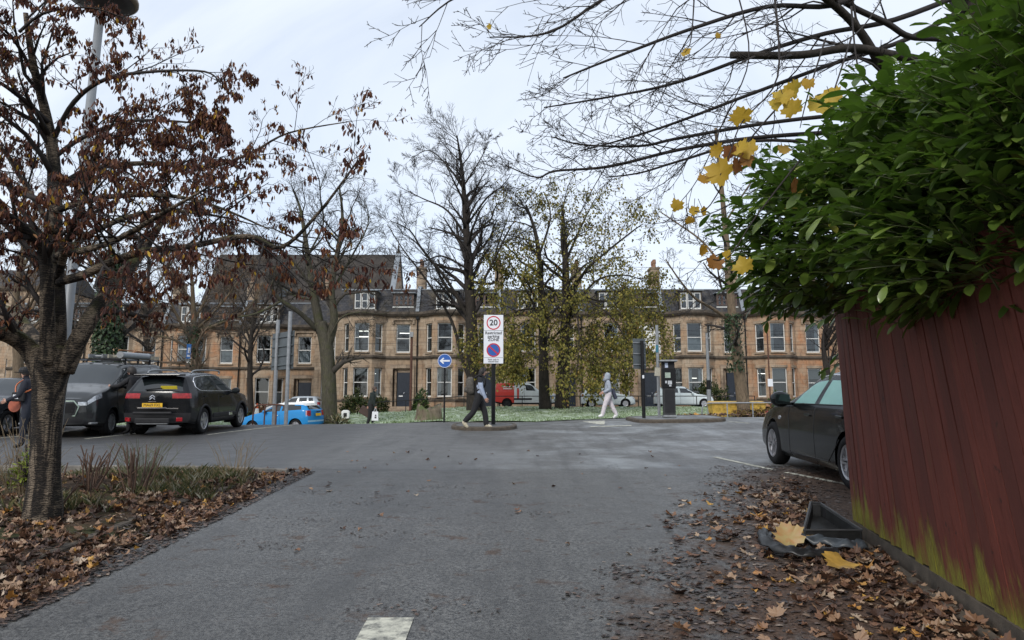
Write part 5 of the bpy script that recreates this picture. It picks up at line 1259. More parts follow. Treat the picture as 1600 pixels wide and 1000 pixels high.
# pruned stems in the bed
M['stem'] = mat('pruned_stem', (.105, .062, .042), .75, var=.3, vs=14)
M['drystalk'] = mat('dry_stalk', (.27, .20, .12), .85, var=.3, vs=9)
r = random.Random(17)
for (x, y, n, h, lab) in [(-4.72, 9.4, 16, .62, 'clump of cut brown stems at the right of the cherry trunk'), (-5.35, 9.5, 14, .60, 'clump of cut brown stems close behind the cherry trunk'), (-4.98, 8.0, 7, .55, 'few thin bent stems before the cherry trunk')]:
    o = thing('pruned_shrub', lab, 'shrub', (x, y, bedz(x, y)), 0, 'cut back shrubs in the bed'); b = MB()
    for _ in range(n):
        a_ = r.uniform(0, 6.28); q = V((math.cos(a_), math.sin(a_), 0)); p0 = q * r.uniform(.02, .1); l_ = r.uniform(.1, .32)
        p2 = q * l_ + V((.06, 0, h * r.uniform(.6, 1.05))); p1 = p0.lerp(p2, .5) + V((r.gauss(0, .03), r.gauss(0, .03), 0)); b.tube(catmull([p0 - V((0, 0, .05)), p1, p2], 3), [.013 - .001 * i for i in range(7)], 5)
        if r.random() < .5: d_ = (p2 - p1).normalized(); b.tube([p1, p1 + (d_ + V((r.gauss(0, .5), r.gauss(0, .5), 0))).normalized() * .2], [.008, .005], 4)
    b.build('stems', M['stem'], o, smooth=True)
for (x, y, n, h, lab) in [(-5.9, 9.0, 60, .95, 'tall dry buff stalks and grasses at the left of the cherry trunk'), (-5.05, 10.2, 70, .62, 'grey green feathery grass clump behind the cherry trunk'), (-4.2, 11.2, 26, .62, 'wispy dry stalks near the tip of the bed'), (-6.9, 9.6, 60, .75, 'dry stalk clump near the left edge of the bed'), (-5.6, 7.4, 40, .6, 'bleached stalks before the cherry trunk at the left')]:
    o = thing('dry_grass_clump', lab, 'grass clump', (x, y, bedz(x, y)), 0, 'dry grass clumps in the bed'); b = MB()
    for _ in range(n):
        a_ = r.uniform(0, 6.28); q = V((math.cos(a_), math.sin(a_), 0)); p0 = q * r.uniform(0, .22); p2 = p0 + q * r.uniform(.05, .4) + V((0, 0, h * r.uniform(.45, 1))); p1 = p0.lerp(p2, .6) + V((r.gauss(0, .03), r.gauss(0, .03), .06)); b.tube(catmull([p0, p1, p2], 3), [.0045, .004, .0035, .003, .003, .0025, .002], 3)
        if r.random() < .4: b.tube([p1, p1 + V((r.gauss(0, .1), r.gauss(0, .1), .12))], [.003, .002], 3)
    b.build('stalks', M['drystalk'] if 'feathery' not in lab else mat('grey_green_stalk', (.14, .145, .075), .85, var=.3), o)
bush('euphorbia', 'lime green leafy plant left of the cherry trunk', (-5.75, 8.9, bedz(-5.75, 8.9) + .1), (.22, .2, .62), 260, leafmat('lime_leaf', [(0, (.10, .14, .02)), (1, (.26, .30, .05))], .5, .3, .3), .07, 12, .4, cat='plant')
# ------------------------------------------------------------------ vehicles
def cr1(p0, p1, p2, p3, t): return tuple(0.5 * ((2 * b) + (c - a) * t + (2 * a - 5 * b + 4 * c - d) * t * t + (3 * b - a - 3 * c + d) * t ** 3) for a, b, c, d in zip(p0, p1, p2, p3))
def paintmat(name, col, rough=.22, metal=.0, dirt=.25):
    t = NT(name); c = t.coord(); f = t.ramp(t.noise(c, 3, 6, .65), [(.42, 0), (.75, 1)]); s = t.n('ShaderNodeSeparateXYZ'); t.t.links.new(c, s.inputs[0])
    low = t.math('MULTIPLY', t.math('SUBTRACT', .62, s.outputs[2]), 1.6, True)
    d_ = t.math('MULTIPLY', t.math('ADD', t.math('MULTIPLY', f, .5), low), dirt, True)
    col = t.mix(d_, col, (.10, .09, .08)); t.out(color=col, rough=t.math('ADD', rough, t.math('MULTIPLY', d_, .5)), metal=metal, coat=.28, spec=.2)
    t.b.inputs['Coat Roughness'].default_value = .05; return t.mat
class Car:
    """a car body as one net of curves: columns run from the nose to the tail, rows from the sill over the roof; x forward, y left"""
    SUB = 8
    def __init__(s, root, cols, Lc, bulge=(.10, .08), sub=None):
        s.root, s.cols, s.L = root, cols, Lc; s.sub = sub or s.SUB; s.bulge = bulge; s.parts = {}
        net = []
        for c in cols:
            xl, xb, xr, wl, wb, wr_, zb, zbelt, z4, z6 = c; zm = zb + (zbelt - zb) * .55; xm = xl + (xb - xl) * .3
            net.append([(xl, wl - .07, zb), (xl, wl, zb + .10), (xm, max(wl, wb) + .015, zm), (xb, wb, zbelt), (xr, wr_, z4), (xr, wr_ * .62, z4 + (z6 - z4) * .72), (xr, 0.0, z6)])
        s.net = net
    def at(s, u, v):
        N = s.net; n = len(N) - 1; i = min(n - 1, max(0, int(u))); t = u - i; j = min(5, max(0, int(v))); q = v - j
        def row(k):
            a, b, c, d = (N[max(0, i - 1)][k], N[i][k], N[i + 1][k], N[min(n, i + 2)][k])
            m = [cr1(a, b, c, d, t), tuple(x + (y - x) * t for x, y in zip(b, c))]
            return tuple(.55 * x + .45 * y for x, y in zip(*m))
        def rr(k):
            k = max(0, k)
            if k > 6: p = row(12 - k); return (p[0], -p[1], p[2])
            return row(k)
        c_ = cr1(rr(j - 1), rr(j), rr(j + 1), rr(j + 2), q); l_ = tuple(x + (y - x) * q for x, y in zip(rr(j), rr(j + 1)))
        p = tuple(.5 * x + .5 * y for x, y in zip(c_, l_))
        return (p[0], max(0, p[1]), p[2])
    def P(s, u, v, side): p = s.at(u, v); return V((s.L / 2 - p[0], p[1] * side, p[2]))
    def cap(s, end, v, t):
        p = s.at(0 if end == 'F' else len(s.net) - 1, v); sg = 1 if end == 'F' else -1; k = s.bulge[0 if end == 'F' else 1]
        return V((s.L / 2 - p[0] + sg * k * (1 - abs(t) ** 2.4) * min(1, p[1] / .6), p[1] * t, p[2]))
    def make(s, paint, patches, arches, R_):
        """patches: (name, material, surface, u0, u1, v0, v1) on S sides (both), F front, R rear (u is then -1..1 across)"""
        n = (len(s.net) - 1) * s.sub; m = 6 * s.sub; out = {}
        def bag(key): return out.setdefault(key, MB())
        def find(surf, u, v):
            for k, (nm, mt, sf, u0, u1, v0, v1) in enumerate(patches):
                if sf == surf and u0 < u < u1 and v0 < v < v1: return k
            return -1
        for side in (1, -1):
            g = [[s.P(i / s.sub, j / s.sub, side) for j in range(m + 1)] for i in range(n + 1)]
            dead = set(); zlim = .3 + R_ * 2
            for ax in arches:
                for i in range(n + 1):
                    for j in range(int(3.4 * s.sub)):
                        p = g[i][j]; dx, dz = p.x - ax, p.z - R_; ra = R_ + .055
                        if dx * dx + dz * dz < ra * ra: dead.add((i, j))
                for (i, j) in [q for q in dead]:
                    p = g[i][j]; dx, dz = p.x - ax, p.z - R_; l_ = math.hypot(dx, dz); ra = R_ + .055
                    if abs(dx) < ra + .1 and 1e-4 < l_ < ra:
                        if any((i + a, j + b_) not in dead for a in (-1, 0, 1) for b_ in (-1, 0, 1) if 0 <= i + a <= n and 0 <= j + b_ <= m):
                            g[i][j] = V((ax + dx / l_ * ra, p.y, R_ + dz / l_ * ra))
            for i in range(n):
                for j in range(m):
                    q = [(i, j), (i + 1, j), (i + 1, j + 1), (i, j + 1)]
                    if all(z in dead for z in q): continue
                    k = find('S', (i + .5) / s.sub, (j + .5) / s.sub); nm = k
                    pts = [g[a][b_] for a, b_ in q]
                    if side < 0: pts.reverse()
                    bag((k, side) if k >= 0 else -1).poly(pts)
        T_ = 24
        for end in 'FR':
            for j in range(m):
                for t in range(T_):
                    t0, t1 = -1 + 2 * t / T_, -1 + 2 * (t + 1) / T_; v0, v1 = j / s.sub, (j + 1) / s.sub
                    pts = [s.cap(end, v0, t0), s.cap(end, v0, t1), s.cap(end, v1, t1), s.cap(end, v1, t0)]
                    if end == 'R': pts.reverse()
                    k = find(end, (t0 + t1) / 2, (v0 + v1) / 2); bag((k, 0) if k >= 0 else -1).poly(pts)
        done = {}
        for key, b in out.items():
            nm, mt = ('body', paint) if key == -1 else (patches[key[0]][0], patches[key[0]][1])
            if nm == 'merge': continue
            o = b.build(nm, mt, s.root, smooth=True)
            bm = bmesh.new(); bm.from_mesh(o.data); bmesh.ops.remove_doubles(bm, verts=bm.verts, dist=.0008); bm.to_mesh(o.data); bm.free()
            done.setdefault(nm, []).append(o)
        s.parts = done
        b = MB(); zb = s.net[2][0][2]; x0, x1 = s.L / 2 - .25, -s.L / 2 + .25; yb = s.net[len(s.net) // 2][0][1]
        b.box(((x0 + x1) / 2, 0, zb + .06), (x0 - x1, 2 * yb - .46, .10)); b.box(((x0 + x1) / 2, 0, zb + .25), (x0 - x1 - 1.2, 2 * yb - .5, .3))
        a = sorted(arches); b.box(((a[0] + a[1]) / 2, 0, zb + .03), (a[1] - a[0] - 2 * R_ - .16, 2 * yb - .02, .05))
        for ax in arches:
            for sd in (1, -1):
                pts = [(ax + math.cos(q) * (R_ + .06), R_ + math.sin(q) * (R_ + .06)) for q in [math.pi * (k / 12 * 1.3 - .15) for k in range(13)]]
                yo, yi = sd * (yb + .0), sd * (yb - .3)
                for p, q in zip(pts, pts[1:]): b.poly([(p[0], yo, p[1]), (q[0], yo, q[1]), (q[0], yi, q[1]), (p[0], yi, p[1])])
                b.poly([(p[0], yi, p[1]) for p in pts])
        b.build('underbody', M['rubber'], s.root)
    def line(s, pts, r=.006):
        """a shut line or trim that hugs the skin; pts are (u, v)"""
        out = []
        for (u0, v0), (u1, v1) in zip(pts, pts[1:]):
            k = 6; out += [(u0 + (u1 - u0) * i / k, v0 + (v1 - v0) * i / k) for i in range(k)]
        return out + [pts[-1]]
    def trim(s, name, pts, r, mt, sides=(1, -1), parent=None):
        for sd in sides:
            b = MB(); b.tube([s.P(u, v, sd) for u, v in s.line(pts)], r, 5); b.build(name, mt, parent or s.root, smooth=True)
def wheel(root, x, y, R_, w_, spokes=5, rim=None, style='twin'):
    sd = 1 if y > 0 else -1; b = MB(); r2 = R_ * .66
    b.lathe([(r2 * .9, -w_ / 2), (R_ * .93, -w_ / 2), (R_, -w_ / 2 + .03), (R_, w_ / 2 - .03), (R_ * .93, w_ / 2), (r2, w_ / 2 + .004), (r2 * .96, w_ / 2 - .05), (.01, w_ / 2 - .07)], 28, (0, 0, 0), 'y')
    if sd < 0: b.v = [(a, -c, d) for a, c, d in b.v]; b.f = [tuple(reversed(f)) for f in b.f]
    b.v = [(a + x, c + y, d + R_) for a, c, d in b.v]
    o = b.build('wheel', M['rubber'], root, smooth=True)
    b = MB(); yo = w_ / 2 - .012
    b.lathe([(r2 * 1.0, yo - .03), (r2 * 1.0, yo + .012), (r2 * .90, yo + .004), (r2 * .88, yo - .05), (r2 * 1.0, yo - .05)], 28, (0, 0, 0), 'y')
    b.lathe([(.0, yo + .004), (r2 * .2, yo), (r2 * .24, yo - .04)], 12, (0, 0, 0), 'y')
    for k in range(spokes):
        for off in ((-.10, .10) if style == 'twin' else (0,)):
            a = 2 * math.pi * k / spokes; a0 = a + off * 1.4; a1 = a + off; wd = r2 * (.10 if style == 'twin' else .17); c0 = V((math.cos(a0), math.sin(a0))) * r2 * .12; c1 = V((math.cos(a1 + (0 if style == 'twin' else .35)), math.sin(a1 + (0 if style == 'twin' else .35)))) * r2 * .92
            q = (c1 - c0).normalized(); n_ = V((-q.y, q.x)) * wd
            ps = [c0 - n_ * .8, c1 - n_, c1 + n_, c0 + n_ * .8]
            b.mesh([(p.x, yo - .045, p.y) for p in ps] + [(p.x, yo - .004, p.y) for p in ps], [(0, 1, 2, 3), (7, 6, 5, 4), (0, 4, 5, 1), (1, 5, 6, 2), (2, 6, 7, 3), (3, 7, 4, 0)])
    if sd < 0: b.v = [(a, -c, d) for a, c, d in b.v]; b.f = [tuple(reversed(f)) for f in b.f]
    b.v = [(a + x, c + y, d + R_) for a, c, d in b.v]; b.build('rim', rim or M['alloy'], o, fix=True)
    return o
def mirror(root, x, y, z, m, s=1.0, glass=True):
    b = MB(); sd = 1 if y > 0 else -1; n = 10
    for k in range(n + 1): pass
    prof = [(0.0, -.06), (.055, -.055), (.085, -.02), (.09, .02), (.07, .06), (0.0, .075)]
    b.lathe(prof, 14, (0, 0, 0), 'x'); b.v = [(a * s * 1.1, c * s * 1.35, d * s) for a, c, d in b.v]
    b.v = [(a + x, c + y + sd * .09 * s, d + z) for a, c, d in b.v]; b.box((x, y - sd * .02, z - .05 * s), (.06, .14, .04))
    o = b.build('wing_mirror', m, root, smooth=True)
    if glass: b = MB(); b.box((x - .062 * s * 1.1, y + sd * .09 * s, z), (.008, .17 * s, .11 * s)); b.build('mirror_glass', M['carglass'], o)
def handle(root, car, u, v, m, sides=(1, -1)):
    for sd in sides:
        p = car.P(u, v, sd); b = MB(); b.box((p.x, p.y + sd * .012, p.z), (.20, .03, .035)); b.build('door_handle', m, root, bevel=.008)
def place(name, label, x, y, heading, cat='car', half=1.3, group='parked vehicles'):
    """a root that sits on the slope: heading is the compass turn of the nose from +X"""
    dx, dy = math.cos(heading), math.sin(heading); za, zb = gz(x + dx * half, y + dy * half), gz(x - dx * half, y - dy * half)
    lx, ly = -dy, dx; zl, zr = gz(x + lx * .8, y + ly * .8), gz(x - lx * .8, y - ly * .8)
    o = thing(name, label, cat, (x, y, (za + zb + zl + zr) / 4), 0, group)
    ex = V((dx * 2 * half, dy * 2 * half, za - zb)).normalized(); ey = V((lx * 1.6, ly * 1.6, zl - zr)).normalized(); ez = ex.cross(ey).normalized(); ey = ez.cross(ex)
    o.rotation_euler = Matrix((ex, ey, ez)).transposed().to_euler(); return o
def plate(root, p, rot, txt, m, w_=.52, h_=.11, name='number_plate'):
    b = MB(); b.box((0, 0, 0), (w_, .012, h_)); b.xf(Matrix.Translation(p) @ rot); o = b.build(name, m, root)
    if txt: text(txt, h_ * .92, 'lettering', M['signblack'], o, Matrix.Translation(p) @ rot @ Matrix.Translation((0, -.008, 0)) @ Matrix.Rotation(R(90), 4, 'X'))
    return o
REAR = Matrix.Rotation(R(-90), 4, 'Z')       # plate that faces the tail
FRONT = Matrix.Rotation(R(90), 4, 'Z')

# --- the black estate-height car seen from behind
pt = paintmat('black_car_paint', (.006, .007, .009), .22, 0, .10)
c_ = place('parked_suv', 'black high roofed car parked tail first with red tail lamps and yellow plate', -9.22, 21.25, R(90), 'car')
cols = [(.02, .06, .10, .66, .66, .50, .32, .80, .88, .90), (.14, .22, .28, .85, .80, .62, .30, .94, .99, 1.01), (.80, .85, .90, .915, .86, .70, .26, 1.03, 1.08, 1.11), (1.30, 1.32, 1.36, .92, .88, .76, .26, 1.06, 1.13, 1.16),
        (1.75, 1.80, 2.05, .92, .89, .66, .26, 1.07, 1.53, 1.60), (2.60, 2.60, 2.66, .92, .90, .68, .26, 1.08, 1.59, 1.66), (3.42, 3.42, 3.36, .92, .90, .67, .26, 1.10, 1.57, 1.65), (3.98, 3.96, 3.90, .915, .88, .65, .28, 1.12, 1.53, 1.61), (4.30, 4.30, 4.08, .86, .82, .60, .34, 1.10, 1.50, 1.57)]
car = Car(c_, cols, 4.50, (.12, .11)); G = M['carglass']
car.make(pt, [('windscreen', G, 'S', 3.1, 4, 3.74, 6), ('quarter_light', G, 'S', 3.5, 3.95, 3.14, 3.6), ('front_window', G, 'S', 4, 4.95, 3.14, 3.86), ('rear_window', G, 'S', 5.1, 6.1, 3.14, 3.86), ('quarter_window', G, 'S', 6.2, 6.9, 3.14, 3.76),
              ('back_window', G, 'R', -.84, .84, 3.12, 3.9), ('tail_lamp', M['redlamp'], 'R', -1, -.50, 2.6, 2.98), ('tail_lamp', M['redlamp'], 'R', .50, 1, 2.6, 2.98), ('tail_lamp', M['redlamp'], 'S', 7.75, 8, 2.6, 2.98), ('rear_bumper', M['dark'], 'R', -1, 1, 0, 1.5), ('sill_cladding', M['dark'], 'S', 0, 8, 0, .8),
              ('headlamp', M['lamp'], 'S', .3, 1.2, 2.5, 2.9)], (1.36, -1.30), .35)
for x in (1.36, -1.30):
    for y in (.80, -.80): wheel(c_, x, y, .35, .22, 5, style='single')
for ax, u in ((1.36, 1), (-1.30, 1)):
    for sd in (1, -1):
        b = MB(); b.tube([V((ax + math.cos(q) * .42, sd * .925, .35 + math.sin(q) * .42)) for q in [math.pi * (k / 14 * 1.1 - .05) for k in range(15)]], .035, 6); b.build('wheel_arch_trim', M['dark'], c_, smooth=True)
for sd in (1, -1): b = MB(); b.box((.0, sd * .925, .47), (1.5, .05, .12)); b.box((.75, sd * .945, .46), (.25, .04, .09)); b.build('door_bump', M['dark'], c_, bevel=.02)
for sd in (1, -1): b = MB(); b.box((.42, sd * .962, .455), (.24, .02, .085)); b.build('bump_insert', M['chrome'], c_, bevel=.01)
car.trim('window_trim', [(3.9, 3.10), (4.9, 3.10), (6.0, 3.10), (6.6, 3.10), (6.98, 3.3), (6.95, 3.7), (6.7, 3.90), (6.0, 3.93), (5.0, 3.93), (4.2, 3.93)], .016, M['chrome'])
car.trim('panel_gap', [(5.05, .8), (5.05, 3.1)], .006, M['signblack']); car.trim('panel_gap', [(3.9, .8), (3.7, 3.0)], .006, M['signblack']); car.trim('panel_gap', [(6.35, 2.2), (6.5, 3.05)], .006, M['signblack'])
handle(c_, car, 4.75, 2.72, pt); handle(c_, car, 6.15, 2.74, pt)
mirror(c_, .62, .93, 1.12, pt); mirror(c_, .62, -.93, 1.12, pt)
for sd in (1, -1): b = MB(); b.tube(catmull([(.35, sd * .60, 1.60), (.2, sd * .62, 1.70), (-1.2, sd * .60, 1.70), (-1.45, sd * .58, 1.62)], 4), .022, 6); b.build('roof_rail', M['galv'], c_, smooth=True)
b = MB(); b.box((-1.99, 0, 1.575), (.34, 1.22, .05)); b.build('spoiler', pt, c_, bevel=.02)
xr = -2.36
plate(c_, (xr + .025, 0, .80), REAR, 'MA69 FXL', M['plate'])
b = MB(); b.box((xr + .03, 0, .735), (.05, .75, .03)); b.build('plate_trim', M['chrome'], c_)
b = MB()
for zz in (1.0, .945):
    for sd in (1, -1): b.tube([(xr + .015, 0, zz + .055), (xr + .015, sd * .065, zz)], .012, 5)
b.build('emblem', M['chrome'], c_)
b = MB(); b.box((xr + .02, 0, .895), (.02, .2, .014)); b.box((xr + .03, -.52, .72), (.02, .3, .02)); b.build('badge_bar', M['chrome'], c_)
b = MB(); b.tube([V((-2.14, .28, 1.19)), V((-2.19, -.16, 1.23))], .016, 6); b.build('wiper', M['black'], c_)
b = MB(); b.box((-2.175, -.34, 1.25), (.012, .42, .085), 0, 0, 0, R(-22)); b.build('window_sticker', mat('yellow_sticker', (.60, .48, .03), .5), c_)
b = MB(); b.box((xr + .125, -.66, .43), (.06, .15, .10), .35); b.box((xr + .125, .66, .43), (.06, .15, .10), -.35); b.build('reflector', M['redlamp'], c_, bevel=.015)
b = MB(); b.box((xr + .045, 0, .40), (.06, .9, .14)); b.box((xr + .03, 0, .60), (.05, 1.0, .07)); b.build('bumper_insert', M['dark'], c_, bevel=.03)
b = MB(); b.box((xr + .05, 0, .335), (.05, .8, .03)); b.build('bumper_strip', M['galv'], c_)

# --- the dark grey van
pv = paintmat('dark_grey_van_paint', (.026, .029, .031), .28, .2, .18)
pv.node_tree.nodes['Principled BSDF'].inputs['Coat Weight'].default_value = .7
hd = math.atan2(-1, .11)
v_ = place('panel_van', 'dark grey panel van with ladders on its roof rack facing the camera', -11.70, 20.95, hd, 'van')
cols = [(.02, .04, .08, .72, .72, .60, .34, .90, .98, 1.0), (.15, .22, .30, .90, .86, .70, .30, 1.06, 1.12, 1.15), (.62, .70, .72, .985, .93, .80, .27, 1.17, 1.23, 1.27), (.98, 1.02, 1.08, .99, .95, .82, .27, 1.24, 1.32, 1.37),
        (1.50, 1.55, 1.92, .99, .96, .76, .27, 1.26, 1.80, 1.88), (2.30, 2.30, 2.38, .99, .97, .80, .27, 1.28, 1.85, 1.95), (3.4, 3.4, 3.4, .99, .97, .80, .27, 1.28, 1.86, 1.96), (4.5, 4.5, 4.5, .99, .97, .80, .29, 1.28, 1.86, 1.96), (4.95, 4.95, 4.88, .95, .94, .77, .36, 1.28, 1.84, 1.92)]
car = Car(v_, cols, 5.0, (.12, .03))
car.make(pv, [('windscreen', G, 'S', 3.06, 4, 3.6, 6), ('side_window', G, 'S', 4.02, 4.92, 3.05, 3.86), ('quarter_light', G, 'S', 3.5, 3.95, 3.05, 3.45), ('headlamp', M['lamp'], 'S', .12, 1.5, 2.6, 3.0), ('headlamp', M['lamp'], 'F', .74, 1, 2.6, 3.0), ('headlamp', M['lamp'], 'F', -1, -.74, 2.6, 3.0), ('grille', M['black'], 'F', -.66, .66, 1.9, 2.9), ('bumper_intake', M['dark'], 'F', -.92, .92, .4, 1.25), ('fog_recess', M['dark'], 'S', .1, .7, 1.2, 1.8), ('lower_cladding', M['dark'], 'S', 0, 8, 0, .7)], (1.55, -1.45), .34)
for x in (1.55, -1.45):
    for y in (.86, -.86): wheel(v_, x, y, .34, .22, 6, M['galv'], 'single')
for k in range(4):
    b = MB(); z = .60 + .08 * k; b.box((2.565 - .012 * k, 0, z), (.02, .86 + .05 * k, .022)); b.build('grille_bar', M['dark'], v_)
b = MB(); xx = 2.545; pts = [(-.50, .55), (-.58, .78), (-.46, .92), (.46, .92), (.58, .78), (.50, .55)]; b.tube([V((xx, p[0], p[1])) for p in pts + [pts[0]]], .020, 6); b.build('grille_surround', mat('pale_green_chrome', (.36, .44, .37), .3, .6), v_, smooth=True)
for sd in (1, -1):
    b = MB(); b.lathe([(.0, .03), (.06, .02), (.07, -.02)], 12, (2.36, sd * .72, .47), 'x'); b.build('fog_lamp', M['lamp'], v_)
    b = MB(); b.box((2.30, sd * .74, .36), (.20, .36, .05), sd * -.5); b.build('bumper_blade', M['galv'], v_, bevel=.015)
mirror(v_, .98, 1.02, 1.33, M['dark'], 1.7); mirror(v_, .98, -1.02, 1.33, M['dark'], 1.7)
car.trim('panel_gap', [(5.02, .7), (5.02, 3.1), (5.0, 3.95)], .008, M['signblack']); car.trim('panel_gap', [(3.65, .9), (3.4, 2.2), (3.5, 3.0)], .008, M['signblack']); car.trim('panel_gap', [(6.4, .8), (6.4, 3.9)], .008, M['signblack']); car.trim('side_rail', [(5.1, 2.85), (8, 2.85)], .014, M['black'])
car.trim('pillar_trim', [(3.05, 3.55), (4.0, 3.55)], .010, M['black']); car.trim('waist_trim', [(3.3, 3.0), (4.95, 3.0)], .014, M['galv'])
handle(v_, car, 4.75, 2.75, M['dark'])
b = MB()
for k in range(3): b.tube([V((1.15 - .05 * k, .55 - .5 * k, 1.42 - .0 * k)), V((1.1 - .05 * k, -.05 - .0 * k, 1.42))], .012, 5) if k < 2 else None
b.build('wiper', M['black'], v_)
plate(v_, (2.545, 0, .47), FRONT, '', M['signwhite'])
lm_ = mat('van_lettering', (.62, .62, .60), .5, var=.1)
for q in ([(.42, 1.74), (.53, 1.74), (.36, 1.36), (.25, 1.36)], [(.24, 1.74), (.35, 1.74), (.18, 1.36), (.07, 1.36)]):
    b = MB(); b.prism([(x, z) for x, z in q], .0, .01); b.v = [(x, .893 + (1.36 - z) * .23 + y, z) for x, y, z in b.v]; b.build('lettering', lm_, v_, fix=True)
b = MB()
for q in ([(-.16, 1.36), (-.06, 1.36), (-.20, 1.74), (-.30, 1.74)], [(-.29, 1.74), (-.19, 1.74), (-.36, 1.36), (-.46, 1.36)][::1], [(-.17, 1.46), (-.34, 1.46), (-.34, 1.53), (-.17, 1.53)]):
    b.prism(q, 0, .01)
b.v = [(x, .894 + (1.36 - z) * .23 + y, z) for x, y, z in b.v]; b.build('lettering', lm_, v_, fix=True)
rk = thing('roof_rack', 'low black roof rack across the dark van roof', 'roof rack', tuple(v_.location)); rk.rotation_euler = v_.rotation_euler
for x in (.2, -.7, -1.6, -2.3): b = MB(); b.box((x, 0, 2.03), (.05, 1.5, .035)); b.box((x, .72, 1.95), (.05, .04, .18)); b.box((x, -.72, 1.95), (.05, .04, .18)); b.build('crossbar', M['dark'], rk)
for sd in (1, -1): b = MB(); b.tube([V((.4, sd * .70, 2.01)), V((-2.45, sd * .70, 2.01))], .02, 6); b.build('side_bar', M['galv'], rk)
def ladder(label, y, z, x0, x1, m, wd=.36):
    o = thing('ladder', label, 'ladder', tuple(v_.location), 0, 'ladders on the van rack'); o.rotation_euler = v_.rotation_euler
    for sd in (-1, 1): b = MB(); b.box(((x0 + x1) / 2, y + sd * wd / 2, z), (x1 - x0, .03, .10)); b.build('stile', m, o)
    k = int((x1 - x0) / .28)
    for i in range(k): b = MB(); b.tube([V((x0 + .14 + .28 * i, y - wd / 2, z)), V((x0 + .14 + .28 * i, y + wd / 2, z))], .016, 6); b.build('rung', m, o)
ladder('paint splashed pale ladder lying on the rack, lowest', .45, 2.11, -2.6, .25, mat('paint_splashed_timber', (.34, .31, .24), .8, var=.5, vs=9))
ladder('grey aluminium ladder lying beside the splashed ladder', -.05, 2.12, -2.4, .3, M['galv'])
tb_ = thing('roof_tube', 'pale grey tube box strapped along the van roof rack', 'tube box', tuple(v_.location)); tb_.rotation_euler = v_.rotation_euler
b = MB(); b.lathe([(.085, 0), (.085, 2.0)], 14, (-1.6, .66, 2.145), 'x'); b.build('pipe', mat('grey_pvc', (.30, .32, .34), .5, var=.1), tb_, smooth=False)
for x in (-1.6, .4): b = MB(); b.lathe([(.095, 0), (.095, .06)], 14, (x - .03, .66, 2.145), 'x'); b.build('end_cap', M['galv'], tb_)
b = MB(); r = random.Random(3)
for k in range(5): b.box((-1.6 + r.uniform(-.3, .3), .2 + r.uniform(-.3, .3), 2.20 + .03 * k), (1.4, .09, .025), r.uniform(-.05, .05))
o = b.build('timber_battens', mat('orange_timber', (.28, .13, .06), .8, var=.4)); o.location = v_.location; o.rotation_euler = v_.rotation_euler; tag(o, 'loose brown timber battens on top of the ladders', 'battens')

# --- car at the left edge
pd = paintmat('slate_grey_car_paint', (.020, .022, .026), .22, .2, .15)
HATCH = lambda L_, W_, H_: [(.02 * L_, .03 * L_, .04 * L_, W_ * .36, W_ * .36, W_ * .28, .28, .66, .72, .74), (.045 * L_, .06 * L_, .08 * L_, W_ * .455, W_ * .43, W_ * .34, .22, .78, .82, .85), (.19 * L_, .2 * L_, .21 * L_, W_ * .495, W_ * .47, W_ * .40, .19, .90, .94, .98), (.29 * L_, .30 * L_, .31 * L_, W_ * .498, W_ * .48, W_ * .41, .19, .93, 1.0, 1.03),
                            (.39 * L_, .40 * L_, .49 * L_, W_ * .498, W_ * .482, W_ * .35, .19, .95, H_ - .10, H_ - .03), (.58 * L_, .58 * L_, .595 * L_, W_ * .498, W_ * .485, W_ * .36, .19, .96, H_ - .06, H_), (.76 * L_, .76 * L_, .75 * L_, W_ * .498, W_ * .485, W_ * .355, .19, .98, H_ - .08, H_ - .02), (.90 * L_, .895 * L_, .87 * L_, W_ * .49, W_ * .47, W_ * .345, .22, 1.0, H_ - .12, H_ - .06), (.965 * L_, .955 * L_, .895 * L_, W_ * .45, W_ * .43, W_ * .32, .30, .99, H_ - .17, H_ - .10)]
def hatch(root, L_, W_, H_, paint, glass=None, ax=None, wr_=.31, spokes=5, rim=None, sub=6, extra=(), style='twin', bulge=(.10, .07)):
    g = glass or G; car = Car(root, HATCH(L_, W_, H_), L_, bulge, sub); ax = ax or (L_ * .305, -L_ * .30)
    car.make(paint, list(extra) + [('windscreen', g, 'S', 3.1, 4, 3.74, 6), ('quarter_light', g, 'S', 3.55, 3.95, 3.14, 3.6), ('front_window', g, 'S', 4, 4.95, 3.12, 3.86), ('rear_window', g, 'S', 5.1, 6.1, 3.12, 3.86), ('quarter_window', g, 'S', 6.2, 6.8, 3.14, 3.76), ('back_window', g, 'R', -.85, .85, 3.1, 3.9), ('tail_lamp', M['redlamp'], 'R', -1, -.70, 2.3, 2.95), ('tail_lamp', M['redlamp'], 'R', .70, 1, 2.3, 2.95), ('tail_lamp', M['redlamp'], 'S', 7.6, 8, 2.3, 2.95),
                            ('headlamp', M['lamp'], 'S', .2, 1.1, 2.35, 2.95), ('grille', M['black'], 'F', -.6, .6, 1.2, 2.2), ('sill_cladding', M['dark'], 'S', 1, 8, 0, .35)], ax, wr_)
    for x in ax:
        for y in (W_ / 2 - .12, -W_ / 2 + .12): wheel(root, x, y, wr_, .2, spokes, rim, style)
    car.trim('panel_gap', [(5.03, .5), (5.03, 3.05)], .006, M['signblack']); car.trim('panel_gap', [(3.85, .5), (3.75, 2.95)], .006, M['signblack'])
    p = car.P(4.0, 3.0, 1); mirror(root, p.x + .05, p.y + .02, p.z + .07, paint, .95); mirror(root, p.x + .05, -p.y - .02, p.z + .07, paint, .95)
    return car
o = place('parked_car', 'slate grey car at the left edge facing the camera, bonnet behind the crouched figure', -14.15, 20.6, R(-86), 'car'); car = hatch(o, 4.5, 1.84, 1.50, pd, wr_=.33, sub=7)
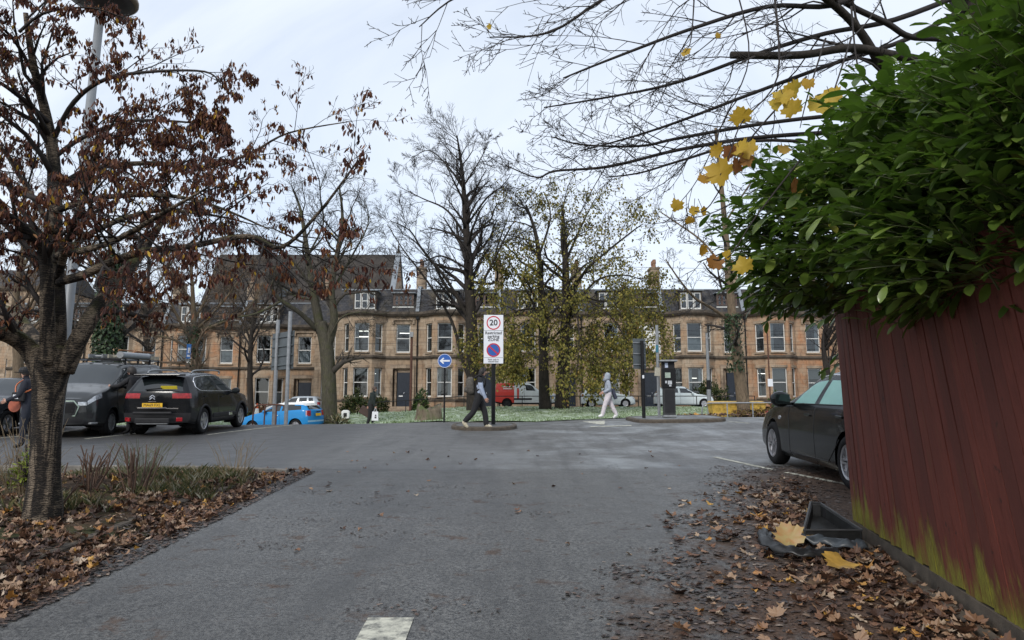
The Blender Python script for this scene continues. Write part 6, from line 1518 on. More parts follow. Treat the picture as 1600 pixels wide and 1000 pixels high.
b = MB(); b.box((2.33, 0, .45), (.04, .5, .11)); b.build('number_plate', M['signwhite'], o)
# --- blue car with the white roof
pb = paintmat('bright_blue_car_paint', (.018, .22, .52), .25, 0, .06)
o = place('blue_hatchback', 'bright blue small car with a white roof parked just past the crest', -11.25, 36.4, R(166), 'car', half=1.2)
car = hatch(o, 3.85, 1.73, 1.43, pb, glass=M['carglass'], wr_=.30, sub=7, bulge=(.10, .06), extra=[('roof_panel', M['white'], 'S', 4.0, 8, 3.9, 6), ('roof_panel', M['white'], 'R', -1, 1, 3.9, 6), ('tail_lamp', M['redlamp'], 'R', -.97, -.66, 2.2, 2.85), ('tail_lamp', M['redlamp'], 'R', .66, .97, 2.2, 2.85), ('rear_bumper', mat('pale_blue_trim', (.30, .48, .62), .4), 'R', -1, 1, 1.2, 1.45)])
handle(o, car, 4.8, 2.6, M['chrome']); plate(o, (-1.93, 0, .78), REAR, '', M['plate'], .5, .13); b = MB(); b.box((-1.93, 0, .92), (.03, .34, .05)); b.build('boot_handle', M['black'], o)
car.trim('tail_lamp_trim', [(7.7, 2.1), (7.7, 2.95)], .012, M['white'])
# --- pale hatch behind it, van, two white cars along the terrace
pw = paintmat('white_car_paint', (.60, .66, .66), .3, 0, .12); ps = paintmat('silver_car_paint', (.40, .43, .45), .3, .5, .12)
o = place('silver_hatchback', 'pale silver car on the far street beyond the blue car', WX(462, 52.5), 52.5, R(178), 'car'); hatch(o, 4.1, 1.75, 1.48, ps, sub=5)
o = place('white_hatchback', 'white hatchback on the far street with the red tail lamp towards the trees', WX(949, 54), 54, R(-1), 'car'); hatch(o, 4.05, 1.70, 1.46, pw, sub=6)
o = place('white_people_carrier', 'white car on the far street partly behind the parking machine', WX(1068, 54), 54, R(0), 'car'); hatch(o, 4.35, 1.75, 1.56, pw, sub=5)
pr = paintmat('red_van_paint', (.50, .045, .035), .3, 0, .08); pwh = paintmat('white_van_paint', (.50, .54, .54), .35, 0, .2)
o = place('delivery_van', 'red and white delivery van parked in front of the terrace', WX(821, 54), 54, R(0), 'van', group='parked vehicles')
cols = [(.02, .04, .08, .66, .66, .55, .32, .88, .95, .98), (.16, .2, .26, .84, .80, .68, .30, .98, 1.03, 1.06), (.7, .75, .8, .91, .87, .74, .27, 1.08, 1.13, 1.16), (1.1, 1.12, 1.16, .91, .88, .76, .27, 1.10, 1.18, 1.22), (1.5, 1.55, 1.85, .91, .89, .70, .27, 1.12, 1.68, 1.75), (2.3, 2.3, 2.35, .91, .90, .74, .27, 1.14, 1.75, 1.83), (3.05, 3.05, 3.05, .91, .90, .74, .27, 1.14, 1.76, 1.84), (3.9, 3.9, 3.9, .91, .90, .74, .28, 1.14, 1.75, 1.83), (4.4, 4.4, 4.34, .88, .87, .71, .36, 1.14, 1.73, 1.80)]
car = Car(o, cols, 4.45, (.1, .02), 6)
car.make(pwh, [('windscreen', G, 'S', 3.1, 4, 4, 6), ('side_window', G, 'S', 3.9, 4.9, 3.1, 3.86), ('cargo_panel', pr, 'S', 6.0, 8, .85, 4.3), ('back_door', pr, 'R', -1, 1, .9, 4.4), ('lower_cladding', M['dark'], 'S', 0, 8, 0, .8), ('headlamp', M['lamp'], 'S', .3, 1.2, 2.4, 2.9)], (1.35, -1.35), .32)
for x in (1.35, -1.35):
    for y in (.78, -.78): wheel(o, x, y, .32, .2, 6, M['dark'], 'single')
car.trim('panel_gap', [(5.0, .8), (5.0, 3.9)], .008, M['signblack']); b = MB(); b.box((-.2, -.925, .62), (1.3, .03, .13)); b.build('side_moulding', M['dark'], o)
text('PARCELS\nDELIVERED', .17, 'lettering', M['white'], o, Matrix.Translation((-1.5, -.935, 1.33)) @ Matrix.Rotation(R(90), 4, 'X')) if False else None
b = MB(); b.box((-1.25, -.905, 1.36), (.75, .012, .06)); b.box((-1.25, -.885, 1.50), (.85, .012, .07)); b.build('livery_stripe', M['white'], o)
b = MB(); b.box((-.55, -.93, 1.0), (.14, .012, .8)); b.build('livery_panel', pr, o)
# --- the dark car beside the fence
pi = paintmat('black_estate_paint', (.008, .0095, .0105), .22, .1, .10)
o = place('black_estate_car', 'large black car with frosted windows beside the end of the red fence', 5.62, 11.75, R(90), 'car', half=1.4); o.scale = (1.04, 1.03, 1.11)
L_ = 4.9; W_ = 1.86; H_ = 1.50
cols = [(.02, .06, .12, .62, .62, .50, .24, .62, .66, .68), (.16, .24, .32, .82, .78, .62, .20, .76, .80, .83), (.86, .90, .95, .915, .87, .70, .18, .90, .94, .98), (1.45, 1.47, 1.52, .93, .90, .77, .18, .95, 1.01, 1.05), (1.90, 1.95, 2.35, .93, .905, .63, .18, .965, 1.37, 1.44), (2.75, 2.75, 2.85, .93, .91, .65, .18, .98, 1.43, 1.50), (3.62, 3.62, 3.60, .93, .91, .64, .18, 1.0, 1.41, 1.48), (4.35, 4.32, 4.25, .92, .88, .61, .20, 1.02, 1.34, 1.42), (4.80, 4.76, 4.62, .86, .82, .55, .28, 1.0, 1.27, 1.33)]
car = Car(o, cols, L_, (.16, .10), 10); FG = M['frostglass']
car.make(pi, [('windscreen', FG, 'S', 3.1, 4, 4, 6), ('front_window', FG, 'S', 3.75, 4.90, 3.14, 3.85), ('rear_window', FG, 'S', 5.05, 6.0, 3.14, 3.85), ('quarter_window', FG, 'S', 6.1, 7.0, 3.14, 3.76), ('back_window', FG, 'R', -.85, .85, 3.1, 3.9), ('headlamp', M['lamp'], 'S', .3, 1.15, 2.45, 2.9), ('tail_lamp', M['redlamp'], 'S', 7.6, 8, 2.4, 2.9), ('tail_lamp', M['redlamp'], 'R', -1, -.6, 2.4, 2.9), ('tail_lamp', M['redlamp'], 'R', .6, 1, 2.4, 2.9)], (1.47, -1.36), .335)
for x in (1.47, -1.36):
    for y in (.83, -.83): wheel(o, x, y, .335, .22, 5)
car.trim('roof_trim', [(3.75, 3.92), (4.2, 3.97), (5, 3.97), (6, 3.97), (7, 3.9)], .014, M['chrome'])
car.trim('panel_gap', [(5.0, .4), (4.98, 2.0), (5.0, 3.05)], .006, M['signblack']); car.trim('panel_gap', [(3.75, .4), (3.7, 2.0), (3.55, 2.9)], .006, M['signblack']); car.trim('panel_gap', [(6.3, 2.0), (6.55, 3.05)], .006, M['signblack'])
car.trim('waist_trim', [(3.7, 3.08), (7.0, 3.08)], .010, M['black']); car.trim('body_crease', [(3.6, .9), (5.5, 1.0), (5.95, 1.9)], .008, M['signblack'])
handle(o, car, 4.72, 2.68, pi, (1,)); handle(o, car, 5.98, 2.7, pi, (1,))
mirror(o, .62, .97, 1.06, pi, 1.35); mirror(o, .62, -.97, 1.06, pi, 1.35)
p = car.P(2.75, 2.45, 1); b = MB(); b.lathe([(0, .014), (.05, .01), (.055, -.01)], 12, (0, 0, 0), 'y'); b.v = [(x * 1.2 + p.x, y + p.y, z * .6 + p.z) for x, y, z in b.v]; b.build('side_repeater', M['lamp'], o)
# ------------------------------------------------------------------ street furniture
def gt(x, y, dz=0): return (x, y, gz(x, y) + dz)
FRONTV = lambda x, y, z: Matrix.Translation((x, y, z)) @ Matrix.Rotation(R(90), 4, 'X')     # lettering that faces the camera's side
# parking zone sign on the island
sx_, sy_ = -.56, 22.1
o = thing('parking_zone_sign', 'tall white sign reading 20 and Restricted parking ZONE on a black post', 'road sign', gt(sx_, sy_, IH))
b = MB(); b.lathe([(.062, 0), (.062, 3.0), (.058, 3.02), (0, 3.03)], 14); b.build('post', M['black'], o, smooth=False)
zb_, zt_ = W(770, 568, 22).z - o.location.z, W(770, 492, 22).z - o.location.z; zm_ = (zb_ + zt_) / 2; hh = zt_ - zb_; ww = hh * .40
b = MB(); b.box((0, -.085, zm_), (ww, .02, hh)); sp_ = b.build('sign_plate', M['signwhite'], o, bevel=.006)
b = MB()
for z in (zb_ + .25, zm_, zt_ - .25): b.box((0, -.06, z), (.2, .05, .05))
b.build('bracket', M['galv'], o)
def ring(name, r0, r1, x, z, y, m, parent):
    b = MB(); n = 40
    for k in range(n):
        a, c = 2 * math.pi * k / n, 2 * math.pi * (k + 1) / n
        b.poly([(x + math.cos(q) * r_, y, z + math.sin(q) * r_) for q, r_ in ((a, r0), (c, r0), (c, r1), (a, r1))] if r0 > 0 else [(x, y, z), (x + math.cos(a) * r1, y, z + math.sin(a) * r1), (x + math.cos(c) * r1, y, z + math.sin(c) * r1)])
    return b.build(name, m, parent, fix=False)
y_ = -.0965
zr = zt_ - hh * .165; ring('speed_ring', ww * .30, ww * .36, 0, zr, y_, M['signred'], sp_); text('20', ww * .42, 'lettering', M['signblack'], sp_, FRONTV(0, y_ - .001, zr), .001, bold=.02)
b = MB(); b.box((0, y_, zt_ - hh * .325), (ww * .97, .003, .008)); b.box((0, y_, zb_ + hh * .12), (ww * .97, .003, .008)); b.build('rule', M['signblack'], sp_)
text('Restricted\nparking\nZONE', ww * .205, 'lettering', M['signblack'], sp_, FRONTV(0, y_ - .001, zt_ - hh * .445), .001, bold=.02)
zr = zb_ + hh * .275; ring('no_waiting_disc', 0, ww * .30, 0, zr, y_, M['signblue'], sp_); ring('no_waiting_ring', ww * .29, ww * .355, 0, zr, y_ - .002, M['signred'], sp_)
b = MB(); b.box((0, y_ - .004, zr), (ww * .62, .003, ww * .07), 0, 0, 0, R(42)); b.build('no_waiting_bar', M['signred'], sp_)
text('Park only in\nsigned bays', ww * .115, 'lettering', M['signblack'], sp_, FRONTV(0, y_ - .001, zb_ + hh * .06), .001, bold=.015)
# blue arrow
ax_, ay_ = WX(694, 27), 27
o = thing('arrow_sign', 'round blue sign with a white arrow on a thin dark post', 'road sign', gt(ax_, ay_)); zc_ = W(694, 564, 27).z - o.location.z
b = MB(); b.lathe([(.032, -.3), (.032, zc_ + .2), (0, zc_ + .21)], 10); b.build('post', M['black'], o)
b = MB(); b.lathe([(0, -.075), (.255, -.075), (.26, -.068), (.255, -.06), (0, -.06)], 36, (0, 0, zc_), 'y'); dk = b.build('disc', M['signblue'], o)
ring('rim', .238, .252, 0, zc_, -.0775, M['signwhite'], dk)
b = MB(); b.poly([(-.19, -.078, zc_), (-.05, -.078, zc_ - .12), (-.015, -.078, zc_ - .085), (-.075, -.078, zc_ - .032), (.19, -.078, zc_ - .032), (.19, -.078, zc_ + .032), (-.075, -.078, zc_ + .032), (-.015, -.078, zc_ + .085), (-.05, -.078, zc_ + .12)]); b.build('arrow', M['signwhite'], dk)
# grey sign seen from the back on two posts
d = 25
xa, xb_ = WX(428, d), WX(447, d - .6)
o = thing('direction_sign', 'large grey sign seen from behind on two steel posts near the hoop rail', 'road sign', gt((xa + xb_) / 2, d - .3)); oz = o.location.z; ox = o.location.x
for x, yy, pyt in ((xa, d, 500), (xb_, d - .6, 487)):
    b = MB(); b.lathe([(.065, -.3), (.065, W(440, pyt, yy).z - oz), (0, W(440, pyt, yy).z - oz + .01)], 12, (x - ox, yy - d + .3, 0)); b.build('post', M['galv'], o)
b = MB(); p0, p1 = V((WX(417, d + .3) - ox, .5, 0)), V((WX(452, d - .6) - ox, -.45, 0)); dirv = (p1 - p0).normalized(); n_ = V((dirv.y, -dirv.x, 0))
z0, z1 = W(430, 578, d).z - oz, W(430, 520, d).z - oz; am = math.atan2(dirv.y, dirv.x); cc = (p0 + p1) / 2 - n_ * .12
b.box((cc.x, cc.y, (z0 + z1) / 2), ((p1 - p0).length, .012, z1 - z0), am); pl_ = b.build('sign_plate', M['signgrey'], o)
for k in range(4):
    b = MB(); b.box((cc.x + n_.x * .03, cc.y + n_.y * .03, z0 + (z1 - z0) * (.12 + .25 * k)), ((p1 - p0).length - .04, .04, .045), am); b.build('stiffener', M['signgrey'], pl_)
# black posted sign back on the right island
o = thing('sign_back', 'grey sign seen from behind on a black post on the right island', 'road sign', gt(WX(1006, 23.4), 23.4, IH)); oz = o.location.z
zt_ = W(1003, 530, 23.4).z - oz; zb_ = W(1003, 575, 23.4).z - oz
b = MB(); b.lathe([(.057, 0), (.057, zt_ - .05), (0, zt_ - .04)], 12); b.build('post', M['black'], o)
b = MB(); b.box((-.08, .08, (zt_ + zb_) / 2), (.46, .015, zt_ - zb_ + .05), .35); b.build('sign_plate', M['signgrey'], o)
for z in (.12, .5, .88): b = MB(); b.box((-.08, .055, zb_ + (zt_ - zb_) * z), (.44, .03, .03), .35); b.build('stiffener', M['galv'], o)
b = MB(); b.box((.0, -.062, 1.3), (.06, .01, .1)); b.build('sticker', M['signwhite'], o)
# grey pole with notice
o = thing('notice_pole', 'slim grey pole with a yellowed notice strapped to it', 'pole', gt(WX(1030, 24), 24, IH)); oz = o.location.z
b = MB(); b.lathe([(.05, 0), (.05, W(1030, 508, 24).z - oz), (0, W(1030, 508, 24).z - oz)], 10); b.build('post', M['galv'], o)
zc_ = W(1028, 581, 24).z - oz; b = MB(); b.box((-.03, -.065, zc_), (.18, .012, .28), 0, 0, 0, .08); b.build('notice', mat('yellowed_paper', (.46, .44, .37), .7, var=.25, vs=30), o)
zc_ = W(1028, 545, 24).z - oz; b = MB(); b.box((-.02, -.06, zc_), (.09, .01, .24)); b.build('blue_sticker', mat('teal_sticker', (.03, .16, .22), .5, var=.2), o)
# parking machine
o = thing('parking_machine', 'black ticket machine with a flat solar cap on the right island', 'parking machine', gt(WX(1046, 23.6), 23.6, IH), R(-4))
H_ = W(1046, 563, 23.6).z - o.location.z
b = MB(); b.box((0, 0, H_ * .30), (.37, .30, H_ * .60)); b.build('pedestal', mat('scuffed_black_paint', (.016, .016, .017), .5, var=.6, vs=9), o, bevel=.02)
b = MB(); b.box((0, 0, H_ * .68), (.43, .34, H_ * .36)); b.build('head', M['black'], o, bevel=.02)
b = MB(); b.box((0, .03, H_ * .91), (.40, .22, H_ * .12)); b.build('neck', M['dark'], o, bevel=.01)
b = MB(); b.box((0, 0, H_ * .985), (.56, .44, .055)); b.build('solar_cap', M['galv'], o, bevel=.015)
b = MB(); b.box((-.04, -.175, H_ * .73), (.17, .01, .17)); b.build('screen', mat('machine_label', (.30, .36, .30), .4, var=.3, vs=25), o)
b = MB(); b.box((.02, -.175, H_ * .60), (.13, .012, .12)); b.box((-.10, -.175, H_ * .61), (.05, .012, .08)); b.box((.03, -.175, H_ * .545), (.07, .012, .05)); b.build('label', mat('machine_sticker', (.42, .44, .46), .5, var=.3, vs=30), o)
b = MB(); b.box((-.06, -.07, H_ * .91), (.10, .03, .16)); b.build('logo_panel', mat('pale_blue_label', (.40, .46, .58), .5, var=.3, vs=20), o)
b = MB(); b.box((0, -.155, H_ * .28), (.29, .012, H_ * .40)); b.build('cash_door', M['dark'], o, bevel=.004)
b = MB(); b.box((0, 0, .03), (.42, .36, .06)); b.build('base_plate', M['galv'], o)
# lamp column behind the cherry
o = thing('lamp_post', 'grey lamp column with a round flat lantern rising behind the cherry', 'street lamp', gt(W(76, 760, 9.6).x, 9.6))
o.rotation_euler = (0, math.atan2(W(158, 8, 9.6).x - o.location.x, W(158, 8, 9.6).z - o.location.z), 0)
zt_ = W(165, 8, 9.6).z - o.location.z
b = MB(); b.lathe([(.085, -.3), (.085, 1.6), (.066, 1.75), (.056, zt_ + .02)], 16); b.build('column', mat('painted_steel_grey', (.22, .235, .25), .5, .2, var=.15, vs=2), o, smooth=True)
b = MB(); b.lathe([(.06, zt_ - .06), (.10, zt_ - .02), (.30, zt_ + .02), (.43, zt_ + .07), (.46, zt_ + .12), (.43, zt_ + .17), (.22, zt_ + .27), (0, zt_ + .30)], 32); b.build('lantern', mat('dark_lantern', (.06, .055, .055), .5, .2, var=.2), o, smooth=True)
b = MB(); b.lathe([(.43, zt_ + .066), (.47, zt_ + .10), (.47, zt_ + .14), (.44, zt_ + .165)], 32); b.build('lantern_rim', mat('tarnished_rim', (.20, .16, .12), .5, .5), o, smooth=True)
# grey pole with black band at the lawn, rusty pole, signed thin pole
o = thing('banded_pole', 'grey pole with a black band standing before the leafy bush', 'pole', gt(WX(1109, 32), 32)); zt_ = W(1109, 520, 32).z - o.location.z
b = MB(); b.lathe([(.095, -.2), (.095, 1.2), (.075, 1.25), (.06, zt_), (0, zt_)], 12); b.build('post', M['galv'], o)
b = MB(); b.lathe([(.098, 1.22), (.098, 1.62), (.07, 1.63)], 12); b.build('band', M['black'], o)
o = thing('rusty_pole', 'thin rusty pole standing in front of the dark blue door house', 'pole', gt(WX(641, 58), 58)); zt_ = W(641, 520, 58).z - o.location.z
b = MB(); b.lathe([(.10, -.2), (.09, zt_), (0, zt_)], 10); b.build('post', M['rust'], o); b = MB(); b.box((0, -.1, zt_ - .15), (.28, .2, .4)); b.build('bracket', M['galv'], o)
o = thing('noticeboard_pole', 'dark slim pole with a small white sign before the orange house', 'pole', gt(WX(1205, 47), 47)); oz = o.location.z
b = MB(); b.lathe([(.05, -.2), (.05, W(1205, 520, 47).z - oz), (0, W(1205, 520, 47).z - oz)], 10); b.build('post', M['rust'], o); zc_ = W(1205, 598, 47).z - oz
b = MB(); b.box((.02, -.08, zc_), (.32, .02, .48)); b.build('notice', M['signwhite'], o)
# hoop rails
def hoop(label, x0, x1, y0, y1, h, m, legs, r_=.028):
    o = thing('hoop_rail', label, 'barrier', gt(x0, y0), 0, 'low steel hoop rails'); P = lambda t, z: V((x0 + (x1 - x0) * t, y0 + (y1 - y0) * t, gz(x0 + (x1 - x0) * t, y0 + (y1 - y0) * t) + z)) - o.location
    L_ = math.hypot(x1 - x0, y1 - y0); e = .28 / L_
    pts = [P(0, -.1), P(0, h * .5), P(e * .15, h * .82), P(e * .5, h * .96), P(e, h)] + [P(t, h) for t in (.3, .5, .7)] + [P(1 - e, h), P(1 - e * .5, h * .96), P(1 - e * .15, h * .82), P(1, h * .5), P(1, -.1)]
    b = MB(); b.tube(pts, r_, 8); b.build('rail', m, o, smooth=True)
    for t in legs: b = MB(); b.tube([P(t, -.1), P(t, h)], r_ * .9, 8); b.build('leg', m, o)
hoop('rusty steel hoop rail in front of the blue car', WX(392, 24.6), WX(450, 24.6), 24.8, 24.4, .66, M['rust'], (.35, .7))
hoop('long grey hoop rail in front of the yellow boxes', WX(1097, 27.2), WX(1215, 27.2), 27.2, 27.0, .52, M['galv'], (.33, .66))
# knee rail at the back of the lawn
o = thing('knee_rail', 'thin dark rail running along the back of the lawn', 'fence', gt(-9, 50.6)); b = MB(); xs = [-9.3 + 1.0 * k for k in range(27)]
for dz in (.78,): b.tube([V((x, 50.6, gz(x, 50.6) + dz)) - o.location for x in xs], .028, 6)
b.build('rail', M['dark'], o)
for x in xs[::2]: b = MB(); b.box(V((x, 50.6, gz(x, 50.6) + .36)) - o.location, (.05, .05, .86)); b.build('post', M['dark'], o)
# grit boxes
M['yellow'] = mat('faded_yellow_plastic', (.46, .29, .05), .65, var=.45, vs=7)
for k, (p_, wd, lab) in enumerate(((1131, 1.15, 'faded yellow grit box to the left of the slender tree'), (1176, .9, 'yellow grit box to the right of the slender tree'))):
    d = 30.6; o = thing('grit_bin', lab, 'grit bin', gt(WX(p_, d), d), 0, 'yellow grit boxes'); b = MB(); h = .52
    b.mesh([(-wd / 2 + .06, -.3, 0), (wd / 2 - .06, -.3, 0), (wd / 2 - .06, .3, 0), (-wd / 2 + .06, .3, 0), (-wd / 2, -.38, h), (wd / 2, -.38, h), (wd / 2, .36, h), (-wd / 2, .36, h)], [(3, 2, 1, 0), (4, 5, 6, 7), (0, 1, 5, 4), (1, 2, 6, 5), (2, 3, 7, 6), (3, 0, 4, 7)]); b.build('tub', M['yellow'], o, bevel=.03)
    b = MB(); b.prism([(-.42, h), (.40, h), (.40, h + .10), (.1, h + .16), (-.42, h + .06)], -wd / 2 - .03, wd / 2 + .03, 'yz'); b.build('lid', M['yellow'], o, bevel=.02, fix=True)
b = MB(); b.box((0, 0, .25), (1.2, .6, .5)); r = random.Random(4)
o = thing('rubble_heap', 'small heap of red and grey rubble bags right of the grit boxes', 'rubble', gt(WX(1196, 36), 36))
for k, (mt) in enumerate((mat('pink_sack', (.30, .08, .09), .7), mat('grey_sack', (.34, .35, .38), .7), mat('red_sack', (.32, .03, .04), .7), mat('buff_sack', (.30, .25, .16), .8))):
    b = MB(); b.lathe([(0, 0), (.34, .03), (.40, .16), (.30, .32), (0, .38)], 12, (-.9 + .55 * k, .1 * (k % 2), -.02)); b.build('sack', mt, o, smooth=True)
# stump, marker stone, cone
o = thing('tree_stump', 'old grey brown tree stump at the edge of the lawn', 'stump', gt(WX(668, 36), 36)); b = MB(); r = random.Random(9); pts = []
n = 22
for j, (h, k) in enumerate(((-.05, 1.25), (.1, 1.1), (.3, .95), (.55, .9), (.78, .88))):
    for i in range(n):
        a = 2 * math.pi * i / n; q = .60 * k * (1 + .16 * math.sin(3 * a + 1) + .08 * math.sin(7 * a)) ; hh = h + (.14 * math.sin(2 * a + .6) + .05 * math.sin(5 * a) if j == 4 else 0); b.v.append((q * math.cos(a) * 1.05, q * math.sin(a) * .8, hh))
for j in range(4):
    for i in range(n): b.f.append((j * n + i, j * n + (i + 1) % n, (j + 1) * n + (i + 1) % n, (j + 1) * n + i)); b.m.append(0)
b.v.append((0, 0, .6)); b.f += [(4 * n + i, 4 * n + (i + 1) % n, 5 * n) for i in range(n)]; b.m += [0] * n
b.build('bole', barkmat('stump_bark', (.05, .032, .022), (.22, .18, .13), (4, 4, 1.0), moss=(.08, .10, .04), mossz=.4), o, smooth=True)
o = thing('marker_stone', 'small white painted stone beside the forked tree', 'stone', gt(WX(540, 44), 44)); b = MB(); b.prism([(-.24, 0), (.24, 0), (.24, .5), (.12, .58), (-.12, .58), (-.24, .5)], -.12, .12); b.build('stone', M['white'], o, bevel=.04, fix=True); b = MB(); b.box((0, -.13, .3), (.2, .01, .22)); b.build('plaque', M['dark'], o)
o = thing('traffic_cone', 'orange and white traffic cone beyond the bonnet of the blue car', 'cone', gt(WX(401, 47), 47)); om = mat('cone_orange', (.55, .09, .02), .5)
b = MB(); b.box((0, 0, .03), (.5, .5, .06)); b.lathe([(.2, .05), (.15, .4)], 14); b.build('base', om, o); b = MB(); b.lathe([(.15, .4), (.10, .72)], 14); b.build('sleeve', M['white'], o); b = MB(); b.lathe([(.10, .72), (.04, 1.05), (0, 1.06)], 14); b.build('tip', om, o)
o = thing('blue_notice', 'small blue and white notice fixed to the twiggy tree', 'notice', tuple(W(295, 549, 40.4))); b = MB(); b.box((0, 0, 0), (.24, .02, .8)); b.build('board', mat('notice_blue', (.03, .17, .50), .5), o); b = MB(); b.box((.02, -.012, .05), (.14, .006, .3)); b.box((.0, -.012, -.25), (.16, .006, .12)); b.build('lettering_patch', M['signwhite'], o)
# overhead wires with their poles out at the sides
o = thing('overhead_wire', 'thin wires strung in front of the terrace roofs', 'wire', (-70, 61, gz(-70, 61)))
for z0, sag in ((W(800, 411, 61).z, .5), (W(800, 532, 61).z, .35), (W(800, 512, 61).z, .3)):
    for xa, xb_ in ((-45, 0), (0, 45)):
        b = MB(); b.tube([V((xa + (xb_ - xa) * k / 12, 61, z0 - sag * (1 - (2 * k / 12 - 1) ** 2))) - o.location for k in range(13)], .016, 4); b.build('cable', M['dark'], o)

# ------------------------------------------------------------------ people
def person(label, loc, face, J, rad, regions, mats, hair=None, hood=None, scale=1.0):
    """J: joints (x forward, y left, z up); one skinned body, its clothes told apart by the limb each face belongs to"""
    root = thing('person', label, 'person', loc, face)
    root.scale = (scale,) * 3
    E = [('pelvis', 'waist'), ('waist', 'chest'), ('chest', 'neck'), ('neck', 'jaw'), ('jaw', 'crown'), ('pelvis', 'hipL'), ('hipL', 'kneeL'), ('kneeL', 'ankleL'), ('ankleL', 'toeL'), ('pelvis', 'hipR'), ('hipR', 'kneeR'), ('kneeR', 'ankleR'), ('ankleR', 'toeR'),
         ('chest', 'shL'), ('shL', 'elL'), ('elL', 'wrL'), ('wrL', 'palmL'), ('chest', 'shR'), ('shR', 'elR'), ('elR', 'wrR'), ('wrR', 'palmR')]
    names = list(J); idx = {n: i for i, n in enumerate(names)}
    me = D.meshes.new('body'); me.from_pydata([J[n] for n in names], [(idx[a], idx[b_]) for a, b_ in E], [])
    o = D.objects.new('tmp', me); COL.objects.link(o); md = o.modifiers.new('skin', 'SKIN'); md.use_smooth_shade = True
    if not me.skin_vertices: me.skin_vertices.new()
    for n, i in idx.items():
        s = me.skin_vertices[0].data[i]; r_ = rad[n]; s.radius = (r_, r_) if not hasattr(r_, '__len__') else r_; s.use_root = n == 'pelvis'
    sb = o.modifiers.new('sub', 'SUBSURF'); sb.levels = sb.render_levels = 2
    bpy.context.view_layer.update(); m2 = D.meshes.new_from_object(o.evaluated_get(bpy.context.evaluated_depsgraph_get())); D.objects.remove(o)
    bm = bmesh.new(); bm.from_mesh(m2)
    for sfx in 'LR':                                        # five fingers on each hand
        w_, pm = V(J['wr' + sfx]), V(J['palm' + sfx]); d_ = (pm - w_).normalized(); sd = V((1, 0, 0)); sd = (sd - d_ * sd.dot(d_)).normalized(); inn = V((0, -1 if sfx == 'L' else 1, 0))
        fb = MB()
        for k, ln in enumerate((.062, .074, .078, .066)):
            p0 = pm + sd * (.027 - .018 * k) + d_ * .005; p1 = p0 + d_ * ln * .5 + inn * .008; p2 = p1 + d_ * ln * .42 + inn * .026; fb.tube([p0 - d_ * .02, p0, p1, p2], [.010, .0098, .009, .007], 6)
        p0 = w_.lerp(pm, .45) + sd * .03; p1 = p0 + sd * .026 + d_ * .03 + inn * .012; fb.tube([p0 - sd * .02, p0, p1, p1 + d_ * .03 + inn * .014], [.013, .012, .0105, .008], 6)
        vs = [bm.verts.new(q) for q in fb.v]
        for f in fb.f: bm.faces.new([vs[i] for i in f])
    hd = V(J['jaw']).lerp(V(J['crown']), .45); fw = V((1, 0, -.1)).normalized(); hb = MB()
    hb.mesh([tuple(hd + fw * .085 + V((0, 0, .025))), tuple(hd + fw * .09 + V((0, .016, -.018))), tuple(hd + fw * .09 + V((0, -.016, -.018))), tuple(hd + fw * .122 + V((0, 0, -.016)))], [(0, 1, 3), (0, 3, 2), (1, 2, 3)])
    for sd in (1, -1): hb.lathe([(0, -.012), (.03, -.008), (.032, .006), (0, .012)], 8, tuple(hd + V((-.005, sd * .084, -.005))), 'y')
    vs = [bm.verts.new(q) for q in hb.v]
    for f in hb.f: bm.faces.new([vs[i] for i in f])
    bm.to_mesh(m2); bm.free()
    m2.materials.clear()
    for m in mats: m2.materials.append(m)
    segs = [(V(J[a]), V(J[b_]), a, b_) for a, b_ in E]
    def region(c):
        best, key = 9, None
        for a, b_, na, nb in segs:
            t = max(0, min(1, (c - a).dot(b_ - a) / max(1e-9, (b_ - a).length_squared))); dd = (c - a - (b_ - a) * t).length
            dd -= (rad[na] if not hasattr(rad[na], '__len__') else rad[na][0]) * .5
            if dd < best: best, key = dd, (na, nb, t)
        return key
    for f in m2.polygons:
        na, nb, t = region(f.center); f.material_index = regions(na, nb, t, f.center); f.use_smooth = True
    body = D.objects.new('body', m2); COL.objects.link(body); body.parent = root
    b = MB()
    for sd in (1, -1): b.lathe([(0, .0), (.009, -.002), (.010, -.008)], 8, tuple(hd + fw * .082 + V((0, sd * .032, .028))), 'x')
    b.build('eyes', M['signblack'], root)
    b = MB(); b.box(tuple(hd + fw * .083 + V((0, 0, -.055))), (.012, .045, .010)); b.build('mouth', mat('lip', (.30, .10, .08), .6) if 'lip' not in D.materials else D.materials['lip'], root)
    if hair:
        mt, ln, puff = hair; b = MB(); n, mrows = 18, 8; c0 = V(J['jaw']).lerp(V(J['crown']), .55)
        for j in range(mrows + 1):
            th = math.pi * .62 * j / mrows
            for i in range(n):
                ph = 2 * math.pi * i / n; fx = math.cos(ph); low = 1.0 if fx < .25 else max(.42, 1 - .75 * (fx - .25)); tt = th * low; rr = .118 + puff * (1 + .4 * noise.noise((ph * 2, th * 3, 1))); lo = ln * max(0, -fx + .3) * (j / mrows) ** 2
                b.v.append(tuple(c0 + V((math.sin(tt) * math.cos(ph) * rr * 1.02 - .008, math.sin(tt) * math.sin(ph) * rr * .86, math.cos(tt) * rr * 1.02 - lo))))
        for j in range(mrows):
            for i in range(n): b.f.append((j * n + i, j * n + (i + 1) % n, (j + 1) * n + (i + 1) % n, (j + 1) * n + i)); b.m.append(0)
        b.build('hair', mt, root, smooth=True)
    return root
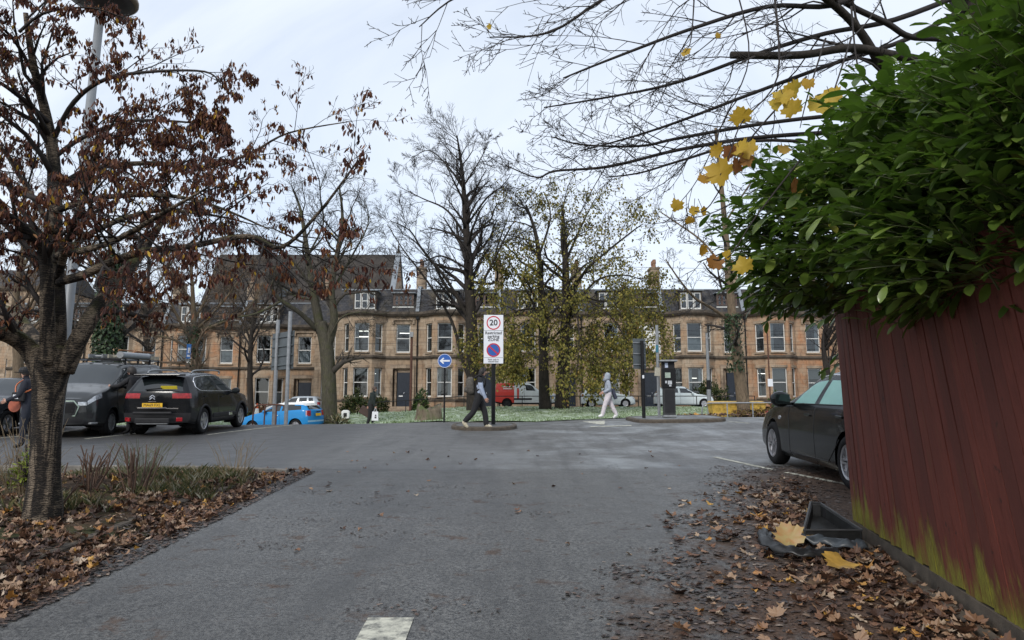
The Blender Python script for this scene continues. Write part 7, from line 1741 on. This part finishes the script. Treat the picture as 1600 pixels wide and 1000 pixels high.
def pose(lean=.05, hipL=.4, kneeL=.1, hipR=-.4, kneeR=.35, armL=-.3, elL=.3, armR=.3, elR=.3, H=1.75, wide=1.0, headx=0.0, crouch=0):
    """angles in radians from vertical, forward positive; the lower foot stands on the ground"""
    k = H / 1.75; J = {}; hz = .93 * k
    J['pelvis'] = (0, 0, hz); up = lambda d: V((math.sin(lean) * d, 0, math.cos(lean) * d)); P = V(J['pelvis'])
    J['waist'] = P + up(.17 * k); J['chest'] = P + up(.40 * k); J['neck'] = P + up(.55 * k) + V((.01, 0, 0)); J['jaw'] = V(J['neck']) + V((.035 + headx, 0, .09 * k)); J['crown'] = V(J['jaw']) + V((.005 + headx * .3, 0, .135 * k))
    for s, sg, h_, kn in (('L', 1, hipL, kneeL), ('R', -1, hipR, kneeR)):
        J['hip' + s] = P + V((0, sg * .095 * k, -.06 * k)); th = .42 * k; sh = .41 * k; J['knee' + s] = V(J['hip' + s]) + V((math.sin(h_) * th, sg * .005, -math.cos(h_) * th)); a2 = h_ - kn; J['ankle' + s] = V(J['knee' + s]) + V((math.sin(a2) * sh, 0, -math.cos(a2) * sh))
        ft = a2 * .8; J['toe' + s] = V(J['ankle' + s]) + V((math.cos(ft) * .17 * k, sg * .02, math.sin(ft) * .17 * k - .055 * k))
    for s, sg, a, e in (('L', 1, armL, elL), ('R', -1, armR, elR)):
        J['sh' + s] = V(J['chest']) + up(.07 * k) + V((0, sg * .185 * k * wide, 0)); u_ = .285 * k; f_ = .25 * k; J['el' + s] = V(J['sh' + s]) + V((math.sin(a) * u_, sg * .035, -math.cos(a) * u_)); a2 = a + e; J['wr' + s] = V(J['el' + s]) + V((math.sin(a2) * f_, -sg * .01, -math.cos(a2) * f_)); J['palm' + s] = V(J['wr' + s]) + V((math.sin(a2) * .075, 0, -math.cos(a2) * .075))
    low = min(J['toeL'].z, J['toeR'].z, J['ankleL'].z - .05, J['ankleR'].z - .05); 
    for n in J: J[n] = V(J[n]) + V((0, 0, -low + .035))
    return {n: tuple(p) for n, p in J.items()}
def radii(bulk=1.0, legs=1.0, arms=1.0, cuff=None):
    r_ = dict(pelvis=(.150 * bulk, .140 * bulk), waist=(.145 * bulk, .135 * bulk), chest=(.160 * bulk, .145 * bulk), neck=.055, jaw=.072, crown=.092, palmL=(.038, .02), palmR=(.038, .02))
    for s in 'LR': r_.update({'hip' + s: .098 * legs, 'knee' + s: .068 * legs, 'ankle' + s: cuff or .05 * legs, 'toe' + s: .04, 'sh' + s: .075 * arms, 'el' + s: .056 * arms, 'wr' + s: .038 * arms})
    return r_
def cloth_regions(top_sleeve, top, legs, skin, shoe, sleeve_to=1.0):
    def f(na, nb, t, c):
        if nb in ('crown', 'jaw'): return skin if not (nb == 'jaw' and t < .35) else top
        if nb[:-1] == 'palm': return skin
        if nb[:-1] == 'toe' or (nb[:-1] == 'ankle' and t > .93): return shoe
        if nb[:-1] in ('knee', 'ankle', 'hip') : return legs
        if na == 'pelvis' and nb == 'waist' and t < .15: return legs
        if nb[:-1] in ('el', 'wr'): return top_sleeve
        return top
    return f
F_ = lambda n, c, r_=.85, v=.2: mat(n, c, r_, var=v, vs=12)
# man with rucksack
wx, wy = WX(748, 21.2), 21.15
m_ = [F_('blue_grey_sleeve', (.32, .37, .48)), F_('black_gilet', (.014, .015, .02)), F_('black_trousers', (.010, .010, .012)), M['skin'], F_('cream_trainers', (.52, .46, .34), .6)]
J = pose(lean=.13, hipL=.10, kneeL=.12, hipR=-.10, kneeR=.2, H=1.74)
J = pose(lean=.10, hipL=.42, kneeL=.30, hipR=-.34, kneeR=.42, armL=.10, elL=.35, armR=.18, elR=.25, H=1.74, headx=.02)
man = person('person in a black gilet and headphones striding to the right past the zone sign', (wx, wy, gz(wx, wy) + .03), R(-3), J, radii(1.02, 1.28, 1.15, .092), cloth_regions(0, 1, 2, 3, 4), m_, (M['hair'], .10, .012))
hd = V(J['jaw']).lerp(V(J['crown']), .55)
o = thing('headphones', 'black headphones on the head of the striding person', 'headphones', tuple(man.location), R(-3)); b = MB(); b.tube([hd + V((0, math.cos(a) * .125, math.sin(a) * .14)) for a in [math.pi * k / 12 for k in range(13)]], .014, 6); b.build('band', M['black'], o, smooth=True)
for sd in (1, -1): b = MB(); b.lathe([(.0, -.03), (.045, -.025), (.048, .02), (0, .03)], 14, tuple(hd + V((0, sd * .115, -.015))), 'y'); b.build('ear_cup', M['dark'], o)
ch_ = V(J['chest']); o = thing('rucksack', 'grey brown rucksack on the back of the striding person', 'rucksack', tuple(man.location), R(-3))
b = MB(); c0 = ch_ + V((-.25, 0, -.10)); n = 14
for j in range(9):
    h = -.25 + .5 * j / 8; k = (1 - abs(h / .27) ** 3.2) ** .5 if abs(h) < .27 else .2
    for i in range(n):
        a = 2 * math.pi * i / n; b.v.append(tuple(c0 + V((math.cos(a) * (.155 if math.cos(a) < 0 else .10) * max(.35, k) - .10 * h, math.copysign(abs(math.sin(a)) ** .6, math.sin(a)) * .16 * max(.45, k), h * 1.05))))
for j in range(8):
    for i in range(n): b.f.append((j * n + i, j * n + (i + 1) % n, (j + 1) * n + (i + 1) % n, (j + 1) * n + i)); b.m.append(0)
b.f += [tuple(reversed(range(n))), tuple(range(8 * n, 9 * n))]; b.m += [0, 0]
pk = mat('rucksack_cloth', (.075, .068, .058), .85, var=.55, vs=16); b.build('sack', pk, o, smooth=True)
b = MB(); b.lathe([(0, 0), (.09, .01), (.10, .08), (.08, .16), (0, .18)], 12, tuple(c0 + V((-.12, 0, -.19)))); b.v = [(x, (y) * 1.1, z) for x, y, z in b.v]; b.build('pocket', pk, o, smooth=True)
for sd in (1, -1): b = MB(); s0 = ch_ + V((0, sd * .12, .10)); b.tube(catmull([s0 + V((-.17, 0, .02)), s0 + V((-.02, 0, .11)), s0 + V((.14, 0, 0)), s0 + V((.10, sd * .04, -.22)), s0 + V((-.10, sd * .04, -.34))], 4), .02, 6); b.build('strap', M['dark'], o, smooth=True)
# woman in grey
wx, wy = WX(951, 28), 28
m_ = [F_('grey_hoodie', (.30, .33, .38)), F_('grey_hoodie_body', (.30, .33, .38)), F_('pale_joggers', (.58, .53, .55)), M['skin'], M['white']]
J = pose(lean=.06, hipL=.40, kneeL=.16, hipR=-.36, kneeR=.12, armL=-.25, elL=1.35, armR=-.2, elR=1.3, H=1.68, headx=.02)
wo_ = person('person in a grey hoodie and pale joggers walking left across the road end', (wx, wy, gz(wx, wy)), R(180), J, radii(1.16, 1.32, 1.25, .08), cloth_regions(0, 1, 2, 3, 4), m_, (M['brownhair'], .06, .004))
b = MB(); nk = V(J['neck']); n = 16                      # hood: down behind the head, up round it
hc = V(J['jaw']).lerp(V(J['crown']), .45)
for j, (dx, dz, ra, rb) in enumerate(((-.0, -.16, .15, .15), (-.03, -.08, .155, .15), (-.05, .0, .15, .145), (-.06, .07, .14, .135), (-.07, .13, .10, .10), (-.07, .16, .03, .03))):
    for i in range(n):
        a = math.pi * (.28 + 1.44 * i / (n - 1)); b.v.append(tuple(hc + V((dx + math.cos(a) * ra, math.sin(a) * rb, dz))))
for j in range(5):
    for i in range(n - 1): b.f.append((j * n + i, j * n + i + 1, (j + 1) * n + i + 1, (j + 1) * n + i)); b.m.append(0)
q = b.build('hood', m_[0], wo_, smooth=True); s = q.modifiers.new('t', 'SOLIDIFY'); s.thickness = .02
o = thing('shoulder_bag', 'dark bag hanging behind the hip of the grey hooded person', 'bag', tuple(wo_.location), R(180)); p = V(J['pelvis']); b = MB(); b.box((p.x - .22, p.y - .02, p.z + .02), (.12, .26, .42), 0, 0, 0, .35); b.build('bag_body', mat('navy_bag', (.03, .035, .06), .7), o, bevel=.03)
b = MB(); s0 = V(J['chest']); b.tube(catmull([p + V((-.2, 0, .22)), s0 + V((-.17, .05, 0)), s0 + V((0, .14, .16)), s0 + V((.13, .02, .0)), p + V((.1, -.14, .2)), p + V((-.15, -.12, .2))], 4), .012, 5); b.build('strap', M['dark'], o)
# man with bags
wx, wy = WX(580, 33), 33
m_ = [F_('dark_green_jacket', (.012, .018, .016)), F_('dark_green_jacket_body', (.012, .020, .018)), F_('dark_trousers', (.010, .010, .011)), M['skin'], M['black']]
J = pose(lean=.10, hipL=.14, kneeL=.10, hipR=-.10, kneeR=.16, armL=-.55, elL=.25, armR=.18, elR=.2, H=1.76, headx=.035)
mb = person('person in a dark jacket carrying a brown case and a white bag to the right', (wx, wy, gz(wx, wy) - .02), R(0), J, radii(1.25, 1.3, 1.4), cloth_regions(0, 1, 2, 3, 4), m_, (M['brownhair'], .0, .0))
pl = V(J['palmL']); o = thing('briefcase', 'brown leather case swung behind the man in the dark jacket', 'briefcase', tuple(mb.location)); lm2 = mat('brown_leather', (.055, .028, .020), .5, var=.3, vs=9)
b = MB(); Mx = Matrix.Translation(pl + V((-.12, .03, -.20))) @ Matrix.Rotation(R(32), 4, 'Y'); b.box((0, 0, 0), (.50, .13, .36)); b.xf(Mx).build('case', lm2, o, bevel=.02)
b = MB(); b.box((0, 0, .10), (.505, .145, .14)); b.xf(Mx).build('flap', lm2, o, bevel=.015); b = MB(); b.tube([Mx @ V(q) for q in ((-.09, 0, .18), (-.07, 0, .24), (.07, 0, .24), (.09, 0, .18))], .014, 6); b.build('handle', lm2, o)
pr_ = V(J['palmR']); o = thing('carrier_bag', 'white carrier bag with a dark mark held by the man in the dark jacket', 'bag', tuple(mb.location)); b = MB(); cx = pr_ + V((.0, -.02, -.36))
b.mesh([tuple(cx + V(q)) for q in ((-.15, -.06, -.22), (.15, -.06, -.22), (.15, .06, -.22), (-.15, .06, -.22), (-.13, -.035, .18), (.13, -.035, .18), (.13, .035, .18), (-.13, .035, .18))], [(3, 2, 1, 0), (4, 5, 6, 7), (0, 1, 5, 4), (1, 2, 6, 5), (2, 3, 7, 6), (3, 0, 4, 7)]); b.build('bag_body', F_('white_paper', (.68, .68, .70), .6, .08), o, bevel=.01)
b = MB(); b.tube(catmull([cx + V((-.07, 0, .17)), cx + V((-.03, 0, .29)), cx + V((.0, 0, .345)), cx + V((.03, 0, .29)), cx + V((.07, 0, .17))], 4), .008, 5); b.build('handle', M['signwhite'], o)
b = MB(); b.box(tuple(cx + V((.03, -.055, -.08))), (.08, .008, .07)); b.box(tuple(cx + V((.03, -.05, .01))), (.06, .008, .07)); b.build('printed_mark', M['signblack'], o)
# person between the van and the black car
wx, wy = WX(207, 19.6), 19.6
m_ = [F_('black_jacket', (.010, .010, .012)), F_('black_jacket_body', (.010, .010, .012)), F_('black_jeans', (.010, .010, .012)), M['skin'], M['black']]
J = pose(lean=.10, hipL=.06, kneeL=.08, hipR=-.02, kneeR=.05, armL=.95, elL=.55, armR=1.1, elR=.5, H=1.74, headx=.02)
person('person in black clothes leaning to the van window between van and black car', (wx, wy, gz(wx, wy)), R(172), J, radii(1.12, 1.1, 1.2), cloth_regions(0, 1, 2, 3, 4), m_, (M['hair'], .03, .012))
# person left of the cherry trunk
wx, wy = WX(44, 15.8), 15.8
m_ = [F_('navy_coat_sleeve', (.014, .016, .026)), F_('navy_coat', (.014, .016, .026)), F_('dark_blue_jeans', (.014, .017, .028)), M['skin'], M['black']]
J = pose(lean=.12, hipL=.12, kneeL=.14, hipR=-.08, kneeR=.10, armL=.25, elL=.9, armR=.15, elR=.8, H=1.66, headx=.02)
pe = person('person in navy with a cap and orange edged bag half hidden by the cherry trunk', (wx, wy, gz(wx, wy)), R(195), J, radii(1.1, 1.1, 1.2), cloth_regions(0, 1, 2, 3, 4), m_, (M['hair'], .0, .0))
hd = V(J['jaw']).lerp(V(J['crown']), .6); b = MB(); b.lathe([(.118, 0), (.118, .05), (.09, .11), (0, .125)], 16, tuple(hd)); b.box(tuple(hd + V((.13, 0, .005))), (.12, .14, .012)); b.build('cap', M['dark'], pe, smooth=False)
o = thing('cross_body_bag', 'orange edged dark bag worn by the person behind the cherry trunk', 'bag', tuple(pe.location), R(195)); p = V(J['chest']); om = mat('orange_webbing', (.45, .13, .05), .6)
b = MB(); b.box((p.x + .10, p.y + .19, p.z - .22), (.24, .10, .20)); b.build('bag_body', M['dark'], o, bevel=.02); b = MB(); b.tube(catmull([p + V((.16, .2, -.15)), p + V((.18, .10, .05)), p + V((0, -.1, .2)), p + V((-.17, .1, 0)), p + V((.02, .22, -.14))], 4), .016, 5); b.build('strap', om, o); b = MB(); b.box((p.x + .14, p.y + .245, p.z - .22), (.10, .012, .09)); b.build('patch', M['signwhite'], o)
o = thing('orange_disc', 'round orange disc held in front of the person in navy', 'disc', tuple(W(23, 634, 15.72))); b = MB(); b.lathe([(0, -.02), (.13, -.015), (.14, 0), (.13, .015), (0, .02)], 20, (0, 0, 0), 'y'); b.build('disc', mat('orange_disc', (.42, .11, .06), .5), o)
